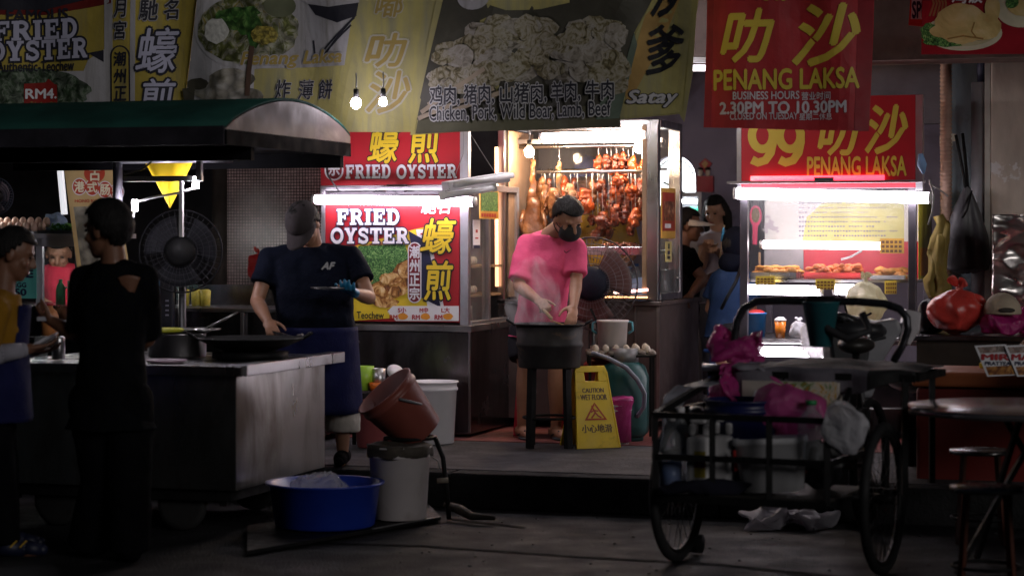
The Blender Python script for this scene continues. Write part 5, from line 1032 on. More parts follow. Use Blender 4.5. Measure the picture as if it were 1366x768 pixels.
# tilted dim sum banner and white fitting
Fq = Frame((*P(125, 300, 13.0).to_2d(), 0), YAW + 10)
b = mb(M('cream banner', (.55, .38, .16), .6, var=.12)); ppoly(b, Fq, [(86, 228), (152, 222), (179, 400), (109, 404)], 0, MATS['cream banner'], .003)
rr_ = M('banner vermilion', (.45, .05, .02), .5)
for (x, y) in ((106, 249), (123, 250), (140, 253), (156, 256)): pell(b, Fq, x, y, 9.8, 11.5, -.001 - x * 1e-6, white_s, .001, 20); pell(b, Fq, x, y, 8.8, 10.4, -.0025 - x * 1e-6, rr_, .001, 20)
pell(b, Fq, 126, 231, 14, 13, -.0015, rr_, .001, 22)
for ch, x, y in (('港', 106, 249), ('式', 123, 250), ('肠', 140, 253), ('粉', 156, 256)): words(b, Fq, ch, (x - 6.5, y - 7, x + 6.5, y + 7), -.004, M('cream ink', (.75, .7, .5), .5), bold=.03)
words(b, Fq, '古', (119, 222, 134, 241), -.004, MATS['cream ink'], bold=.03); words(b, Fq, 'HONG KONG STYLE', (100, 266, 160, 270), -.003, rr_, bold=.02)
ppoly(b, Fq, [(98, 276), (160, 274), (172, 380), (112, 384)], -.001, picture('rice roll photograph', [(.3, (.12, .1, .06)), (.5, (.4, .36, .28)), (.7, (.5, .45, .3))], 9, 1.2), .001)
o = b.build('rice_roll_banner'); o.location = Fq.o; o.rotation_euler = (0, 0, R(Fq.deg)); tag(o, 'tilted cream banner with Chinese characters in red discs', 'banner')
fw = T('lamp_housing', 'tall white lamp housing tilted left of the cream banner', 'lamp', P(80, 250, 12.9)); b = mb(E('lit lamp housing', (.95, .95, 1), .16)); b.bar(P(80, 222, 12.9) - fw.location, P(86, 286, 12.9) - fw.location, .055, .03); b.build('housing', fw, bevel=.004)
b = mb(MATS['white lamp end']); b.bar(P(72, 216, 12.9) - fw.location, P(92, 218, 12.9) - fw.location, .02, .04); b.build('bracket', fw)
# rear steel counter, cups and the red bag on the tiled column
Fe = Frame((*P(430, 440, 13.55).to_2d(), .203), YAW)
rc = TF('rear_counter', 'long dark steel counter behind the cart below the standing fan', 'counter', Fe); xe0, xe1 = Fe.on(180, 405)[0], Fe.on(425, 405)[0]; ze = Fe.on(300, 408)[1]
b = mb(steel_d); b.bx(xe0, xe1, .03, .7, .04, ze - .04); b.build('cabinet', rc); b = mb(steel); b.bx(xe0, xe1, 0, .72, ze - .04, ze - .015); xm = Fe.on(323, 420)[0]; b.bx(xm - .012, xm + .012, -.004, .029, ze - .5, ze - .041); b.build('counter_top', rc, bevel=.004)
b = mb(steel_d); b.bx(xe0, xe1, .60, .63, ze - .014, ze + .12); b.build('splashback', rc)
for k, (px, lb) in enumerate(((246, 'yellow cup left of the yellow packets on the rear counter'), (262, 'yellow printed packet in the middle on the rear counter'), (274, 'yellow printed packet at the right on the rear counter'))):
    b = mb(M('packet yellow', (.62, .52, .08), .5, var=.3, scale=30, dirt=(.5, .5, .45), dscale=20)); b.lathe([(0, 0), (.03, 0), (.036, .1), (.02, .11), (0, .108)], (0, 0, 0), 12); o = b.build('packet'); o.location = Fe.m @ Vector((Fe.on(px, 380, .2)[0], .2, ze - .01)); tag(o, lb, 'packet')
b = mb(M('deep blue plastic', (.02, .10, .2), .4)); b.lathe([(0, 0), (.06, 0), (.065, .2), (.06, .2), (.055, .01), (0, .01)], (0, 0, 0), 20); o = b.build('tub'); o.location = Fe.m @ Vector((Fe.on(213, 380, .2)[0], .2, ze - .01)); tag(o, 'dark blue tub on the rear counter left of the fan pole', 'tub')
redbag = plastic_bag('red carrier', (.55, .02, .02), .9); bag('red_bag', 'small red plastic bag hanging on the tiled column behind the capped cook', S.m @ Vector((S.on(343, 376, 2.95)[0], 2.92, S.on(343, 376, 2.95)[1])), (.055, .04, .10), redbag, 7, .03, 9)
# radio-like black panel with buttons standing behind the pot
t = T('steamer_tower', 'black upright control box with pale buttons behind the steel pot', 'machine', Fe.m @ Vector((Fe.on(229, 440, -.08)[0], -.14, 0))); hz = P(229, 360, Fe.m.translation.y).z - .203
b = mb(M('navy black plastic', (.012, .014, .025), .4)); b.bx(-.042, .042, -.04, .04, 0, hz); b.build('body', t, bevel=.01); b = mb(M('button grey', (.35, .35, .45), .4))
for k in range(4): b = mb(MATS['button grey']); b.bx(-.006, .014, -.046, -.04, hz - .20 - k * .03, hz - .19 - k * .03); b.build('button', t)
# ================================================================== PEOPLE
for nm, sc in (('cloth folds', .11), ('hair strands', .03)):
    tx = bpy.data.textures.new(nm, 'CLOUDS'); tx.noise_scale = sc; tx.noise_depth = 2
def remesh(o, vox, it=3, disp=0.0, tex='cloth folds'):
    m = o.modifiers.new('skin', 'REMESH'); m.mode = 'VOXEL'; m.voxel_size = vox; m.use_smooth_shade = True
    m = o.modifiers.new('soft', 'SMOOTH'); m.factor = .5; m.iterations = it
    if disp: m = o.modifiers.new('folds', 'DISPLACE'); m.texture = bpy.data.textures[tex]; m.strength = disp; m.mid_level = .5; m.texture_coords = 'LOCAL'
    return o
def limb(b, pts, rad, round_ends=True):
    pts = [Vector(p) for p in pts]
    for i in range(len(pts) - 1):
        b.cyl(pts[i], pts[i + 1], rad[i], rad[i + 1], 14)
        if i or round_ends: b.sph(pts[i], rad[i], 14, 10)
    if round_ends: b.sph(pts[-1], rad[-1], 14, 10)
def hand(b, wr, dr, n, lat, curl, k=1.0):
    """palm, four fingers that curl towards n, and a thumb on the +lat side"""
    dr = Vector(dr).normalized(); n = Vector(n); n = (n - dr * n.dot(dr)).normalized(); la = dr.cross(n)
    if la.dot(Vector(lat)) < 0: la = -la
    q = Matrix((la, n, dr)).transposed()
    b.sph(wr + dr * .045 * k, (.038 * k, .016 * k, .052 * k), 14, 10, q); b.cap(wr - dr * .01, wr + dr * .02, .024 * k, .026 * k, 10)
    for i, ln in enumerate((.9, 1.0, .95, .76)):
        p = wr + dr * .083 * k + la * (.028 - .0185 * i) * k; a = curl * .4; 
        for j, s_ in enumerate((.043, .028, .022)):
            d2 = dr * math.cos(a) + n * math.sin(a) + la * (.08 - .05 * i); e = p + d2.normalized() * s_ * ln * k; b.cap(p, e, (.0098 - .001 * j) * k, (.0092 - .001 * j) * k, 8); p = e; a += curl
    p = wr + dr * .022 * k + la * .026 * k; a = .9
    for j, s_ in enumerate((.042, .03, .024)):
        d2 = (la * math.sin(a) + dr * math.cos(a) + n * .35).normalized(); e = p + d2 * s_ * k; b.cap(p, e, (.0125 - .0015 * j) * k, (.0115 - .0015 * j) * k, 8); p = e; a -= .38
def headframe(f, roll=0.0):
    f = Vector(f).normalized(); r_ = f.cross(Vector((0, 0, 1))).normalized(); u = r_.cross(f)
    m = Matrix((r_, f, u)).transposed(); return m @ Matrix.Rotation(R(roll), 3, 'Y')
def torso_rings(J, g=0.0, low=None, top=True, w=1.0, d=1.0, belly=0.0):
    a = (J['shR'] - J['shL']); wid = a.length / 2; a = a.normalized(); hip = J['hip']; nk = J['neck']
    ax = nk - hip; fw = J['front']; fw = (fw - a * fw.dot(a)); fw.z = 0; fw.normalize()
    mid = (J['shL'] + J['shR']) / 2
    pts = []
    H = lambda t: hip.lerp(mid, t)
    ws = [(-.06, .150, .105, 0), (.10, .162, .112, 0), (.32, .148, .102 + belly * .7, belly * .5), (.55, .156, .108 + belly * .3, belly * .3), (.78, .172, .112, .0), (.93, .165, .095, -.005)]
    R_ = []
    for t_, ww, dd, off in ws:
        ww, dd = ww * w * wid / .185 + g, dd * d + g; c = H(t_) + fw * off
        R_.append([c + a * (ww * math.copysign(abs(math.cos(th)) ** .85, math.cos(th))) + fw * (dd * math.copysign(abs(math.sin(th)) ** .9, math.sin(th))) for th in [2 * math.pi * k / 20 for k in range(20)]])
    if top:
        c = nk.lerp(mid, .25); R_.append([c + a * ((.085 + g) * math.cos(th)) + fw * ((.072 + g) * math.sin(th)) for th in [2 * math.pi * k / 20 for k in range(20)]])
    if low is not None:
        c = H(low[0]); R_.insert(0, [c + a * ((low[1] + g) * math.cos(th)) + fw * ((low[2] + g) * math.sin(th)) for th in [2 * math.pi * k / 20 for k in range(20)]])
    return R_, a, fw
SK = M('tan skin', (.36, .18, .11), .5, var=.12, scale=9); SKD = M('deep tan skin', (.19, .088, .052), .5, var=.12, scale=9); SKL = M('light skin', (.44, .26, .18), .5, var=.1, scale=9)
HB = M('black hair', (.010, .009, .009), .6, spec=.2, var=.4, scale=40, bump=.6, bscale=120, stretch=(1, 1, .2)); EYE = M('dark eye', (.012, .01, .01), .2); LIP = M('lip', (.28, .10, .08), .5)
def person(label, J, face, skin=SK, hair='short', shirt=None, sleeve=.75, sl_r=.068, shirt_low=(-.12, .175, .125), pants=None, pant_to='ankle', pant_r=(.105, .085, .07), roll=0, head_k=1.0, hands=((.9, (0, 0, -1)), (.9, (0, 0, -1))), shoes=None, belly=0.0, fold=.018, group=None, eyes=True, w=1.0, haircol=HB, sw=1.0):
    """J: joints in world space: head neck shL shR elL elR haL haR hip (hpL hpR) knL knR ftL ftR; front = the way the chest faces"""
    J = {k: (Vector(v)) for k, v in J.items()}
    base = Vector(((J['ftL'].x + J['ftR'].x) / 2, (J['ftL'].y + J['ftR'].y) / 2, min(J['ftL'].z, J['ftR'].z)))
    t = T('person', label, 'person', base, 0, group)
    fr_ = J.pop('front'); J = {k: v - base for k, v in J.items()}; J['front'] = fr_
    rings, a, fw = torso_rings(J, 0, w=w, belly=belly)
    if 'hpL' not in J: J['hpL'] = J['hip'] - a * .085; J['hpR'] = J['hip'] + a * .085
    b = mb(skin); b.loft(rings)
    for s_ in 'LR': b.cap(J['neck'].lerp(J['sh' + s_], .2) - Vector((0, 0, .035)), J['sh' + s_] - Vector((0, 0, .012)), .048, .046, 12)
    for s_ in 'LR':
        limb(b, [J['sh' + s_], J['el' + s_]], [.050, .040]); limb(b, [J['el' + s_], J['el' + s_].lerp(J['ha' + s_], .35), J['ha' + s_]], [.039, .041, .027])
        limb(b, [J['hp' + s_], J['kn' + s_]], [.088, .054]); an = J['ft' + s_] + Vector((0, 0, .075)); limb(b, [J['kn' + s_], J['kn' + s_].lerp(an, .3), an], [.053, .056, .034])
        ff = Vector((fr_.x, fr_.y, 0)).normalized(); limb(b, [J['ft' + s_] + Vector((0, 0, .04)) - ff * .05, J['ft' + s_] + Vector((0, 0, .032)) + ff * .10, J['ft' + s_] + Vector((0, 0, .022)) + ff * .16], [.038, .036, .022])
        dr = (J['ha' + s_] - J['el' + s_]).normalized(); cu, n = hands[0 if s_ == 'L' else 1]
        hand(b, J['ha' + s_], dr, n, (a if s_ == 'L' else -a), cu)
    m = headframe(face, roll); hc = J['head']; k = head_k
    h = lambda x, y, z: hc + m @ (Vector((x, y, z)) * k)
    limb(b, [J['neck'] - Vector((0, 0, .03)), h(0, -.022, -.06)], [.062, .053])
    sp = lambda x, y, z, r: b.sph(h(x, y, z), [q * k for q in r], 18, 14, m)
    sp(0, -.012, .02, (.076, .096, .092)); sp(0, .022, -.045, (.060, .066, .070)); sp(0, .060, -.098, (.026, .024, .020)); sp(0, .04, -.08, (.045, .045, .035))
    b.cap(h(0, .082, .012), h(0, .106, -.028), .008 * k, .0135 * k, 10); sp(0, .096, -.034, (.020, .014, .010))
    for s_ in (-1, 1):
        sp(s_ * .078, -.008, -.012, (.011, .022, .033)); sp(s_ * .030, .073, .028, (.026, .014, .010)); sp(s_ * .036, .058, -.028, (.026, .026, .024))
    sp(0, .083, -.062, (.024, .012, .007)); sp(0, .081, -.073, (.020, .012, .008))
    body = remesh(b.build('body', t), .0066, 4)
    if eyes:
        b = mb(EYE)
        for s_ in (-1, 1): b.sph(h(s_ * .031, .079, .006), (.014 * k, .007 * k, .006 * k), 10, 8, m)
        b.build('eye', t); b = mb(LIP); b.sph(h(0, .091, -.066), (.021 * k, .006 * k, .008 * k), 12, 8, m); b.build('lip', t)
    if hair:
        b = mb(haircol); o0 = 0
        b.sph((0, 0, 0), (1, 1, 1), 34, 26); vs = []
        lim = {'short': -.055, 'long': -.2, 'bun': -.06, 'bob': -.08}.get(hair, -.055)
        def keep(p):
            x, y, z = p; 
            line = .062 if y > .035 else (.062 + (y - .035) * 1.35 if y > -.045 else lim)
            return z > line
        src = [Vector((v[0] * .084, v[1] * .104 - .014, v[2] * .101 + .022)) for v in b.v]
        fs = [f for f in b.f if all(keep(src[i]) for i in f)]
        hv = [src[i] + (src[i] - Vector((0, -.014, .02))).normalized() * (noise.noise(src[i] * 40) * .007 + .003 + (.006 + .003 * noise.noise(src[i] * 9) if hair == 'bob' else 0)) for i in range(len(src))]
        b = mb(haircol); b.add([h(*v) for v in hv], fs, True)
        if hair == 'bun': b.sph(h(0, -.135, .0), (.04, .04, .042), 12, 10)
        if hair == 'tail': b.tube([h(0, -.10, .02), h(0, -.14, -.04), h(.01, -.13, -.14), h(0, -.11, -.2)], [.03, .035, .028, .01], 10)
        if hair == 'long':
            for s_ in (-1, 1): b.tube([h(s_ * .06, -.02, .06), h(s_ * .085, -.03, -.03), h(s_ * .082, -.02, -.12), h(s_ * .075, .01, -.23)], [.03, .034, .034, .016], 10)
            b.tube([h(0, -.1, .0), h(0, -.1, -.12), h(0, -.08, -.22)], [.07, .075, .04], 12)
        b.build('hair', t, solid=.008)
    if shirt:
        b = mb(shirt); rings, a, fw = torso_rings(J, .022, low=shirt_low, w=w, belly=belly); b.loft(rings)
        for s_ in 'LR':
            e = J['sh' + s_].lerp(J['el' + s_], sleeve); q_ = J['sh' + s_] - Vector((0, 0, .012)); b.sph(q_, .068, 14, 10); b.cyl(q_, e, .067, sl_r, 16); b.cap(J['neck'].lerp(J['sh' + s_], .2) - Vector((0, 0, .045)), q_, .071, .066, 14)
        remesh(b.build('shirt', t), .0105, 3, fold)
    if pants:
        b = mb(pants); rings, a, fw = torso_rings(J, .016, w=w, belly=belly, top=False); b.loft(rings[:3])
        for s_ in 'LR':
            an = J['ft' + s_] + Vector((0, 0, .05)); b.sph(J['hp' + s_], pant_r[0] * .98, 14, 10)
            if pant_to == 'ankle': b.sph(J['kn' + s_], pant_r[1], 14, 10); b.cyl(J['hp' + s_], J['kn' + s_], pant_r[0], pant_r[1], 16); b.cyl(J['kn' + s_], an, pant_r[1], pant_r[2], 16)
            elif pant_to == 'calf': b.sph(J['kn' + s_], pant_r[1], 14, 10); b.cyl(J['hp' + s_], J['kn' + s_], pant_r[0], pant_r[1], 16); b.cyl(J['kn' + s_], J['kn' + s_].lerp(an, .62), pant_r[1], pant_r[2], 16)
            else: b.cyl(J['hp' + s_], J['hp' + s_].lerp(J['kn' + s_], pant_to), pant_r[0], pant_r[1], 16)
        remesh(b.build('trousers' if pant_to == 'ankle' else 'shorts', t), .0105, 3, fold)
    if shoes:
        b = mb(shoes); ff = Vector((fr_.x, fr_.y, 0)).normalized()
        for s_ in 'LR':
            b = mb(shoes); p = J['ft' + s_]; limb(b, [p + Vector((0, 0, .045)) - ff * .055, p + Vector((0, 0, .04)) + ff * .08, p + Vector((0, 0, .03)) + ff * .165], [.043, .042, .028])
            b.v = [(q[0], q[1], max(q[2], .002)) for q in b.v]; b.build('shoe', t)
    return t, J, h, m, base
def apron(t, J, mat, top, bottom, r0, r1, half=100, name='apron', bib=None):
    """a cloth wrapped round the front from height fraction top to world height bottom"""
    a = (J['shR'] - J['shL']).normalized(); fw = J['front']; fw = (fw - a * fw.dot(a)); fw.z = 0; fw.normalize(); a = fw.cross(Vector((0, 0, 1)))
    hip = J['hip']; mid = (J['shL'] + J['shR']) / 2; c0 = hip.lerp(mid, top); c1 = Vector((hip.x, hip.y, bottom))
    def fn(u, v):
        th = R(90 + half * (1 - 2 * u)); c = c0.lerp(c1, v); rr = (r0[0] + (r1[0] - r0[0]) * v, r0[1] + (r1[1] - r0[1]) * v); wv = 1 + .05 * v * math.sin(u * 22)
        return c + a * rr[0] * math.cos(th) * wv + fw * rr[1] * math.sin(th) * wv
    b = mb(mat); b.sheet(fn, 28, 16)
    if bib:
        def fb(u, v):
            c = c0.lerp(mid + (J['neck'] - mid) * .1, v); wd = r0[0] * (.75 - .25 * v); x = (u - .5) * 2
            return c + a * x * wd + fw * (bib * math.sqrt(max(0, 1 - (x * .75) ** 2)) )
        b.sheet(fb, 12, 10)
    return b.build(name, t, solid=.004)
V = Vector
# ---- woman at the far left edge
Y = 10.25
mustard = M('mustard cotton', (.26, .13, .012), .85, spec=.12, var=.15, bump=.2, bscale=80); navy_c = M('navy apron cloth', (.009, .011, .055), .8, spec=.12, var=.25, bump=.2, bscale=60)
blackc = M('black cotton', (.004, .004, .005), .95, spec=.04, var=.3, bump=.2, bscale=70); blackt = M('black T shirt cotton', (.0045, .005, .006), .95, spec=.04, var=.3, bump=.25, bscale=60)
t, J, h, m, base = person('woman in mustard top and navy apron leaning in at the left edge',
    dict(head=P(20, 338, Y), neck=P(2, 386, Y), shL=P(2, 408, Y + .16), shR=P(-6, 410, Y - .17), elL=P(2, 470, Y + .26), elR=P(-24, 476, Y - .22), haL=P(44, 468, Y + .18), haR=P(34, 466, Y - .14), hip=P(-12, 540, Y), knL=P(2, 640, Y + .1), knR=P(-2, 640, Y - .1), ftL=G(6, 732) , ftR=G(8, 742), front=V((1, .12, 0))),
    (.93, .1, -.35), SKD, 'bun', mustard, .8, .07, pants=blackc, hands=((.35, (0, -.2, 1)), (.35, (0, .2, 1))), shoes=M('navy shoe', (.006, .009, .03), .5), fold=.014)
apron(t, J, navy_c, .55, .62, (.19, .155), (.23, .20), 115, bib=.15)
for s_ in 'LR': b = mb(M('grey arm sleeve', (.30, .29, .34), .8, var=.1)); limb(b, [J['el' + s_], J['el' + s_].lerp(J['ha' + s_], .4), J['el' + s_].lerp(J['ha' + s_], .93)], [.047, .047, .034], True); b.build('arm_sleeve', t)
b = mb(M('shoe yellow stripe', (.5, .3, .03), .5))
for dx in (.03, .075): p = J['ftR'] + V((dx, -.043, .05)); b.bar(p, p + V((.03, .0, .03)), .012, .006)
b.build('shoe_stripe', t)
b = mb(M('grey plate', (.45, .45, .5), .4)); b.lathe([(0, 0), (.07, 0), (.095, .014), (.09, .016), (0, .004)], (0, 0, 0), 24); o = b.build('plate'); o.location = P(56, 459, Y - .02) ; o.rotation_euler = (.0, R(-28), 0); tag(o, 'grey plate held low by the woman in the navy apron', 'plate')
# ---- silhouetted customer in black
Y = 9.95
t, J, h, m, base = person('customer in all black seen from behind, with a cold shoulder cut out top',
    dict(head=P(142, 306, Y), neck=P(152, 347, Y), shL=P(113, 369, Y + .07), shR=P(193, 369, Y - .04), elL=P(107, 448, Y + .12), elR=P(196, 452, Y + .12), haL=P(72, 430, Y + .2), haR=P(162, 472, Y + .30), hip=P(148, 525, Y), hpL=P(124, 535, Y + .02), hpR=P(172, 535, Y - .02), knL=P(138, 640, Y + .06), knR=P(172, 640, Y - .02), ftL=G(118, 742), ftR=G(172, 748), front=V((-.42, .9, 0))),
    (-.86, .42, -.12), SKD, 'bob', blackt, .93, .072, shirt_low=(-.30, .20, .15), pants=blackc, pant_r=(.115, .105, .10), hands=((1.0, (.3, .6, .6)), (.6, (0, 0, -1))), shoes=blackc, head_k=1.08, w=1.04)
shirt_o = [c for c in t.children if c.name.startswith('shirt')][0]
b = mb(SKD); c = P(178, 380, Y) - base
def patch(u, v):
    w_ = .052 * (1 - v * .85); return c + V((-.047 + .0 + .042 * 2 * 0 + (u - .5) * 2 * w_ + .047, -.118 - .012 * math.cos((u - .5) * 3) + .02 * v, .035 - v * .10 + .012 * math.sin(u * 3.1)))
cut = patch
b.sheet(patch, 10, 8); b.build('bare_shoulder', t, solid=.004, label='bare shoulder showing through a triangular cut out')
b = mb(M('phone silver', (.4, .4, .45), .3)); p = P(60, 428, Y + .2); b.box(p + V((0, 0, .01)), (.075, .012, .02)); o = tag(b.build('card', bevel=.003), 'small silver card or phone gripped by the customer in black', 'phone')
# ---- cook in cap
Y = 12.3; zf = .2
gz = lambda px, Y, z=.2: V(((px - CX) / FPX * Y, Y, z))
navyt = M('navy T shirt cotton', (.006, .008, .017), .9, spec=.06, var=.3, bump=.25, bscale=60)
t, J, h, m, base = person('cook in grey cap and dark T shirt looking down, blue glove, navy apron, cream shorts',
    dict(head=P(405, 299, Y - .15), neck=P(416, 326, Y), shL=P(469, 341, Y), shR=P(361, 341, Y), elL=P(492, 397, Y - .12), elR=P(343, 402, Y - .08), haL=P(474, 391, Y - .36), haR=P(357, 428, Y - .30), hip=P(424, 462, Y), knL=gz(457, Y, .60), knR=gz(402, Y, .60), ftL=gz(457, Y), ftR=gz(404, Y + .05), front=V((-.05, -1, 0))),
    (-.30, -.62, -1.05), SK, 'short', navyt, .62, .074, shirt_low=(-.08, .185, .14), pants=M('cream shorts cloth', (.50, .46, .42), .85, spec=.12, var=.1, bump=.2), pant_to='calf', pant_r=(.115, .098, .10), hands=((.55, (.1, .3, .8)), (1.2, (.2, .2, -1))), shoes=blackc, belly=.05, w=1.06, fold=.02)
apron(t, J, navy_c, .22, P(420, 550, Y).z - base.z, (.232, .212), (.25, .205), 128)
capm = M('faded grey cap cloth', (.06, .05, .053), .85, spec=.12, var=.2, bump=.15, bscale=70)
def cap_on(t, h, m, mat, brim=.10, name='cap', dome=True):
    b = mb(mat)
    if dome:
        b.sph((0, 0, 0), (1, 1, 1), 28, 20); src = [Vector((v[0] * .092, v[1] * .112 - .012, v[2] * .098 + .03)) for v in b.v]
        fs = [f for f in b.f if all(src[i].z > .030 - src[i].y * .08 for i in f)]; b = mb(mat); b.add([h(*v) for v in src], fs, True)
    def br(u, v): th = R(180 * u); return h(.088 * math.cos(th) * (1 - .06 * v), .085 * math.sin(th) + (.0 if not dome else -.0) + brim * v * math.sin(th) ** .6 * 1.0, .036 - .02 * v - .022 * (math.cos(th) ** 2) * v)
    b.sheet(br, 18, 6); b.sph(h(0, -.012, .129), (.009, .009, .005), 8, 6) if dome else None
    return b.build(name, t, solid=.004)
cap_on(t, h, m, capm)
b = mb(M('grey print', (.35, .33, .5), .5)); pf = Frame(P(438, 357, Y - .162), 0); fF = Frame((base.x, base.y, base.z), 0)
words(b, Frame((0, Y - .185, 0), 0), 'AF', (429, 350, 447, 359), 0, M('logo silver', (.5, .5, .52), .5), bold=.05, shear=.35)
b.v = [(v[0] - base.x, v[1] + Y - .185 - base.y, v[2] - base.z) for v in b.v]; b.build('shirt_logo', t)
b = mb(M('blue glove', (.02, .22, .42), .4)); dr = (J['haL'] - J['elL']).normalized(); a_ = (J['shR'] - J['shL']).normalized(); hand(b, J['haL'], dr, (.1, .3, .8), a_, .55, 1.1); remesh(b.build('glove', t), .006, 3)
b = mb(steel); b.lathe([(0, 0), (.095, 0), (.115, .010), (.113, .013), (0, .004)], (0, 0, 0), 28); o = b.build('steel_plate'); o.location = P(442, 386, Y - .42); tag(o, 'steel plate held up by the blue gloved cook', 'plate')
b = mb(steel); b.bar(P(357, 440, Y - .36), P(398, 452, Y - .5), .022, .012); b.tube([P(393, 455, 11.75), P(397, 447, 11.75), P(404, 446, 11.7), P(402, 453, 11.7)], .005, 6); b.box(P(345, 462, Y - .55), (.08, .09, .004)); tag(b.build('spatula'), 'steel spatula held in the capped cook\'s hand over the frying pan', 'spatula')
# ---- man in pink
Y = 13.85
pink = M('hot pink jersey', (.80, .11, .24), .75, spec=.12, var=.06, bump=.15, bscale=70)
t, J, h, m, base = person('man in hot pink T shirt and black face mask frying at a tall wok stand',
    dict(head=P(758, 291, Y - .25), neck=P(733, 309, Y - .08), shL=P(768, 327, Y - .12), shR=P(703, 323, Y), elL=P(769, 372, Y - .2), elR=P(692, 381, Y - .10), haL=P(765, 408, Y - .36), haR=P(717, 400, Y - .36), hip=P(719, 446, Y + .04), knL=gz(742, Y - .06, .66), knR=gz(701, Y, .66), ftL=gz(742, Y - .0, .205), ftR=gz(697, Y + .03, .205), front=V((.30, -.95, 0))),
    (.42, -.70, -.62), SK, 'short', pink, .88, .078, shirt_low=(-.02, .195, .165), pants=M('dark shorts cloth', (.02, .02, .025), .85, spec=.12), pant_to=.8, pant_r=(.12, .11), roll=6, head_k=1.07, hands=((.5, (-.4, .3, -.8)), (1.25, (.2, .3, -1))), shoes=None, belly=.03, fold=.026)
b = mb(M('black mask cloth', (.012, .012, .014), .85)); b.sph((0, 0, 0), (1, 1, 1), 26, 20)
src = [Vector((v[0] * .074, v[1] * .096 + .026, v[2] * .066 - .056)) for v in b.v]; fs = [f for f in b.f if all(src[i].y > .030 for i in f)]; b = mb(MATS['black mask cloth']); b.add([h(*v) for v in src], fs, True)
for s_ in (-1, 1): b.tube([h(s_ * .062, .045, -.035), h(s_ * .075, .02, -.025), h(s_ * .085, -.01, .0)], .002, 5); b.tube([h(s_ * .062, .045, -.075), h(s_ * .075, .01, -.06), h(s_ * .084, -.012, -.035)], .002, 5)
b.build('face_mask', t, solid=.003)
b = mb(M('logo dark', (.06, .01, .02), .6)); q = [(752, 333), (755, 336.5), (763, 332), (755.5, 337.8), (753, 336.5)]; b.add([P(x, y, Y - .345) - base for x, y in q], [(0, 1, 2, 3, 4)]); b.build('shirt_logo', t, solid=.001)
for s_ in 'LR':
    b = mb(M('flip flop', (.02, .02, .022), .6)); p = J['ft' + s_]; b.sph(p + V((.02, -.05, .006)), (.05, .13, .010), 14, 6); b.tube([p + V((-.03, -.03, .02)), p + V((.015, -.12, .055)), p + V((.06, -.03, .02))], .006, 6); b.build('sandal', t)
b = mb(M('spatula wood', (.4, .25, .12), .6)); b.cap(P(719, 407, Y - .42), P(735, 424, Y - .52), .010, .011, 10); b.m(M('spatula brass', (.45, .33, .12), .4, .7)); b.box(P(743, 430, Y - .55), (.085, .07, .005), Matrix.Rotation(R(20), 3, 'Y')); tag(b.build('spatula'), 'wooden handled spatula stirring the wok of the man in pink', 'spatula')
# ---- worker behind the hanging meats
Y = 15.45
spot = picture('yellow spotted cloth', [(.3, (.55, .33, .02)), (.60, (.6, .36, .03)), (.66, (.05, .04, .02)), (.8, (.04, .03, .02))], 22, 0, .8, vor=False)
t, J, h, m, base = person('worker in a yellow spotted top and blue cap behind the hanging roast meats',
    dict(head=P(783, 232, Y), neck=P(798, 266, Y), shL=P(832, 285, Y), shR=P(768, 285, Y), elL=P(842, 340, Y), elR=P(760, 345, Y), haL=P(822, 366, Y - .2), haR=P(782, 366, Y - .2), hip=P(800, 400, Y), knL=gz(815, Y, .65), knR=gz(785, Y, .65), ftL=gz(815, Y, .205), ftR=gz(785, Y, .205), front=V((0, -1, 0))),
    (-.5, -.8, -.2), SK, 'short', spot, .8, .075, pants=blackc, fold=.012)
cap_on(t, h, m, M('royal blue cap', (.03, .05, .22), .7))
# ---- onlookers in the room behind
Y = 15.7
t, J, h, m, base = person('onlooker in black T shirt and white sun visor beside the roast meat stall',
    dict(head=P(918, 300, Y), neck=P(908, 326, Y), shL=P(912, 342, Y + .15), shR=P(917, 344, Y - .15), elL=P(930, 380, Y + .2), elR=P(938, 372, Y - .2), haL=P(955, 366, Y + .1), haR=P(922, 392, Y - .35), hip=P(908, 420, Y), knL=gz(916, Y + .1, .65), knR=gz(912, Y - .1, .65), ftL=gz(914, Y + .1, .205), ftR=gz(910, Y - .1, .205), front=V((1, -.15, 0))),
    (.96, -.1, -.08), SKD, 'short', blackc, .6, .07, pants=blackc, fold=.014)
cap_on(t, h, m, M('white visor', (.6, .55, .5), .7), .11, 'visor', False)
Y = 17.0
t, J, h, m, base = person('woman with long dark hair and pale top standing at the back under the red ornament',
    dict(head=P(954, 282, Y), neck=P(957, 306, Y), shL=P(975, 320, Y), shR=P(941, 320, Y), elL=P(978, 358, Y - .05), elR=P(936, 354, Y - .08), haL=P(960, 338, Y - .25), haR=P(942, 330, Y - .28), hip=P(957, 395, Y), knL=gz(964, Y, .65), knR=gz(950, Y, .65), ftL=gz(964, Y, .205), ftR=gz(950, Y, .205), front=V((-.25, -1, 0))),
    (-.45, -.82, -.3), SKL, 'long', M('pale cotton top', (.34, .30, .34), .8, var=.1), .3, .06, pants=M('grey trousers', (.08, .08, .1), .8), fold=.012)
Y = 14.9
denim = M('denim blue cloth', (.022, .045, .11), .85, spec=.12, var=.2, bump=.2, bscale=60)
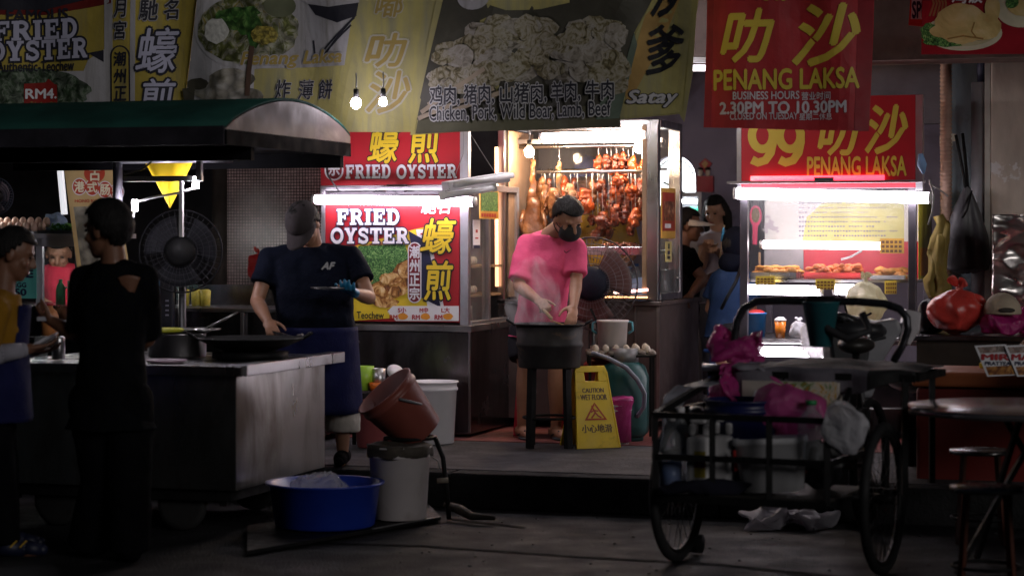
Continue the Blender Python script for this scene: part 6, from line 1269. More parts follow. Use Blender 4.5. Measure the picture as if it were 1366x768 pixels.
t, J, h, m, base = person('seated diner in blue top with black strap, back turned beside the laksa stall',
    dict(head=P(984, 330, Y), neck=P(976, 354, Y), shL=P(958, 372, Y + .1), shR=P(998, 372, Y - .1), elL=P(948, 412, Y + .1), elR=P(1002, 415, Y), haL=P(970, 428, Y + .28), haR=P(1000, 428, Y + .25), hip=P(968, 446, Y), hpL=P(962, 448, Y + .06), hpR=P(975, 448, Y - .06), knL=P(985, 455, Y + .4), knR=P(966, 462, Y - .38), ftL=gz(985, Y + .35, .205), ftR=gz(964, Y - .36, .205), front=V((.55, .8, 0))),
    (.6, .75, -.1), SK, 'short', denim, .7, .08, shirt_low=(-.04, .19, .15), pants=M('black shorts', (.012, .012, .014), .8), pant_to=.7, pant_r=(.105, .1), eyes=False, w=1.05, shoes=blackc)
b = mb(M('navy hood', (.005, .006, .012), .95, spec=.05)); b.sph(h(0, -.02, .02), (.10, .11, .125), 16, 12); b.sph(h(0, -.03, -.11), (.11, .10, .09), 16, 12); b.build('hood', t)
b = mb(blackm); pts = [P(990, 352, Y - .16), P(982, 375, Y - .22), P(970, 396, Y - .23), P(962, 412, Y - .2)]; b.tube([p - base for p in pts], .012, 6); b.build('strap', t)
b = mb(M('stool blue plastic', (.03, .08, .3), .45)); b.lathe([(0, .43), (.15, .43), (.155, .44), (.15, .45), (0, .45)], (0, 0, 0), 24)
st0 = T('plastic_stool', 'blue plastic stool under the seated diner in blue', 'stool', gz(968, Y, .203)); o = b.build('seat', st0)
sh = (P(968, 446, Y).z - .10 - .203) - .45; o.location.z = sh
for k in range(4): a = k * 1.571 + .785; l = mb(MATS['stool blue plastic']); l.bar((.11 * math.cos(a), .11 * math.sin(a), .43 + sh), (.15 * math.cos(a), .15 * math.sin(a), .0), .03); l.build('leg', st0)
Y = 14.6
t, J, h, m, base = person('person in a red shirt working behind the frosted glass case at far left',
    dict(head=P(78, 338, Y), neck=P(82, 352, Y), shL=P(104, 364, Y), shR=P(62, 364, Y), elL=P(110, 400, Y), elR=P(56, 400, Y), haL=P(96, 410, Y - .15), haR=P(72, 410, Y - .15), hip=P(84, 450, Y), knL=gz(94, Y, .62), knR=gz(74, Y, .62), ftL=gz(94, Y, .205), ftR=gz(74, Y, .205), front=V((.1, -1, 0))),
    (.1, -.9, -.4), SK, 'short', M('red shirt cloth', (.65, .03, .07), .8), .6, .07, pants=blackc, fold=.014)
# ---- diner at the right edge holding menus
Y = 11.0
t, J, h, m, base = person('diner mostly outside the right edge whose hand holds two menus',
    dict(head=P(1452, 300, Y), neck=P(1452, 345, Y), shL=P(1424, 372, Y - .1), shR=P(1480, 372, Y + .1), elL=P(1402, 428, Y - .16), elR=P(1500, 445, Y), haL=P(1366, 464, Y - .2), haR=P(1452, 470, Y - .2), hip=P(1456, 520, Y), knL=G(1435, 640, .55), knR=G(1475, 640, .55), ftL=G(1440, 722), ftR=G(1472, 722), front=V((-.9, -.3, 0))),
    (-.9, -.3, -.3), SK, 'short', M('maroon T shirt', (.09, .015, .02), .8), .6, .075, pants=blackc, hands=((.7, (.2, 1, .1)), (.5, (0, 0, -1))), shoes=blackc)
for k, (dx, rz, lb) in enumerate(((0, 6, 'left of two printed menus held at the right edge'), (40, -4, 'right hand menu of the two held at the right edge'))):
    Fm = Frame((*P(1335 + dx, 480, Y - .27 - .02 * k).to_2d(), 0), -8 + k * 6); b = mb(); x = 1300 + dx
    pts = [(x, 461), (x + 42, 459), (x + 58, 500), (x + 17, 502)]; ppoly(b, Fm, pts, 0, white_s, .004)
    ppoly(b, Fm, [(x + 15, 489), (x + 52, 487), (x + 56, 499), (x + 19, 500)], -.0015, foodpic, .001); ppoly(b, Fm, [(x + 4, 463), (x + 40, 461), (x + 44, 469), (x + 8, 471)], -.0015, picture('menu picture', [(.3, (.35, .06, .05)), (.5, (.6, .5, .45)), (.7, (.3, .15, .1))], 25, 1), .001)
    words(b, Fm, 'MIR' if k == 0 else 'MAK', (x + 10, 472, x + 46, 480), -.0015, red_b, bold=.05); words(b, Fm, 'PRATTEA', (x + 14, 482, x + 48, 487), -.0015, navy_s, bold=.03)
    o = b.build('menu'); o.location = Fm.o; o.rotation_euler = (0, 0, R(Fm.deg)); tag(o, lb, 'menu')
# ================================================================== WOK STAND OF THE MAN IN PINK
Yw = 13.3
wc = P(733, 433, Yw); wk2 = wok('wok', 'black wok with rising steam on the drum stove of the man in pink', V((wc.x, wc.y, wc.z - .075)), .215, .075)
t = T('drum_stove', 'black drum stove on four legs carrying the smoking wok', 'stove', V((wc.x, wc.y, .203))); hz = wc.z - .203
rust = M('sooty drum iron', (.022, .02, .02), .6, .4, var=.4, scale=8, dirt=(.12, .075, .045), dscale=5, dthr=(.6, .7))
b = mb(rust); b.lathe([(.15, hz - .26), (.185, hz - .26), (.19, hz - .25), (.197, hz - .14), (.206, hz - .13), (.206, hz - .11), (.2, hz - .10), (.205, hz - .01), (.192, hz - .01), (.185, hz - .12), (.175, hz - .24)], (0, 0, 0), 32); b.build('drum', t)
for k in range(4): a = k * 1.571 + .75; b = mb(blackm); b.bar((.15 * math.cos(a), .15 * math.sin(a), hz - .22), (.165 * math.cos(a), .165 * math.sin(a), 0), .045, .03); b.build('leg', t)
b = mb(blackm); b.tube([(.16 * math.cos(a), .16 * math.sin(a), .18) for a in [2 * math.pi * k / 24 for k in range(24)]], .008, 6, True); b.build('brace_ring', t)
# steam
m_, t_, p_ = nodes_of('steam'); t_.nodes.remove(p_); pv = t_.nodes.new('ShaderNodeVolumePrincipled'); pv.inputs['Color'].default_value = (.95, .95, .97, 1)
nn = noise_node(t_, 5.5, 4, (1, 1, .6), .6, 1.0); rr2 = ramp(t_, nn.outputs['Fac'], [(.47, (0, 0, 0)), (.72, (1, 1, 1))]); mu_ = t_.nodes.new('ShaderNodeMath'); mu_.operation = 'MULTIPLY'; mu_.inputs[1].default_value = 8.0
L(t_, rr2.outputs[0], mu_.inputs[0]); L(t_, mu_.outputs[0], pv.inputs['Density']); L(t_, pv.outputs[0], t_.nodes['Material Output'].inputs['Volume'])
b = mb(m_); b.lathe([(.0, 0), (.15, .0), (.18, .1), (.16, .24), (.09, .38), (0, .44)], (0, 0, 0), 20); o = b.build('steam'); o.location = V((wc.x - .10, wc.y - .02, wc.z + .005)); tag(o, 'pale steam rising from the wok of the man in pink', 'steam', None, 'stuff')
b = mb(M('fried noodles', (.30, .17, .06), .5, var=.5, scale=30)); b.lathe([(0, .012), (.11, .010), (.14, 0), (0, -.005)], (0, 0, 0), 20); b.v = [tuple(wob(p, .012, 30)) for p in b.v]; o = b.build('frying_food'); o.location = V((wc.x, wc.y, wc.z - .035)); tag(o, 'brown food frying in the wok below the steam', 'food')
# red plastic stool behind the stove
t = T('plastic_stool', 'red plastic stool standing behind the legs of the drum stove', 'stool', gz(722, 14.15, .203)); rs = M('red stool plastic', (.48, .03, .05), .45)
b = mb(rs); b.bx(-.15, .15, -.15, .15, .44, .46); b.build('seat', t, bevel=.006)
for sx in (-1, 1):
    for sy in (-1, 1): b = mb(rs); b.bar((sx * .12, sy * .12, .44), (sx * .15, sy * .15, 0), .07, .02); b.build('leg', t)
# gas bottles, egg tray, pail, basket
def gas(label, p, col, name='gas_cylinder'):
    t = T(name, label, 'gas cylinder', p); b = mb(col); b.lathe([(.0, .02), (.12, .02), (.15, .05), (.155, .1), (.155, .40), (.13, .47), (.06, .51), (0, .52)], (0, 0, 0), 28); b.lathe([(.11, 0), (.12, 0), (.12, .04), (.11, .04)], (0, 0, 0), 24); b.build('body', t)
    b = mb(M('dull steel collar', (.2, .2, .2), .5, .7)); b.lathe([(.085, .47), (.09, .47), (.09, .58), (.085, .58)], (0, 0, 0), 24); b.cyl((0, 0, .51), (0, 0, .58), .02); b.build('valve_collar', t); return t
tealp = M('teal gas bottle paint', (.008, .07, .068), .5, var=.2, dirt=(.12, .05, .03), dscale=6, dthr=(.6, .7)); gasr = M('red gas bottle paint', (.3, .02, .03), .5, var=.2)
gas('teal gas cylinder right of the yellow wet floor sign', gz(833, 13.75, .203), tealp)
gas('red topped gas cylinder under the tray of eggs', gz(806, 14.05, .203), gasr)
p0 = P(835, 467, 13.75)
et = T('egg_stand', 'low wire stand carrying the cardboard egg tray beside the wok', 'stand', V((p0.x - .03, p0.y + .1, .203))); hz = p0.z - .203 - .03
b = mb(blackm)
for x in (-.2, .2):
    for y in (-.14, .14): b.bar((x, y, 0), (x, y, hz - .012), .016)
b.build('leg', et); b = mb(blackm); b.bx(-.215, .215, -.155, .155, hz - .012, hz); b.build('top', et)
ctn = M('grey egg carton', (.22, .19, .16), .9, var=.15)
b = mb(ctn); b.bx(-.205, .205, -.15, .15, .0, .006)
for i in range(7):
    for j in range(6): b.lathe([(.026, .006), (.024, .02), (.020, .026)], (-.195 + .065 * i, -.135 + .054 * j, 0), 8)
o = b.build('egg_carton'); o.location = V((p0.x - .03, p0.y + .1, .203 + hz)); tag(o, 'grey cardboard egg tray on the wire stand under the white pail', 'egg tray')
for i in range(6):
    for j in range(5):
        x, y = -.162 + .065 * i, -.108 + .054 * j
        if i < 4 and j > 1 and abs(x + .07) < .13: continue
        egg(V((p0.x - .03 + x, p0.y + .1 + y, .203 + hz + .034)), eggw, 'pale egg in the grey cardboard tray below the white pail', 'eggs in the cardboard tray', .022)
for i in range(3): pass
pb = P(818, 460, 13.8)
t = T('white_pail', 'white pail with blue ears standing on the egg tray', 'pail', V((pb.x, pb.y + .10, .203 + hz + .03)))
b = mb(M('scuffed white plastic', (.60, .55, .53), .5, var=.08, dirt=(.42, .36, .34), dscale=4)); b.lathe([(0, 0), (.088, 0), (.098, .17), (.104, .172), (.104, .185), (.096, .185), (.085, .006), (0, .006)], (0, 0, 0), 30); b.build('body', t)
b = mb(M('teal handle', (.06, .25, .3), .4))
for s_ in (-1, 1): b = mb(MATS['teal handle']); b.tube([(s_ * .1, 0, .175), (s_ * .125, 0, .17), (s_ * .13, 0, .12), (s_ * .1, 0, .10)], .008, 8); b.build('ear', t)
b = mb(blackm); b.bar((-.03, .02, .02), (-.14, .0, .26), .018, .012); o = b.build('ladle'); o.location = t.location; tag(o, 'dark ladle handle leaning out of the white pail', 'ladle')
# hose
b = mb(M('grey gas hose', (.20, .22, .28), .5)); pts = [P(790, 470, 13.55), P(812, 478, 13.5), P(835, 490, 13.5), P(850, 506, 13.5), P(860, 525, 13.52), P(859, 542, 13.55), P(850, 555, 13.6)]
q = []
for i in range(len(pts) - 1):
    for k in range(4): q.append(pts[i].lerp(pts[i + 1], k / 4))
b.tube(q + [pts[-1]], .014, 8); tag(b.build('gas_hose'), 'grey rubber gas hose looping beside the teal cylinder', 'hose')
# basket with pink bag
t = T('mesh_basket', 'white mesh waste basket lined with a magenta bag beside the wet floor sign', 'basket', gz(822, 13.5, .203)); b = mb(whp)
for k in range(28): a = 2 * math.pi * k / 28; b.tube([(.075 * math.cos(a), .075 * math.sin(a), 0), (.095 * math.cos(a + .1), .095 * math.sin(a + .1), .24)], .003, 4)
for k in range(9): rr_k = .075 + .02 * k / 8; b.tube([(rr_k * math.cos(a), rr_k * math.sin(a), .24 * k / 8) for a in [2 * math.pi * j / 24 for j in range(24)]], .003 if k < 7 else .007, 4, True)
b.build('mesh', t)
mag = plastic_bag('magenta bag', (.55, .05, .27), .9)
b = mb(mag); b.lathe([(.088, .02), (.094, .2), (.105, .25), (.112, .27), (.108, .29), (.09, .285)], (0, 0, 0), 26); b.v = [tuple(wob(p, .018, 14)) for p in b.v]; b.build('bag_liner', t)
# wet floor sign
wf = P(787, 594, 13.33); Fs = Frame((wf.x, 13.33, .203), 20)
wfy = M('wet floor yellow', (.80, .56, .015), .45, var=.08, dirt=(.36, .24, .02), dscale=5, dthr=(.58, .72))
t = TF('wet_floor_sign', 'yellow folding caution wet floor sign standing by the kerb', 'floor sign', Fs); hh = .60; wb_, wt_ = .175, .12; t.scale = (.82, .82, .82)
def pan(s_):
    b = mb(wfy); lean = .17
    Z = lambda z: (s_ * lean * (1 - z / hh))
    def q(x, z): return (x, Z(z), z)
    pts = [(-wb_, 0), (wb_, 0), (wt_ + .01, hh - .04), (wt_ - .005, hh), (-wt_ + .005, hh), (-wt_ - .01, hh - .04)]
    ho = [(-.052, hh - .115), (.052, hh - .115), (.056, hh - .045), (-.056, hh - .045)]
    th = .014
    def slabp(poly):
        n = len(poly); b.add([(x, Z(z) - th / 2 , z) for x, z in poly] + [(x, Z(z) + th / 2, z) for x, z in poly], [tuple(range(n)), tuple(reversed(range(n, 2 * n)))] + [(i + n, (i + 1) % n + n, (i + 1) % n, i) for i in range(n)], False)
    wz = lambda z: wb_ + (wt_ + .01 - wb_) * z / (hh - .04)
    slabp([(-wb_, 0), (wb_, 0), (wz(hh - .115), hh - .115), (-wz(hh - .115), hh - .115)]); slabp([(-wz(hh - .115), hh - .115), (-.052, hh - .115), (-.056, hh - .045), (-wz(hh - .045), hh - .045)]); slabp([(.052, hh - .115), (wz(hh - .115), hh - .115), (wz(hh - .045), hh - .045), (.056, hh - .045)]); slabp([(-wz(hh - .045), hh - .045), (wz(hh - .045), hh - .045), (wt_ - .005, hh), (-wt_ + .005, hh)])
    for x in (-1, 1): slabp_r = [(x * wb_, -.0), (x * (wb_ - .012), 0), (x * (wt_ - .002), hh - .045), (x * (wt_ + .01), hh - .045)]; b.add([(xx, Z(z) - .014, z + .001) for xx, z in slabp_r] + [(xx, Z(z) - .0085, z + .001) for xx, z in slabp_r], [(0, 1, 2, 3), (7, 6, 5, 4), (0, 4, 5, 1), (1, 5, 6, 2), (2, 6, 7, 3), (3, 7, 4, 0)], False)
    o = b.build('panel', t, bevel=.003); return Z
pan(1); Z = pan(-1)
b = mb(); 
def sgn(body, x0, x1, z0, z1, bold=.03):
    vs, fs = text_geo(body); bb = (min(v[0] for v in vs), min(v[1] for v in vs), max(v[0] for v in vs), max(v[1] for v in vs))
    for dx in (-1, 0, 1):
        o_ = len(b.v); fit(b, vs, fs, x0 + dx * .0018, z0, x1 + dx * .0018, z1, 0, bb)
        for i in range(o_, len(b.v)): x, y, z = b.v[i]; b.v[i] = (x, Z(z) - .0095 - .0003 * (dx + 1), z)
b.m(M('sign brown ink', (.10, .05, .02), .5)); sgn('CAUTION', -.085, .085, .405, .438); sgn('WET FLOOR', -.105, .105, .352, .392); sgn('小心地滑', -.12, .12, .115, .175)
b.m(M('sign red ink', (.5, .06, .01), .5))
tri = [(-.09, .205), (.09, .205), (0, .335)]; 
for i in range(3):
    a_, c_ = Vector(tri[i]), Vector(tri[(i + 1) % 3]); d_n = (c_ - a_).normalized(); n_ = Vector((-d_n.y, d_n.x)) * .012; qd = [a_, c_, c_ + n_ - d_n * .02, a_ + n_ + d_n * .02]; b.add([(x, Z(z) - .0096, z) for x, z in qd], [(0, 1, 2, 3)], False)
def stick(pts, w_):
    for a_, c_ in zip(pts, pts[1:]):
        a_, c_ = Vector(a_), Vector(c_); n_ = (c_ - a_).normalized(); n_ = Vector((-n_.y, n_.x)) * w_; b.add([(x, Z(z) - .0098, z) for x, z in (a_ - n_, c_ - n_, c_ + n_, a_ + n_)], [(0, 1, 2, 3)], False)
stick([(-.015, .29), (.0, .258), (.02, .235), (.045, .222)], .006); stick([(.0, .258), (-.02, .235), (-.035, .22)], .006); stick([(-.035, .262), (-.01, .276), (.025, .27)], .005); stick([(-.026, .302), (-.012, .302)], .009)
b.build('lettering', t)

# ================================================================== BUCKETS AND BASIN IN FRONT OF THE KERB
def bucket(name, label, p, r0, r1, h, mat, rim=.01, cat='bucket', rot=None, handle=None, lid=False):
    t = T(name, label, cat, p); b = mb(mat); pr = [(0, 0), (r0, 0), (r0 + .004, .006), (r1 - .002, h - .06), (r1 + rim * .6, h - .055), (r1 + rim * .6, h - .04), (r1 - .001, h - .036), (r1, h - .012), (r1 + rim, h - .008), (r1 + rim, h), (r1 - .004, h), (r0 - .004, .012), (0, .012)]
    b.lathe(pr, (0, 0, 0), 36); b.build('body', t)
    if handle: b = mb(handle); b.tube([((r1 + .012) * math.cos(R(a)), (r1 + .03) * math.sin(R(a)) * .55, h - .045 - (r1 + .02) * math.sin(R(a)) * .85) for a in range(0, 181, 12)], .007, 8); b.build('handle', t)
    if rot: t.rotation_euler = rot
    return t
pailm = M('dirty white plastic pail', (.55, .50, .50), .5, var=.08, scale=4, dirt=(.40, .34, .33), dscale=2.5)
grime = M('brown grime', (.05, .04, .03), .8, var=.5, scale=12)
pbk = G(531, 697, .03); wb = bucket('white_bucket', 'white bucket with a grimy rim on the low trolley', V((pbk.x, pbk.y + .15, .035)), .135, .158, .375, pailm)
b = mb(grime); b.lathe([(.165, .318), (.170, .33), (.172, .36), (.170, .381), (.15, .379), (.10, .375), (0, .37)], (0, 0, 0), 40); b.v = [tuple(wob(p, .012, 13)) for p in b.v]; b.build('grime_rag', wb)
b = mb(MATS['wire']); b.tube([(.15, -.02, .33), (.2, -.05, .30), (.21, -.06, .26)], .004, 6); b.build('handle', wb)
# trolley board
tb = T('low_trolley', 'low black trolley board under the basin and white bucket', 'trolley', V((-.95, 11.1, 0)))
b = mb(blackm); c1, c2, c3, c4_ = G(360, 712, .03), G(588, 684, .03), G(560, 668, .03), G(345, 690, .03)
pts = [G(330, 734, .03), G(588, 689, .03), G(572, 672, .03), G(330, 700, .03)]; pts = [V((p.x + .95, p.y - 11.1, 0)) for p in pts]
b.add([p + V((0, 0, .03)) for p in pts] + [p + V((0, 0, .012)) for p in pts], [(0, 1, 2, 3), (7, 6, 5, 4), (0, 4, 5, 1), (1, 5, 6, 2), (2, 6, 7, 3), (3, 7, 4, 0)], False)
b.build('board', tb); b = mb(M('bright trolley edge', (.3, .3, .3), .4, .8)); b.bar(pts[0].lerp(pts[1], .62) + V((0, -.004, .031)), pts[1] + V((0, -.004, .031)), .01, .006); b.build('edge_strip', tb)
# blue basin
bp = G(428, 709, .035); t = T('blue_basin', 'round blue plastic basin with a clear bag in it', 'basin', V((bp.x, bp.y + .24, .035)))
b = mb(M('blue basin plastic', (.010, .035, .30), .4, var=.1)); b.lathe([(0, 0), (.24, 0), (.25, .01), (.277, .205), (.298, .212), (.300, .222), (.272, .220), (.245, .02), (0, .014)], (0, 0, 0), 44); b.build('body', t)
b = mb(plastic_bag('clear wrap', (.7, .71, .76), .34, .12)); b.sph((-.03, 0, .17), (.14, .12, .11), 48, 32); b.v = [tuple(V(p) + noise.noise_vector(V(p) * 9) * .05 + noise.noise_vector(V(p) * 24) * .028) for p in b.v]; o = b.build('clear_bag'); o.location = t.location; tag(o, 'crumpled clear plastic bag lying in the blue basin', 'plastic bag')
# tilted brown bucket on its iron stand
brn = M('terracotta plastic', (.20, .05, .036), .5, var=.12, scale=4, dirt=(.17, .04, .03), dscale=3)
Yb = 11.45; c = P(566, 582, Yb)
tbk = bucket('brown_bucket', 'terracotta bucket tilted on its side on a black iron stand', c, .122, .165, .31, brn, .008, handle=M('grey wire handle', (.14, .14, .15), .5)); 
d_ax = (P(512, 518, Yb - .06) - P(555, 568, Yb)).normalized(); tbk.rotation_mode = 'QUATERNION'; tbk.rotation_quaternion = d_ax.to_track_quat('Z', 'Y'); tbk.location = P(562, 578, Yb) 
sd = T('iron_stand', 'black iron stand with bent legs holding the tilted bucket', 'stand', V((P(553, 600, Yb).x, Yb, 0)))
loc = lambda px, py, Y_: P(px, py, Y_) - sd.location
b = mb(blackm); rc_ = loc(548, 583, Yb); b.tube([rc_ + V((.13 * math.cos(a), .13 * math.sin(a), 0)) for a in [2 * math.pi * k / 24 for k in range(24)]], .010, 8, True); b.build('ring', sd)
for pts in ([(580, 582, Yb - .05), (591, 610, Yb - .05), (595, 645, Yb - .06), (599, 672, Yb - .08)], [(515, 582, Yb), (511, 610, Yb), (508, 650, Yb + .02), (507, 668, Yb + .05)], [(559, 580, Yb + .12), (561, 610, Yb + .13), (562, 662, Yb + .14)]):
    b = mb(blackm); q = [loc(*p) for p in pts]; q[-1].z = .01; b.tube(q, .013, 8); b.build('leg', sd)
b = mb(MATS['grime'] if 'grime' in MATS else grime); b.tube([loc(596, 672, Yb - .05), loc(612, 681, Yb - .1), loc(632, 688, Yb - .2), loc(660, 690, Yb - .25)], [.02, .028, .022, .012], 10); b.v = [tuple(wob(p, .02, 9)) for p in b.v]; b.v = [(p[0], p[1], max(p[2], .006)) for p in b.v]; o = b.build('dark_rag'); o.location = sd.location; tag(o, 'dark wet rag trailing on the road by the iron stand', 'rag')
b = mb(M('jute', (.25, .22, .18), .9)); b.tube([loc(583, 641, Yb - .1), loc(598, 640, Yb - .1)], .014, 8); b.build('foot_pad', sd)
# pails on the pavement by the oyster stall
t = bucket('white_pail', 'white lidded pail on the pavement behind the tilted bucket', gz(578, 13.55, .203), .125, .148, .385, M('bright white pail', (.62, .60, .63), .45, var=.05), .010)
bucket('red_pail', 'dull red pail beneath the green container beside the cook', gz(508, 13.3, .203), .14, .17, .28, M('dull red plastic', (.28, .07, .07), .5, var=.15))
tbx = gz(503, 13.3, .203); zt3 = P(503, 521, 13.2).z
st = T('side_shelf', 'small grey stand holding the green container beside the cook', 'stand', tbx)
b = mb(steel_d); b.bx(-.17, .2, -.1, .16, zt3 - .203 - .015, zt3 - .203); b.build('top', st); 
for x in (-.15, .18):
    b = mb(blackm); b.bx(x - .012, x + .012, .14, .16, 0, zt3 - .203 - .016); b.build('leg', st)
for nm, lb, px, py_t, rr_, mt in (('green_container', 'lime green plastic container on the small stand beside the cook', 486, 488, .060, M('lime plastic', (.30, .52, .04), .4)), ('steel_cup', 'steel cup with dark rim right of the lime green container', 505, 491, .045, steel), ('orange_bowl', 'orange bowl in front of the steel cup on the small stand', 503, 509, .045, M('orange plastic', (.65, .14, .01), .4))):
    hgt = P(0, py_t, 13.3).z - zt3; b = mb(mt); b.lathe([(0, 0), (rr_ * .85, 0), (rr_, hgt), (rr_ * .93, hgt), (rr_ * .78, .006), (0, .006)], (0, 0, 0), 24); o = b.build(nm); o.location = V((gz(px, 13.3).x, 13.3 - (.06 if nm == 'orange_bowl' else 0), zt3)); tag(o, lb, 'container')
b = mb(whp); b.lathe([(0, 0), (.05, .0), (.056, .01), (0, .006)], (0, 0, 0), 20, (.3, -.7, .6)); b.bar((0, 0, 0), (.0, .03, -.10), .012, .005); o = b.build('strainer'); o.location = P(527, 497, 13.35); tag(o, 'white strainer leaning behind the tilted bucket', 'strainer')
o.location.z = max(o.location.z, zt3 + .1)
# ================================================================== CARGO TRICYCLE
wl_, wr_ = G(905, 748), G(1178, 766)
axd = (wr_ - wl_); axd.z = 0; aang = math.degrees(math.atan2(axd.y, axd.x)); axn = axd.normalized()
tr = T('cargo_tricycle', 'black cargo tricycle with a grid sided box and a grey canvas draped over its rack', 'tricycle', (wl_ + wr_) / 2, 0)
tl = lambda v: V(v) - tr.location
rub = M('tyre rubber', (.010, .010, .011), .75, var=.3); spk = M('spoke steel', (.12, .12, .12), .35, .9)
WR = .335
for k, wp in enumerate((wl_, wr_)):
    c = tl(wp) + V((0, 0, WR)); wh = mb(rub); q = axn.to_track_quat('Z', 'Y').to_matrix(); ringp = lambda r, n, off=0: [c + q @ V((r * math.cos(2 * math.pi * j / n), r * math.sin(2 * math.pi * j / n), off)) for j in range(n)]
    wh.tube(ringp(WR - .022, 48), .022, 10, True); wo = wh.build('wheel', tr)
    b = mb(M('dull rim', (.05, .05, .05), .4, .8)); b.tube(ringp(WR - .05, 48), .012, 8, True); b.build('rim', wo)
    b = mb(spk); 
    for j in range(28):
        a = 2 * math.pi * j / 28; a2 = a + (.9 if j % 2 else -.9); e = c + q @ V(((WR - .055) * math.cos(a), (WR - .055) * math.sin(a), 0)); s_ = c + q @ V((.028 * math.cos(a2), .028 * math.sin(a2), .03 if j % 4 < 2 else -.03)); b.tube([s_, e], .0016, 4)
    b.build('spokes', wo); b = mb(blackm); b.cyl(c - axn * .045, c + axn * .045, .024, n=14); b.build('hub', wo)
b = mb(blackm); b.cyl(tl(wl_) + V((0, 0, WR)), tl(wr_) + V((0, 0, WR)), .016, n=10); b.build('axle', tr)
# box: front grid read on a plane through the left wheel, parallel to the axle
Ft = Frame((*P(870, 560, 9.62).to_2d(), 0), aang); YB = .62
def tq(px, py, d=0.0): x, z = Ft.on(px, py, d); return Ft.m @ V((x, d, z)) - tr.location
def tz(x, y, z): return Ft.m @ V((x, y, z)) - tr.location
xL, zT = Ft.on(873, 553); xR = Ft.on(1104, 553)[0]; zM = Ft.on(980, 613)[1]; zB = Ft.on(980, 668)[1]
b = mb(blackm); TW = .026
for z in (zT, zM, zB): b.bar(tz(xL, 0, z), tz(xR, 0, z), TW if z != zB else .034)
for px in (874, 950, 1026, 1103): x = Ft.on(px, 600)[0]; b.bar(tz(x, 0, zB), tz(x, 0, zT), TW)
for x in (xL, xR):
    for z in (zT, zM, zB): b.bar(tz(x, 0, z), tz(x, YB, z + (.0 if z != zT else .0)), TW)
    b.bar(tz(x, YB, zB), tz(x, YB, zT), TW)
for z in (zT, zB): b.bar(tz(xL, YB, z), tz(xR, YB, z), TW)
b.build('box_frame', tr)
b = mb(M('tricycle floor plank', (.03, .026, .022), .8, var=.3)); 
p = [tz(xL, 0, zB + .02), tz(xR, 0, zB + .02), tz(xR, YB, zB + .02), tz(xL, YB, zB + .02)]; b.add(p + [v_ - V((0, 0, .015)) for v_ in p], [(0, 1, 2, 3), (7, 6, 5, 4), (0, 4, 5, 1), (1, 5, 6, 2), (2, 6, 7, 3), (3, 7, 4, 0)], False); b.build('floor', tr)
# upper rack on posts with the canvas
dR = .55; xa = Ft.on(948, 491, dR)[0]; xb = Ft.on(1222, 491, dR)[0]; zR = Ft.on(1050, 500, dR)[1]
b = mb(blackm)
for x in (xa + .03, xb - .05):
    for y in (dR, dR + .5): b.bar(tz(x, y, WR if x > xa + .1 else zB), tz(x, y, zR), TW)
for px in (1047, 1090, 1117): x = Ft.on(px, 520, dR)[0]; b.bar(tz(x, dR, zT - .06), tz(x, dR, zR), .03 if px == 1090 else .02)
for y in (dR, dR + .5): b.bar(tz(xa, y, zR), tz(xb, y, zR), .03)
for x in (xa, xb): b.bar(tz(x, dR, zR), tz(x, dR + .5, zR), .03)
b.bar(tz(xL, .02, zT), tz(xa + .06, dR, zR), .028); b.bar(tz(Ft.on(1105, 575, .2)[0], .2, zT - .1), tz(Ft.on(1135, 520, dR)[0], dR, zR - .05), .018)
for y in (.0, dR + .3): b.bar(tz(xL + .3, y, zB), tz((xL + xR) / 2 + .05, YB * .5, WR), .03) if False else None
cxx = (xL + xR) / 2
b.bar(tz(xR, YB, zB), tz(xR + .14, YB, zB), .03); b.bar(tz(cxx, YB, zB), tz(cxx + .1, 1.55, .42), .045)
b.build('rack', tr)
grip = M('grey grip', (.35, .35, .38), .4, .7)
b = mb(grip); b.cyl(tq(938, 490, dR - .02), tq(985, 490, dR - .02), .017, n=12); b.build('hand_grip', tr)
canv = M('grey canvas', (.13, .12, .145), .8, var=.2, bump=.3, bscale=14); canvd = M('black canvas', (.010, .010, .011), .85, var=.3, bump=.3, bscale=14)
def canvas(u, v):
    x = xa + .12 + (xb - xa - .12) * u
    w_ = noise.noise(V((u * 5, v * 3, 2))) * .02
    if v < .7: y = dR + .52 - v / .7 * .54; z = zR + .028 + w_ + .03 * math.sin(u * 3.1) * math.sin(v / .7 * 3.1)
    else: y = dR - .025 - .02 * math.sin(u * 18); z = zR + .02 - (v - .7) / .3 * (.085 * (1 - u) + .05 + .02 * math.sin(u * 12))
    return tz(x, y, z)
b = mb(canvd); b.sheet(canvas, 40, 26)
for i, f in enumerate(b.f):
    j = i // 40
    if j >= 17 and i % 40 < 30: b.mi[i] = 1
b.mats.append(canv); b.build('canvas_cover', tr, solid=.006)
# bike rear half: back wheel, frame, saddle
b = mb(blackm)
bc = tz(cxx + .1, 1.75, WR); q = axn.to_track_quat('Z', 'Y').to_matrix(); b.tube([bc + q @ V(((WR - .02) * math.cos(2 * math.pi * j / 40), (WR - .02) * math.sin(2 * math.pi * j / 40), 0)) for j in range(40)], .022, 8, True); wo = b.build('wheel', tr)
b = mb(spk)
for j in range(20): a = 2 * math.pi * j / 20; b.tube([bc, bc + q @ V(((WR - .05) * math.cos(a), (WR - .05) * math.sin(a), 0))], .0016, 4)
b.build('spokes', wo)
b = mb(blackm); sp_ = tz(cxx + .1, 1.5, .92); b.bar(tz(cxx + .1, 1.4, .36), sp_, .03); b.bar(tz(cxx + .1, 1.4, .36), bc, .02); b.bar(sp_ - V((0, 0, .15)), bc, .02); b.bar(tz(cxx + .1, .9, .42), tz(cxx + .1, 1.4, .36), .035); b.build('bicycle_frame', tr)
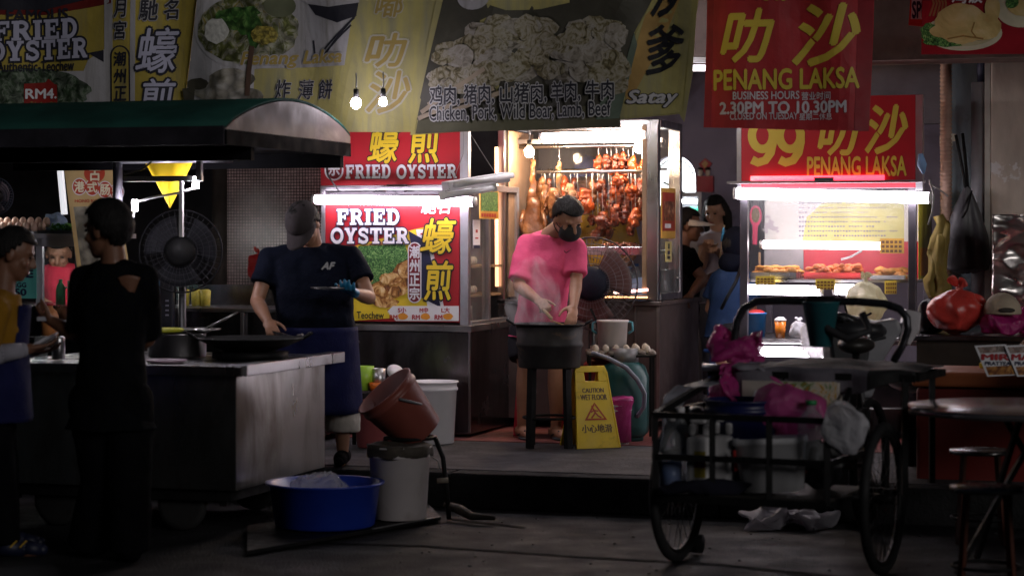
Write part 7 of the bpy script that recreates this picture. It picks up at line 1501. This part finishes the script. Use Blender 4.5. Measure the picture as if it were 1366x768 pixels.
b = mb(M('saddle black', (.02, .018, .016), .5)); b.sph(sp_ + V((0, 0, .03)), (.09, .13, .045), 16, 10, Matrix.Rotation(R(aang), 3, 'Z')); b.build('saddle', tr)
# tall push hoop
dH = .62; hp = [(980, 480), (980, 450), (983, 428), (992, 411), (1010, 402), (1040, 401), (1090, 402), (1140, 402), (1180, 405), (1200, 412), (1210, 424), (1211, 440), (1204, 460), (1192, 482)]
b = mb(M('hoop steel black', (.05, .052, .06), .3, .6, var=.2)); b.tube([tq(x, y, dH) for x, y in hp], .018, 10); b.build('push_hoop', tr)

# ---- goods in the tricycle
def tw(px, py, d, z=None):
    x, zz = Ft.on(px, py, d); return Ft.m @ V((x, d, zz if z is None else z))
zF = zB + .022
def bottle2(label, px, d, r, h, mat, capm, water=None):
    t = bottle(label, tw(px, 650, d, zF), r, h, mat, capm)
    if water: b = mb(water); b.lathe([(0, .005), (r * .93, .005), (r * .93, h * .38), (0, h * .38)], (0, 0, 0), 16); b.build('liquid', t)
    return t
bottle2('tall clear water bottle with blue liquid at the left of the tricycle box', 895, .10, .050, .33, clearp, whp, M('blue label', (.02, .10, .30), .4))
bottle2('second clear bottle just right of the blue liquid bottle in the box', 908, .22, .045, .36, clearp, whp)
def jerry(label, px0, px1, d, z0, h, mat, capm, dp=.14):
    xa_, xb_ = Ft.on(px0, 600, d)[0], Ft.on(px1, 600, d)[0]; w_ = (xb_ - xa_) / 2; t = T('jerry_can', label, 'jerry can', Ft.m @ V(((xa_ + xb_) / 2, d + dp / 2, z0)), aang)
    b = mb(mat); b.bx(-w_, w_, -dp / 2, dp / 2, 0, h * .74); b.build('body', t, bevel=.02)
    b = mb(mat); b.bx(-w_ * .95, -w_ * .5, -dp * .3, dp * .3, h * .745, h * .9); b.bx(w_ * .2, w_ * .9, -dp * .3, dp * .3, h * .745, h * .9); b.bx(-w_ * .95, w_ * .4, -dp * .2, dp * .2, h * .9, h); b.build('handle', t, bevel=.012)
    b = mb(capm); b.cyl((w_ * .6, 0, h * .9), (w_ * .6, 0, h * 1.0), w_ * .28, n=14); b.build('cap', t)
    if mat is whp and capm is redp: return t
    b = mb(M('yellow label', (.5, .4, .05), .5)); b.bx(-w_ * .2, w_ * .7, -dp / 2 - .003, -dp / 2 - .001, h * .2, h * .55); b.m(M('maroon label', (.2, .03, .08), .5)); b.bx(-w_ * .2, w_ * .7, -dp / 2 - .005, -dp / 2 - .003, h * .33, h * .45); b.build('label', t)
    return t
jerry('white jerry can with a dark slot handle right of the water bottles', 914, 946, .06, zF, .33, whp, whp)
jerry('white jerry can with a red cap left of the magenta bag', 949, 974, .10, zF, .34, whp, redp)
# square white tub, tilted blue, tubs
t = T('white_tub', 'big white square tub tilted in the middle of the tricycle box', 'tub', tw(1036, 669, .06, zF + .0) + V((0, .12, .012)), aang)
b = mb(M('milky tub plastic', (.72, .72, .75), .45, var=.06)); 
def rr_box(b, w0, w1, h, dp):
    def ring(w_, d_, z): 
        return [V((math.copysign(abs(math.cos(a)) ** .35, math.cos(a)) * w_, math.copysign(abs(math.sin(a)) ** .35, math.sin(a)) * d_, z)) for a in [2 * math.pi * k / 32 for k in range(32)]]
    b.loft([ring(w0, dp * .9, 0), ring(w1, dp, h - .03), ring(w1 + .008, dp + .008, h - .028), ring(w1 + .008, dp + .008, h), ring(w1 - .006, dp - .006, h), ring(w0 - .006, dp * .9 - .006, .01)])
rr_box(b, .125, .145, .235, .10); b.build('body', t); t.rotation_euler = (0, R(-4), R(aang))
b = mb(redp); b.bx(-.135, -.125, -.112, -.10, .10, .19); b.build('red_handle', t)
magd = plastic_bag('magenta bag dark', (.62, .10, .34), .82)
bag('magenta_bag', 'large translucent magenta bag bulging over the white square tub', tw(1052, 628, .36, zF + .19), (.20, .14, .13), magd, 11, .07, 5)
bag('clear_bag', 'crumpled clear bag hanging from the right end of the tricycle box', tw(1133, 598, .0, Ft.on(1133, 606)[1]), (.08, .06, .115), plastic_bag('clear grey bag', (.7, .7, .74), .7), 12, .06, 8, False)
bag('magenta_bag', 'magenta bag knotted on the left grip of the tricycle', tw(985, 480, .62, Ft.on(972, 482, .62)[1]), (.12, .08, .05), mag, 13, .11, 13, False)
bag('magenta_bag', 'magenta bag drooping below the left grip of the tricycle', tw(967, 552, .5, Ft.on(970, 556, .5)[1]), (.06, .06, .125), mag, 14, .08, 12, False)
bag('red_rag', 'orange red cloth behind the left grip of the tricycle', tw(1003, 486, .75, Ft.on(1003, 486, .75)[1]), (.06, .05, .02), M('orange red cloth', (.6, .12, .06), .8), 15, .03, 9, False, 'cloth')
bag('grey_cloth', 'folded grey cloth on the rack beside the left grip', tw(1002, 496, .56, Ft.on(1002, 497, .56)[1]), (.085, .06, .02), M('grey cloth', (.2, .19, .22), .85), 16, .03, 9, False, 'cloth')
t = bucket('blue_bucket', 'dark blue bucket behind the jerry cans in the tricycle box', tw(990, 640, .30, zF), .125, .165, .40, M('dark navy plastic', (.008, .012, .07), .4), .01)
b = mb(M('printed snack carton', (.5, .45, .4), .5)); Fk = Ft; x0, z1 = Ft.on(990, 507, .50); x1, z0 = Ft.on(1117, 560, .50); b.bx(x0, x1, .50, .58, z0, z1)
ppoly(b, Ft, [(1040, 509), (1116, 509), (1116, 556), (1046, 556)], .4992, picture('snack photograph', [(.32, (.4, .05, .03)), (.42, (.6, .42, .08)), (.5, (.75, .7, .6)), (.6, (.14, .28, .06)), (.7, (.5, .2, .05))], 13, 1.5, vor=False), .0006)
for s_, (cx, cy, rx, ry, mt) in enumerate(((1020, 530, 16, 14, white_s), (1020, 530, 10, 9, M('soup brown', (.25, .11, .05), .4)))): pell(b, Ft, cx, cy, rx, ry, .498 - .0008 * s_, mt, .0006, 18, .1, s_)
b.build('snack_carton'); o = COL.objects[-1]; o.location = Ft.o; o.rotation_euler = (0, 0, R(aang)); tag(o, 'printed food carton with soup bowl picture behind the magenta bag', 'carton')
t = bottle('clear bottle with a green cap beside the printed carton', tw(1082, 600, .25, zM - .02), .06, .27, clearp, M('green cap plastic', (.02, .25, .08), .4))
b = mb(M('black bag plastic', (.012, .012, .014), .35)); b.sph((0, 0, .1), (.09, .08, .12), 18, 12); b.v = [tuple(wob(p, .03, 9)) for p in b.v]; o = b.build('black_bag'); o.location = tw(925, 600, .38, zF + .13); tag(o, 'black bag behind the bottles at the left of the tricycle box', 'bag')
# umbrella / clear sheet draped over the left wheel
b = mb(plastic_bag('grey clear sheet', (.42, .46, .52), .55))
def drape(u, v):
    pts = [(854, 655), (858, 610), (862, 560), (872, 530), (892, 516), (915, 520)]; k = v * 5; i = min(int(k), 4); fr_ = k - i; x = pts[i][0] * (1 - fr_) + pts[i + 1][0] * fr_; y = pts[i][1] * (1 - fr_) + pts[i + 1][1] * fr_
    d_ = .12 + .35 * u; q_ = Ft.m @ V((Ft.on(x, y, -.03)[0] + .02 * math.sin(u * 9 + v * 5), d_, Ft.on(x, y, -.03)[1])); return q_ + noise.noise_vector(q_ * 9) * .02
b.sheet(drape, 16, 22); o = b.build('plastic_sheet', solid=.002); tag(o, 'grey clear plastic sheet draped over the left end of the tricycle', 'plastic sheet')
bag('white_bag', 'flattened white bag lying on the road under the tricycle', G(1060, 712) + V((0, .25, 0)), (.22, .12, .04), plastic_bag('dull white bag', (.5, .48, .53), .95), 17, .09, 11, False)
b = mb(rub); b.cyl((0, 0, .05), (.05, -.02, .05), .045, n=16); o = b.build('rubber_chock'); o.location = G(922, 738); tag(o, 'black rubber chock against the left wheel of the tricycle', 'chock')

bag('dark_cloth', 'dark folded cloth stuffed along the bottom front of the tricycle box', tw(945, 660, .02, zF), (.2, .04, .03), M('dark stuffed cloth', (.012, .012, .02), .9, spec=.1), 31, .04, 8, False, 'cloth')
bag('dark_bag', 'dark bag filling the right end of the tricycle box', tw(1096, 650, .40, zF), (.09, .12, .11), M('dark refuse bag', (.008, .008, .01), .5), 32, .05, 8, False, 'bag')
# ================================================================== MOTOR SCOOTER BEHIND THE TRICYCLE
Ym = 11.3; sc_ = T('motor_scooter', 'dark motor scooter with grey fairing parked behind the tricycle', 'scooter', V((P(1150, 480, Ym).x, Ym, 0)))
ml = lambda px, py, Y_=Ym: P(px, py, Y_) - sc_.location
grey = M('scooter grey panel', (.23, .23, .25), .4, var=.15); dkm = M('scooter dark plastic', (.02, .021, .024), .4)
b = mb(grey); b.poly([(0, 0)] * 0 or [(p_.x, p_.z) for p_ in (ml(1160, 430), ml(1196, 424), ml(1202, 440), ml(1180, 476), ml(1162, 530), ml(1142, 530), ml(1152, 470))], -.05, .10); b.build('front_fairing', sc_, bevel=.02)
b = mb(M('scooter pale panel', (.42, .40, .42), .4)); b.poly([(p_.x, p_.z) for p_ in (ml(1206, 412), ml(1228, 416), ml(1226, 440), ml(1212, 462), ml(1198, 452))], -.03, .06); b.build('side_panel', sc_, bevel=.012)
b = mb(dkm); b.sph(ml(1140, 440), (.17, .14, .065), 18, 12); b.box(ml(1122, 424), (.16, .10, .05), Matrix.Rotation(R(14), 3, 'Y')); b.box(ml(1165, 446), (.10, .12, .07), Matrix.Rotation(R(-18), 3, 'Y')); b.v = [tuple(wob(p, .012, 12)) for p in b.v]; b.build('handlebar_cover', sc_, bevel=.008)
b = mb(dkm)
for k in range(9): rd = random.Random(k); b.tube([ml(1092 + rd.uniform(0, 30), 415 + rd.uniform(0, 25)), ml(1118 + rd.uniform(-8, 20), 428 + rd.uniform(-12, 25), Ym - .12), ml(1150 + rd.uniform(-10, 25), 430 + rd.uniform(-15, 30))], .007, 6)
b.build('brake_cable', sc_)
b = mb(dkm); b.tube([ml(1096, 424, Ym - .1), ml(1118, 432, Ym), ml(1150, 436, Ym), ml(1185, 428, Ym + .05), ml(1205, 436, Ym + .1)], .016, 8); b.tube([ml(1130, 420), ml(1126, 400), ml(1118, 392)], .006, 6); b.build('handlebar', sc_)
b = mb(M('headlamp glass', (.6, .6, .62), .15, .6)); b.sph(ml(1157, 448, Ym - .12), (.016, .016, .016), 10, 8); b.build('indicator', sc_)
b = mb(dkm); b.poly([(p_.x, p_.z) for p_ in (ml(1100, 440), ml(1160, 440), ml(1150, 520), ml(1160, 600), ml(1110, 600), ml(1112, 520))], -.1, .2); b.build('leg_shield', sc_, bevel=.02)
for y in (0.0, 1.1):
    b = mb(rub); c = ml(1135, 600) + V((y * .5, y, 0)); c.z = .23; q = V((.95, -.45, 0)).normalized().to_track_quat('Z', 'Y').to_matrix(); b.tube([c + q @ V((.19 * math.cos(2 * math.pi * j / 32), .19 * math.sin(2 * math.pi * j / 32), 0)) for j in range(32)], .045, 10, True); b.m(dkm).cyl(c - q @ V((0, 0, .03)), c + q @ V((0, 0, .03)), .15, n=24); b.build('wheel', sc_)
b = mb(dkm); b.bar(ml(1135, 560), V((.5, 1.1, .45)), .2, .12); b.sph(V((.45, .95, .68)), (.16, .3, .07), 16, 10); b.build('body', sc_)
# teal holder hanging on the hoop
t = T('cup_holder', 'dark teal tapered holder hung on the push hoop', 'holder', tw(1095, 462, .60)); b = mb(M('dark teal plastic', (.02, .13, .15), .45)); b.lathe([(0, 0), (.05, 0), (.085, .20), (.092, .205), (.08, .205), (.045, .01), (0, .01)], (0, 0, 0), 22); b.build('body', t)
b = mb(blackm); b.tube([(-.08, 0, .19), (-.06, -.01, .225), (.06, -.01, .225), (.08, 0, .19)], .006, 6); b.build('strap', t)
b = mb(M('dark straps', (.015, .015, .018), .7)); b.tube([tw(1085, 412, .58), tw(1105, 440, .56), tw(1130, 452, .56), tw(1160, 440, .58), tw(1150, 418, .6)], .02, 8); o = tag(b.build('strap_bundle'), 'bundle of dark straps tangled at the middle of the hoop', 'straps')

# ================================================================== RIGHT SIDE: COUNTER, COOLER, TABLE, STOOLS
Fg = Frame((*P(1222, 445, 12.7).to_2d(), .203), YAW)
zg = Fg.on(1290, 448)[1]
ct = TF('side_counter', 'dark brown counter carrying bags against the peeling pillar', 'counter', Fg); dbr = M('dark stained wood', (.035, .026, .02), .5, var=.3)
b = mb(dbr); b.bx(0, 2.2, .03, .5, 0, zg - .03); b.build('cabinet', ct); b = mb(steel_d); b.bx(-.03, 2.22, 0, .54, zg - .03, zg); b.build('counter_top', ct, bevel=.004)
def onc(px, d, z=None): x, zz = Fg.on(px, 440, d); return Fg.m @ V((x, d, zg if z is None else z))
redcar = M('glossy red bag', (.52, .05, .04), .3, var=.2, scale=5, bump=.5, bscale=12)
bag('red_bag', 'glossy red plastic bag with knotted ears sitting on the counter', onc(1278, .16), (.17, .12, .135), redcar, 21, .07, 5, True)
o = COL.objects[-1]; o.location.z -= .0
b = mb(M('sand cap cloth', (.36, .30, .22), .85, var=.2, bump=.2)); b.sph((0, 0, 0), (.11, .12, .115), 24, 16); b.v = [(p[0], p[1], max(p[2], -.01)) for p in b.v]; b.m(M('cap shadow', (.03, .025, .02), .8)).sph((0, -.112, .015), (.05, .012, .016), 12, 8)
o = b.build('cap'); o.location = onc(1337, .12, zg + .135); tag(o, 'beige cap with strap opening lying on the magenta bags', 'cap')
magr = plastic_bag('magenta bag right', (.50, .03, .22), .95)
bag('magenta_bag', 'magenta plastic bag on the counter under the beige cap', onc(1340, .10), (.14, .10, .065), magr, 22, .05, 7, False)
bag('magenta_bag', 'magenta plastic bag at the right end behind the beige cap', onc(1366, .3), (.13, .1, .085), magr, 23, .05, 7, False)
bag('black_helmet_bag', 'round dark blue bag behind the glossy red bag', onc(1243, .33), (.11, .1, .10), M('dark navy bag', (.015, .018, .03), .5), 24, .03, 6, False, 'bag')
# silver foil panel
b = mb(M('crinkled foil', (.60, .57, .55), .33, 1.0, var=.15)); x0, z1 = Fg.on(1324, 286, 1.0); z0 = zg + .01
def foil(u, v): x = x0 + .75 * u; z = z0 + (z1 - z0) * v; return V((x, 1.0 - .10 * v * 0 - .03 + noise.noise(V((x * 5, z * 11, 1))) * .06 + abs(noise.noise(V((x * 9, z * 20, 4)))) * .03, z))
b.sheet(foil, 60, 50); o = b.build('foil_sheet', solid=.002); o.location = Fg.o; o.rotation_euler = (0, 0, R(YAW)); tag(o, 'crinkled silver foil insulation sheet leaning on the peeling pillar', 'foil sheet')
# black hanging bag
Yk = 13.85; hb = T('shoulder_bag', 'black shoulder bag hanging by its strap from the blue grey pillar', 'bag', P(1290, 240, Yk)); hl = lambda px, py, Y_=Yk: P(px, py, Y_) - hb.location
def bagf(u, v):
    th = 2 * math.pi * u; Wt = [(1290, 250, 4), (1289, 283, 19), (1290, 316, 29), (1290, 345, 32), (1291, 359, 28), (1291, 364, 8)]; k = v * 5; i = min(int(k), 4); f_ = k - i
    cx_ = Wt[i][0] * (1 - f_) + Wt[i + 1][0] * f_; cy_ = Wt[i][1] * (1 - f_) + Wt[i + 1][1] * f_; w_ = Wt[i][2] * (1 - f_) + Wt[i + 1][2] * f_
    c_ = hl(cx_, cy_); r_ = w_ / FPX * Yk; fold_ = 1 - .32 * math.exp(-((th - 4.9) * 3.5) ** 2); return c_ + V((r_ * math.cos(th), r_ * .55 * math.sin(th) * fold_ , .006 * math.sin(th * 3)))
b = mb(M('black nylon', (.035, .033, .038), .55, var=.2, bump=.4, bscale=9)); b.sheet(bagf, 40, 24); b.build('pouch', hb)
b = mb(blackm); b.tube([hl(1290, 262), hl(1285, 232), hl(1280, 205), hl(1275, 180)], .010, 6); b.tube([hl(1292, 262), hl(1288, 215, Yk + .02), hl(1284, 178, Yk + .04)], .010, 6); b.tube([hl(1278, 300), hl(1290, 280, Yk - .1), hl(1296, 255)], .008, 6); b.build('strap', hb)
# yellow folded cloth umbrella behind laksa stall
b = mb(M('mustard tarpaulin', (.15, .105, .015), .8, var=.25, bump=.4, bscale=12)); Yu = 13.7; 
for ox, y0_, y1_, rr_u in ((0, 292, 372, .036), (8, 300, 470, .034), (-7, 330, 400, .032), (4, 315, 440, .03)): b.tube([P(1250 + ox + 3 * math.sin(k + ox), y0_ + (y1_ - y0_) * k / 8, Yu + .02 * math.cos(ox)) for k in range(9)], [rr_u * (.5 + .7 * math.sin(.5 + k * .3)) for k in range(9)], 14)
b.v = [tuple(wob(wob(p, .03, 9), .016, 30)) for p in b.v]
tag(b.build('folded_umbrella'), 'folded mustard umbrella cloth beside the ribbed duct', 'umbrella')
b = mb(MATS['wire']); b.tube([P(1240, 240, 13.2), P(1246, 262, 13.1), P(1243, 285, 13.1), P(1238, 300, 13.1)], .006, 6); b.tube([P(1240, 245, 13.2), P(1252, 252, 13.1), P(1265, 262, 13.1)], .005, 6); b.m(M('pale blue rag', (.2, .35, .6), .7)); b.tube([P(1228, 205, 13.3), P(1230, 220, 13.3), P(1232, 232, 13.3)], [.015, .03, .008], 8); tag(b.build('hanging_cables'), 'loose pale cables hanging beside the right end of the laksa stall', 'cable')
# orange red cooler box
Ya = 11.55; Fx = Frame((*P(1216, 560, Ya).to_2d(), 0), YAW); cb = TF('cooler_box', 'large red cooler chest with an orange lid behind the round table', 'cooler box', Fx); zl1 = Fx.on(1300, 497)[1]
b = mb(M('cooler red', (.13, .013, .010), .5, var=.2, scale=3)); rr_w = 1.35
b.bx(.02, rr_w, .03, .62, .06, zl1 - .085); b.build('body', cb, bevel=.02)
b = mb(M('cooler orange', (.34, .10, .035), .5, var=.12, scale=3)); b.bx(0, rr_w + .02, 0, .65, zl1 - .08, zl1); b.build('lid', cb, bevel=.018)
b = mb(yel_s); b.bx(Fx.on(1308, 470, .5)[0], Fx.on(1340, 470, .5)[0], .4, .6, zl1 + .002, zl1 + .03); o = tag(b.build('yellow_box', bevel=.005), 'yellow box lying on the orange cooler lid behind the menus', 'box'); o.location = Fx.o; o.rotation_euler = (0, 0, R(YAW))
# round table
tc_ = P(1366, 541, 9.72); tb2 = T('round_table', 'round steel table cut off by the right edge', 'table', V((tc_.x, tc_.y, 0)))
b = mb(M('worn steel table top', (.40, .36, .37), .22, .85, var=.3, scale=5, dirt=(.30, .07, .06), dscale=2.2, dthr=(.58, .64))); b.lathe([(0, tc_.z), (.52, tc_.z), (.535, tc_.z - .006), (.535, tc_.z - .028), (.525, tc_.z - .03), (0, tc_.z - .03)], (0, 0, 0), 56); b.build('tabletop', tb2)
for a in (.4, 1.97, 3.54, 5.11): b = mb(blackm); b.bar((.1 * math.cos(a + 2.4), .1 * math.sin(a + 2.4), tc_.z - .03), (.36 * math.cos(a), .36 * math.sin(a), 0), .022); b.build('leg', tb2)
def stool(label, c, r, zz):
    t = T('metal_stool', label, 'stool', V((c.x, c.y, 0)), 0); b = mb(M('stool steel', (.32, .31, .31), .25, .9, var=.2)); b.lathe([(0, zz), (r - .004, zz), (r, zz - .005), (r, zz - .02), (0, zz - .02)], (0, 0, 0), 36); b.build('seat', t)
    for k in range(4): a = k * 1.571 + .6; b = mb(M('orange stool leg', (.07, .016, .006), .5)); b.bar((r * .75 * math.cos(a), r * .75 * math.sin(a), zz - .02), (r * 1.0 * math.cos(a), r * 1.0 * math.sin(a), 0), .02); b.build('leg', t)
    b = mb(blackm); b.tube([(r * .93 * math.cos(a), r * .93 * math.sin(a), .12) for a in [2 * math.pi * k / 28 for k in range(28)]], .008, 6, True); b.build('foot_ring', t)
stool('round metal stool nearer the cooler box, upper of the two', G(1308, 599, .45), .15, .45)
stool('round metal stool nearer the road, lower of the two', G(1316, 648, .45), .152, .45)
# ornament on the back wall: red paper lantern pieces
w_ = lambda px, py: S.on(px, py, 6.57)
b = mb(M('ornament red', (.30, .02, .03), .6)); q = [w_(941, 211), w_(950, 218), w_(941, 232), w_(932, 219)]; b.poly(q, 6.56, 6.58); b.m(M('ornament gold', (.4, .2, .05), .5)).poly([((x - q[0][0]) * .5 + q[0][0], (z - q[1][1]) * .5 + q[1][1]) for x, z in q], 6.55, 6.56)
b.m(MATS['ornament red']); x0, z1 = w_(930, 235); x1, z0 = w_(952, 256); b.bx(x0, x1, 6.54, 6.59, z0, z1)
for px in (935, 945): x, z = w_(px, 231); b.m(M('ornament pale', (.45, .38, .3), .6)).sph((x, 6.55, z), (.02, .02, .035), 10, 8); b.m(blackm).sph((x, 6.55, z + .035), (.025, .02, .014), 10, 6)
o = b.build('red_ornament'); o.location = S.o; o.rotation_euler = (0, 0, R(YAW)); tag(o, 'red diamond and pouch festive ornament on the lavender wall', 'ornament')
# lit drinks display at the back
Yd = 17.2; Fz = Frame((*P(895, 320, Yd).to_2d(), .203), YAW); dc_ = TF('drinks_display', 'lit drinks display case with blue and green packs at the back', 'display case', Fz)
x1 = Fz.on(936, 300)[0]; z1 = Fz.on(920, 263)[1]; z0 = Fz.on(920, 322)[1]
b = mb(palem); b.bx(0, x1, .3, .4, 0, z1); b.bx(0, x1, 0, .3, 0, z0); b.bx(0, x1, 0, .4, z1, z1 + .04); b.bx(x1 - .03, x1, 0, .3, z0, z1); b.bx(-.03, -.001, 0, .4, 0, z1); b.build('case', dc_)
b = mb(E('display tube', (.95, .97, 1), 9)); b.cyl((.02, .05, z1 - .03), (x1 - .05, .05, z1 - .03), .014, n=10); b.build('tube_light', dc_)
for k, (px, py, w2, h2, col, lb) in enumerate(((921, 318, 22, 26, (.02, .30, .75), 'blue pack in the lit drinks display behind the visor'), (925, 296, 14, 20, (.06, .55, .32), 'green pack above the blue pack in the lit drinks display'))):
    x, z = Fz.on(px, py, .1); kx = Yd / FPX; b = mb(M('pack %d' % k, col, .4)); zz = z0 if k == 0 else z0 + 26 * kx; b.bx(x - w2 * kx / 2, x + w2 * kx / 2, .08 + .0 * k, .2, zz + .002, zz + h2 * kx); o = tag(b.build('drink_pack', bevel=.008), lb, 'drink pack'); o.location = Fz.o; o.rotation_euler = (0, 0, R(YAW))
# slim pole with blue band beside the laksa stall
b = mb(M('bamboo stick', (.4, .28, .2), .6)); b.cyl(P(955, 395, 15.2), P(966, 300, 15.2), .008, n=8); b.m(M('stick blue band', (.05, .3, .65), .5)); b.cyl(P(963.5, 322, 15.2), P(965.5, 303, 15.2), .014, .008, n=8); o = tag(b.build('broom_stick'), 'thin stick with a blue band leaning beside the woman in pale top', 'stick')
# facing row of buildings across the road (behind the viewer)
b = mb(M('facing shophouse wall', (.06, .058, .06), .85, var=.3, scale=1.5))
b.bx(-16, 16, -9, -8.6, 0, 4.6)
for k in range(7): b.bx(-13.5 + 4 * k, -13.0 + 4 * k, -8.59, -8.3, 0, 3.3)
b.bx(-14, 14, -8.58, -7.2, 3.1, 3.25); tag(b.build('facing_shophouses'), 'dark row of shophouses across the road, outside the photo', 'building')
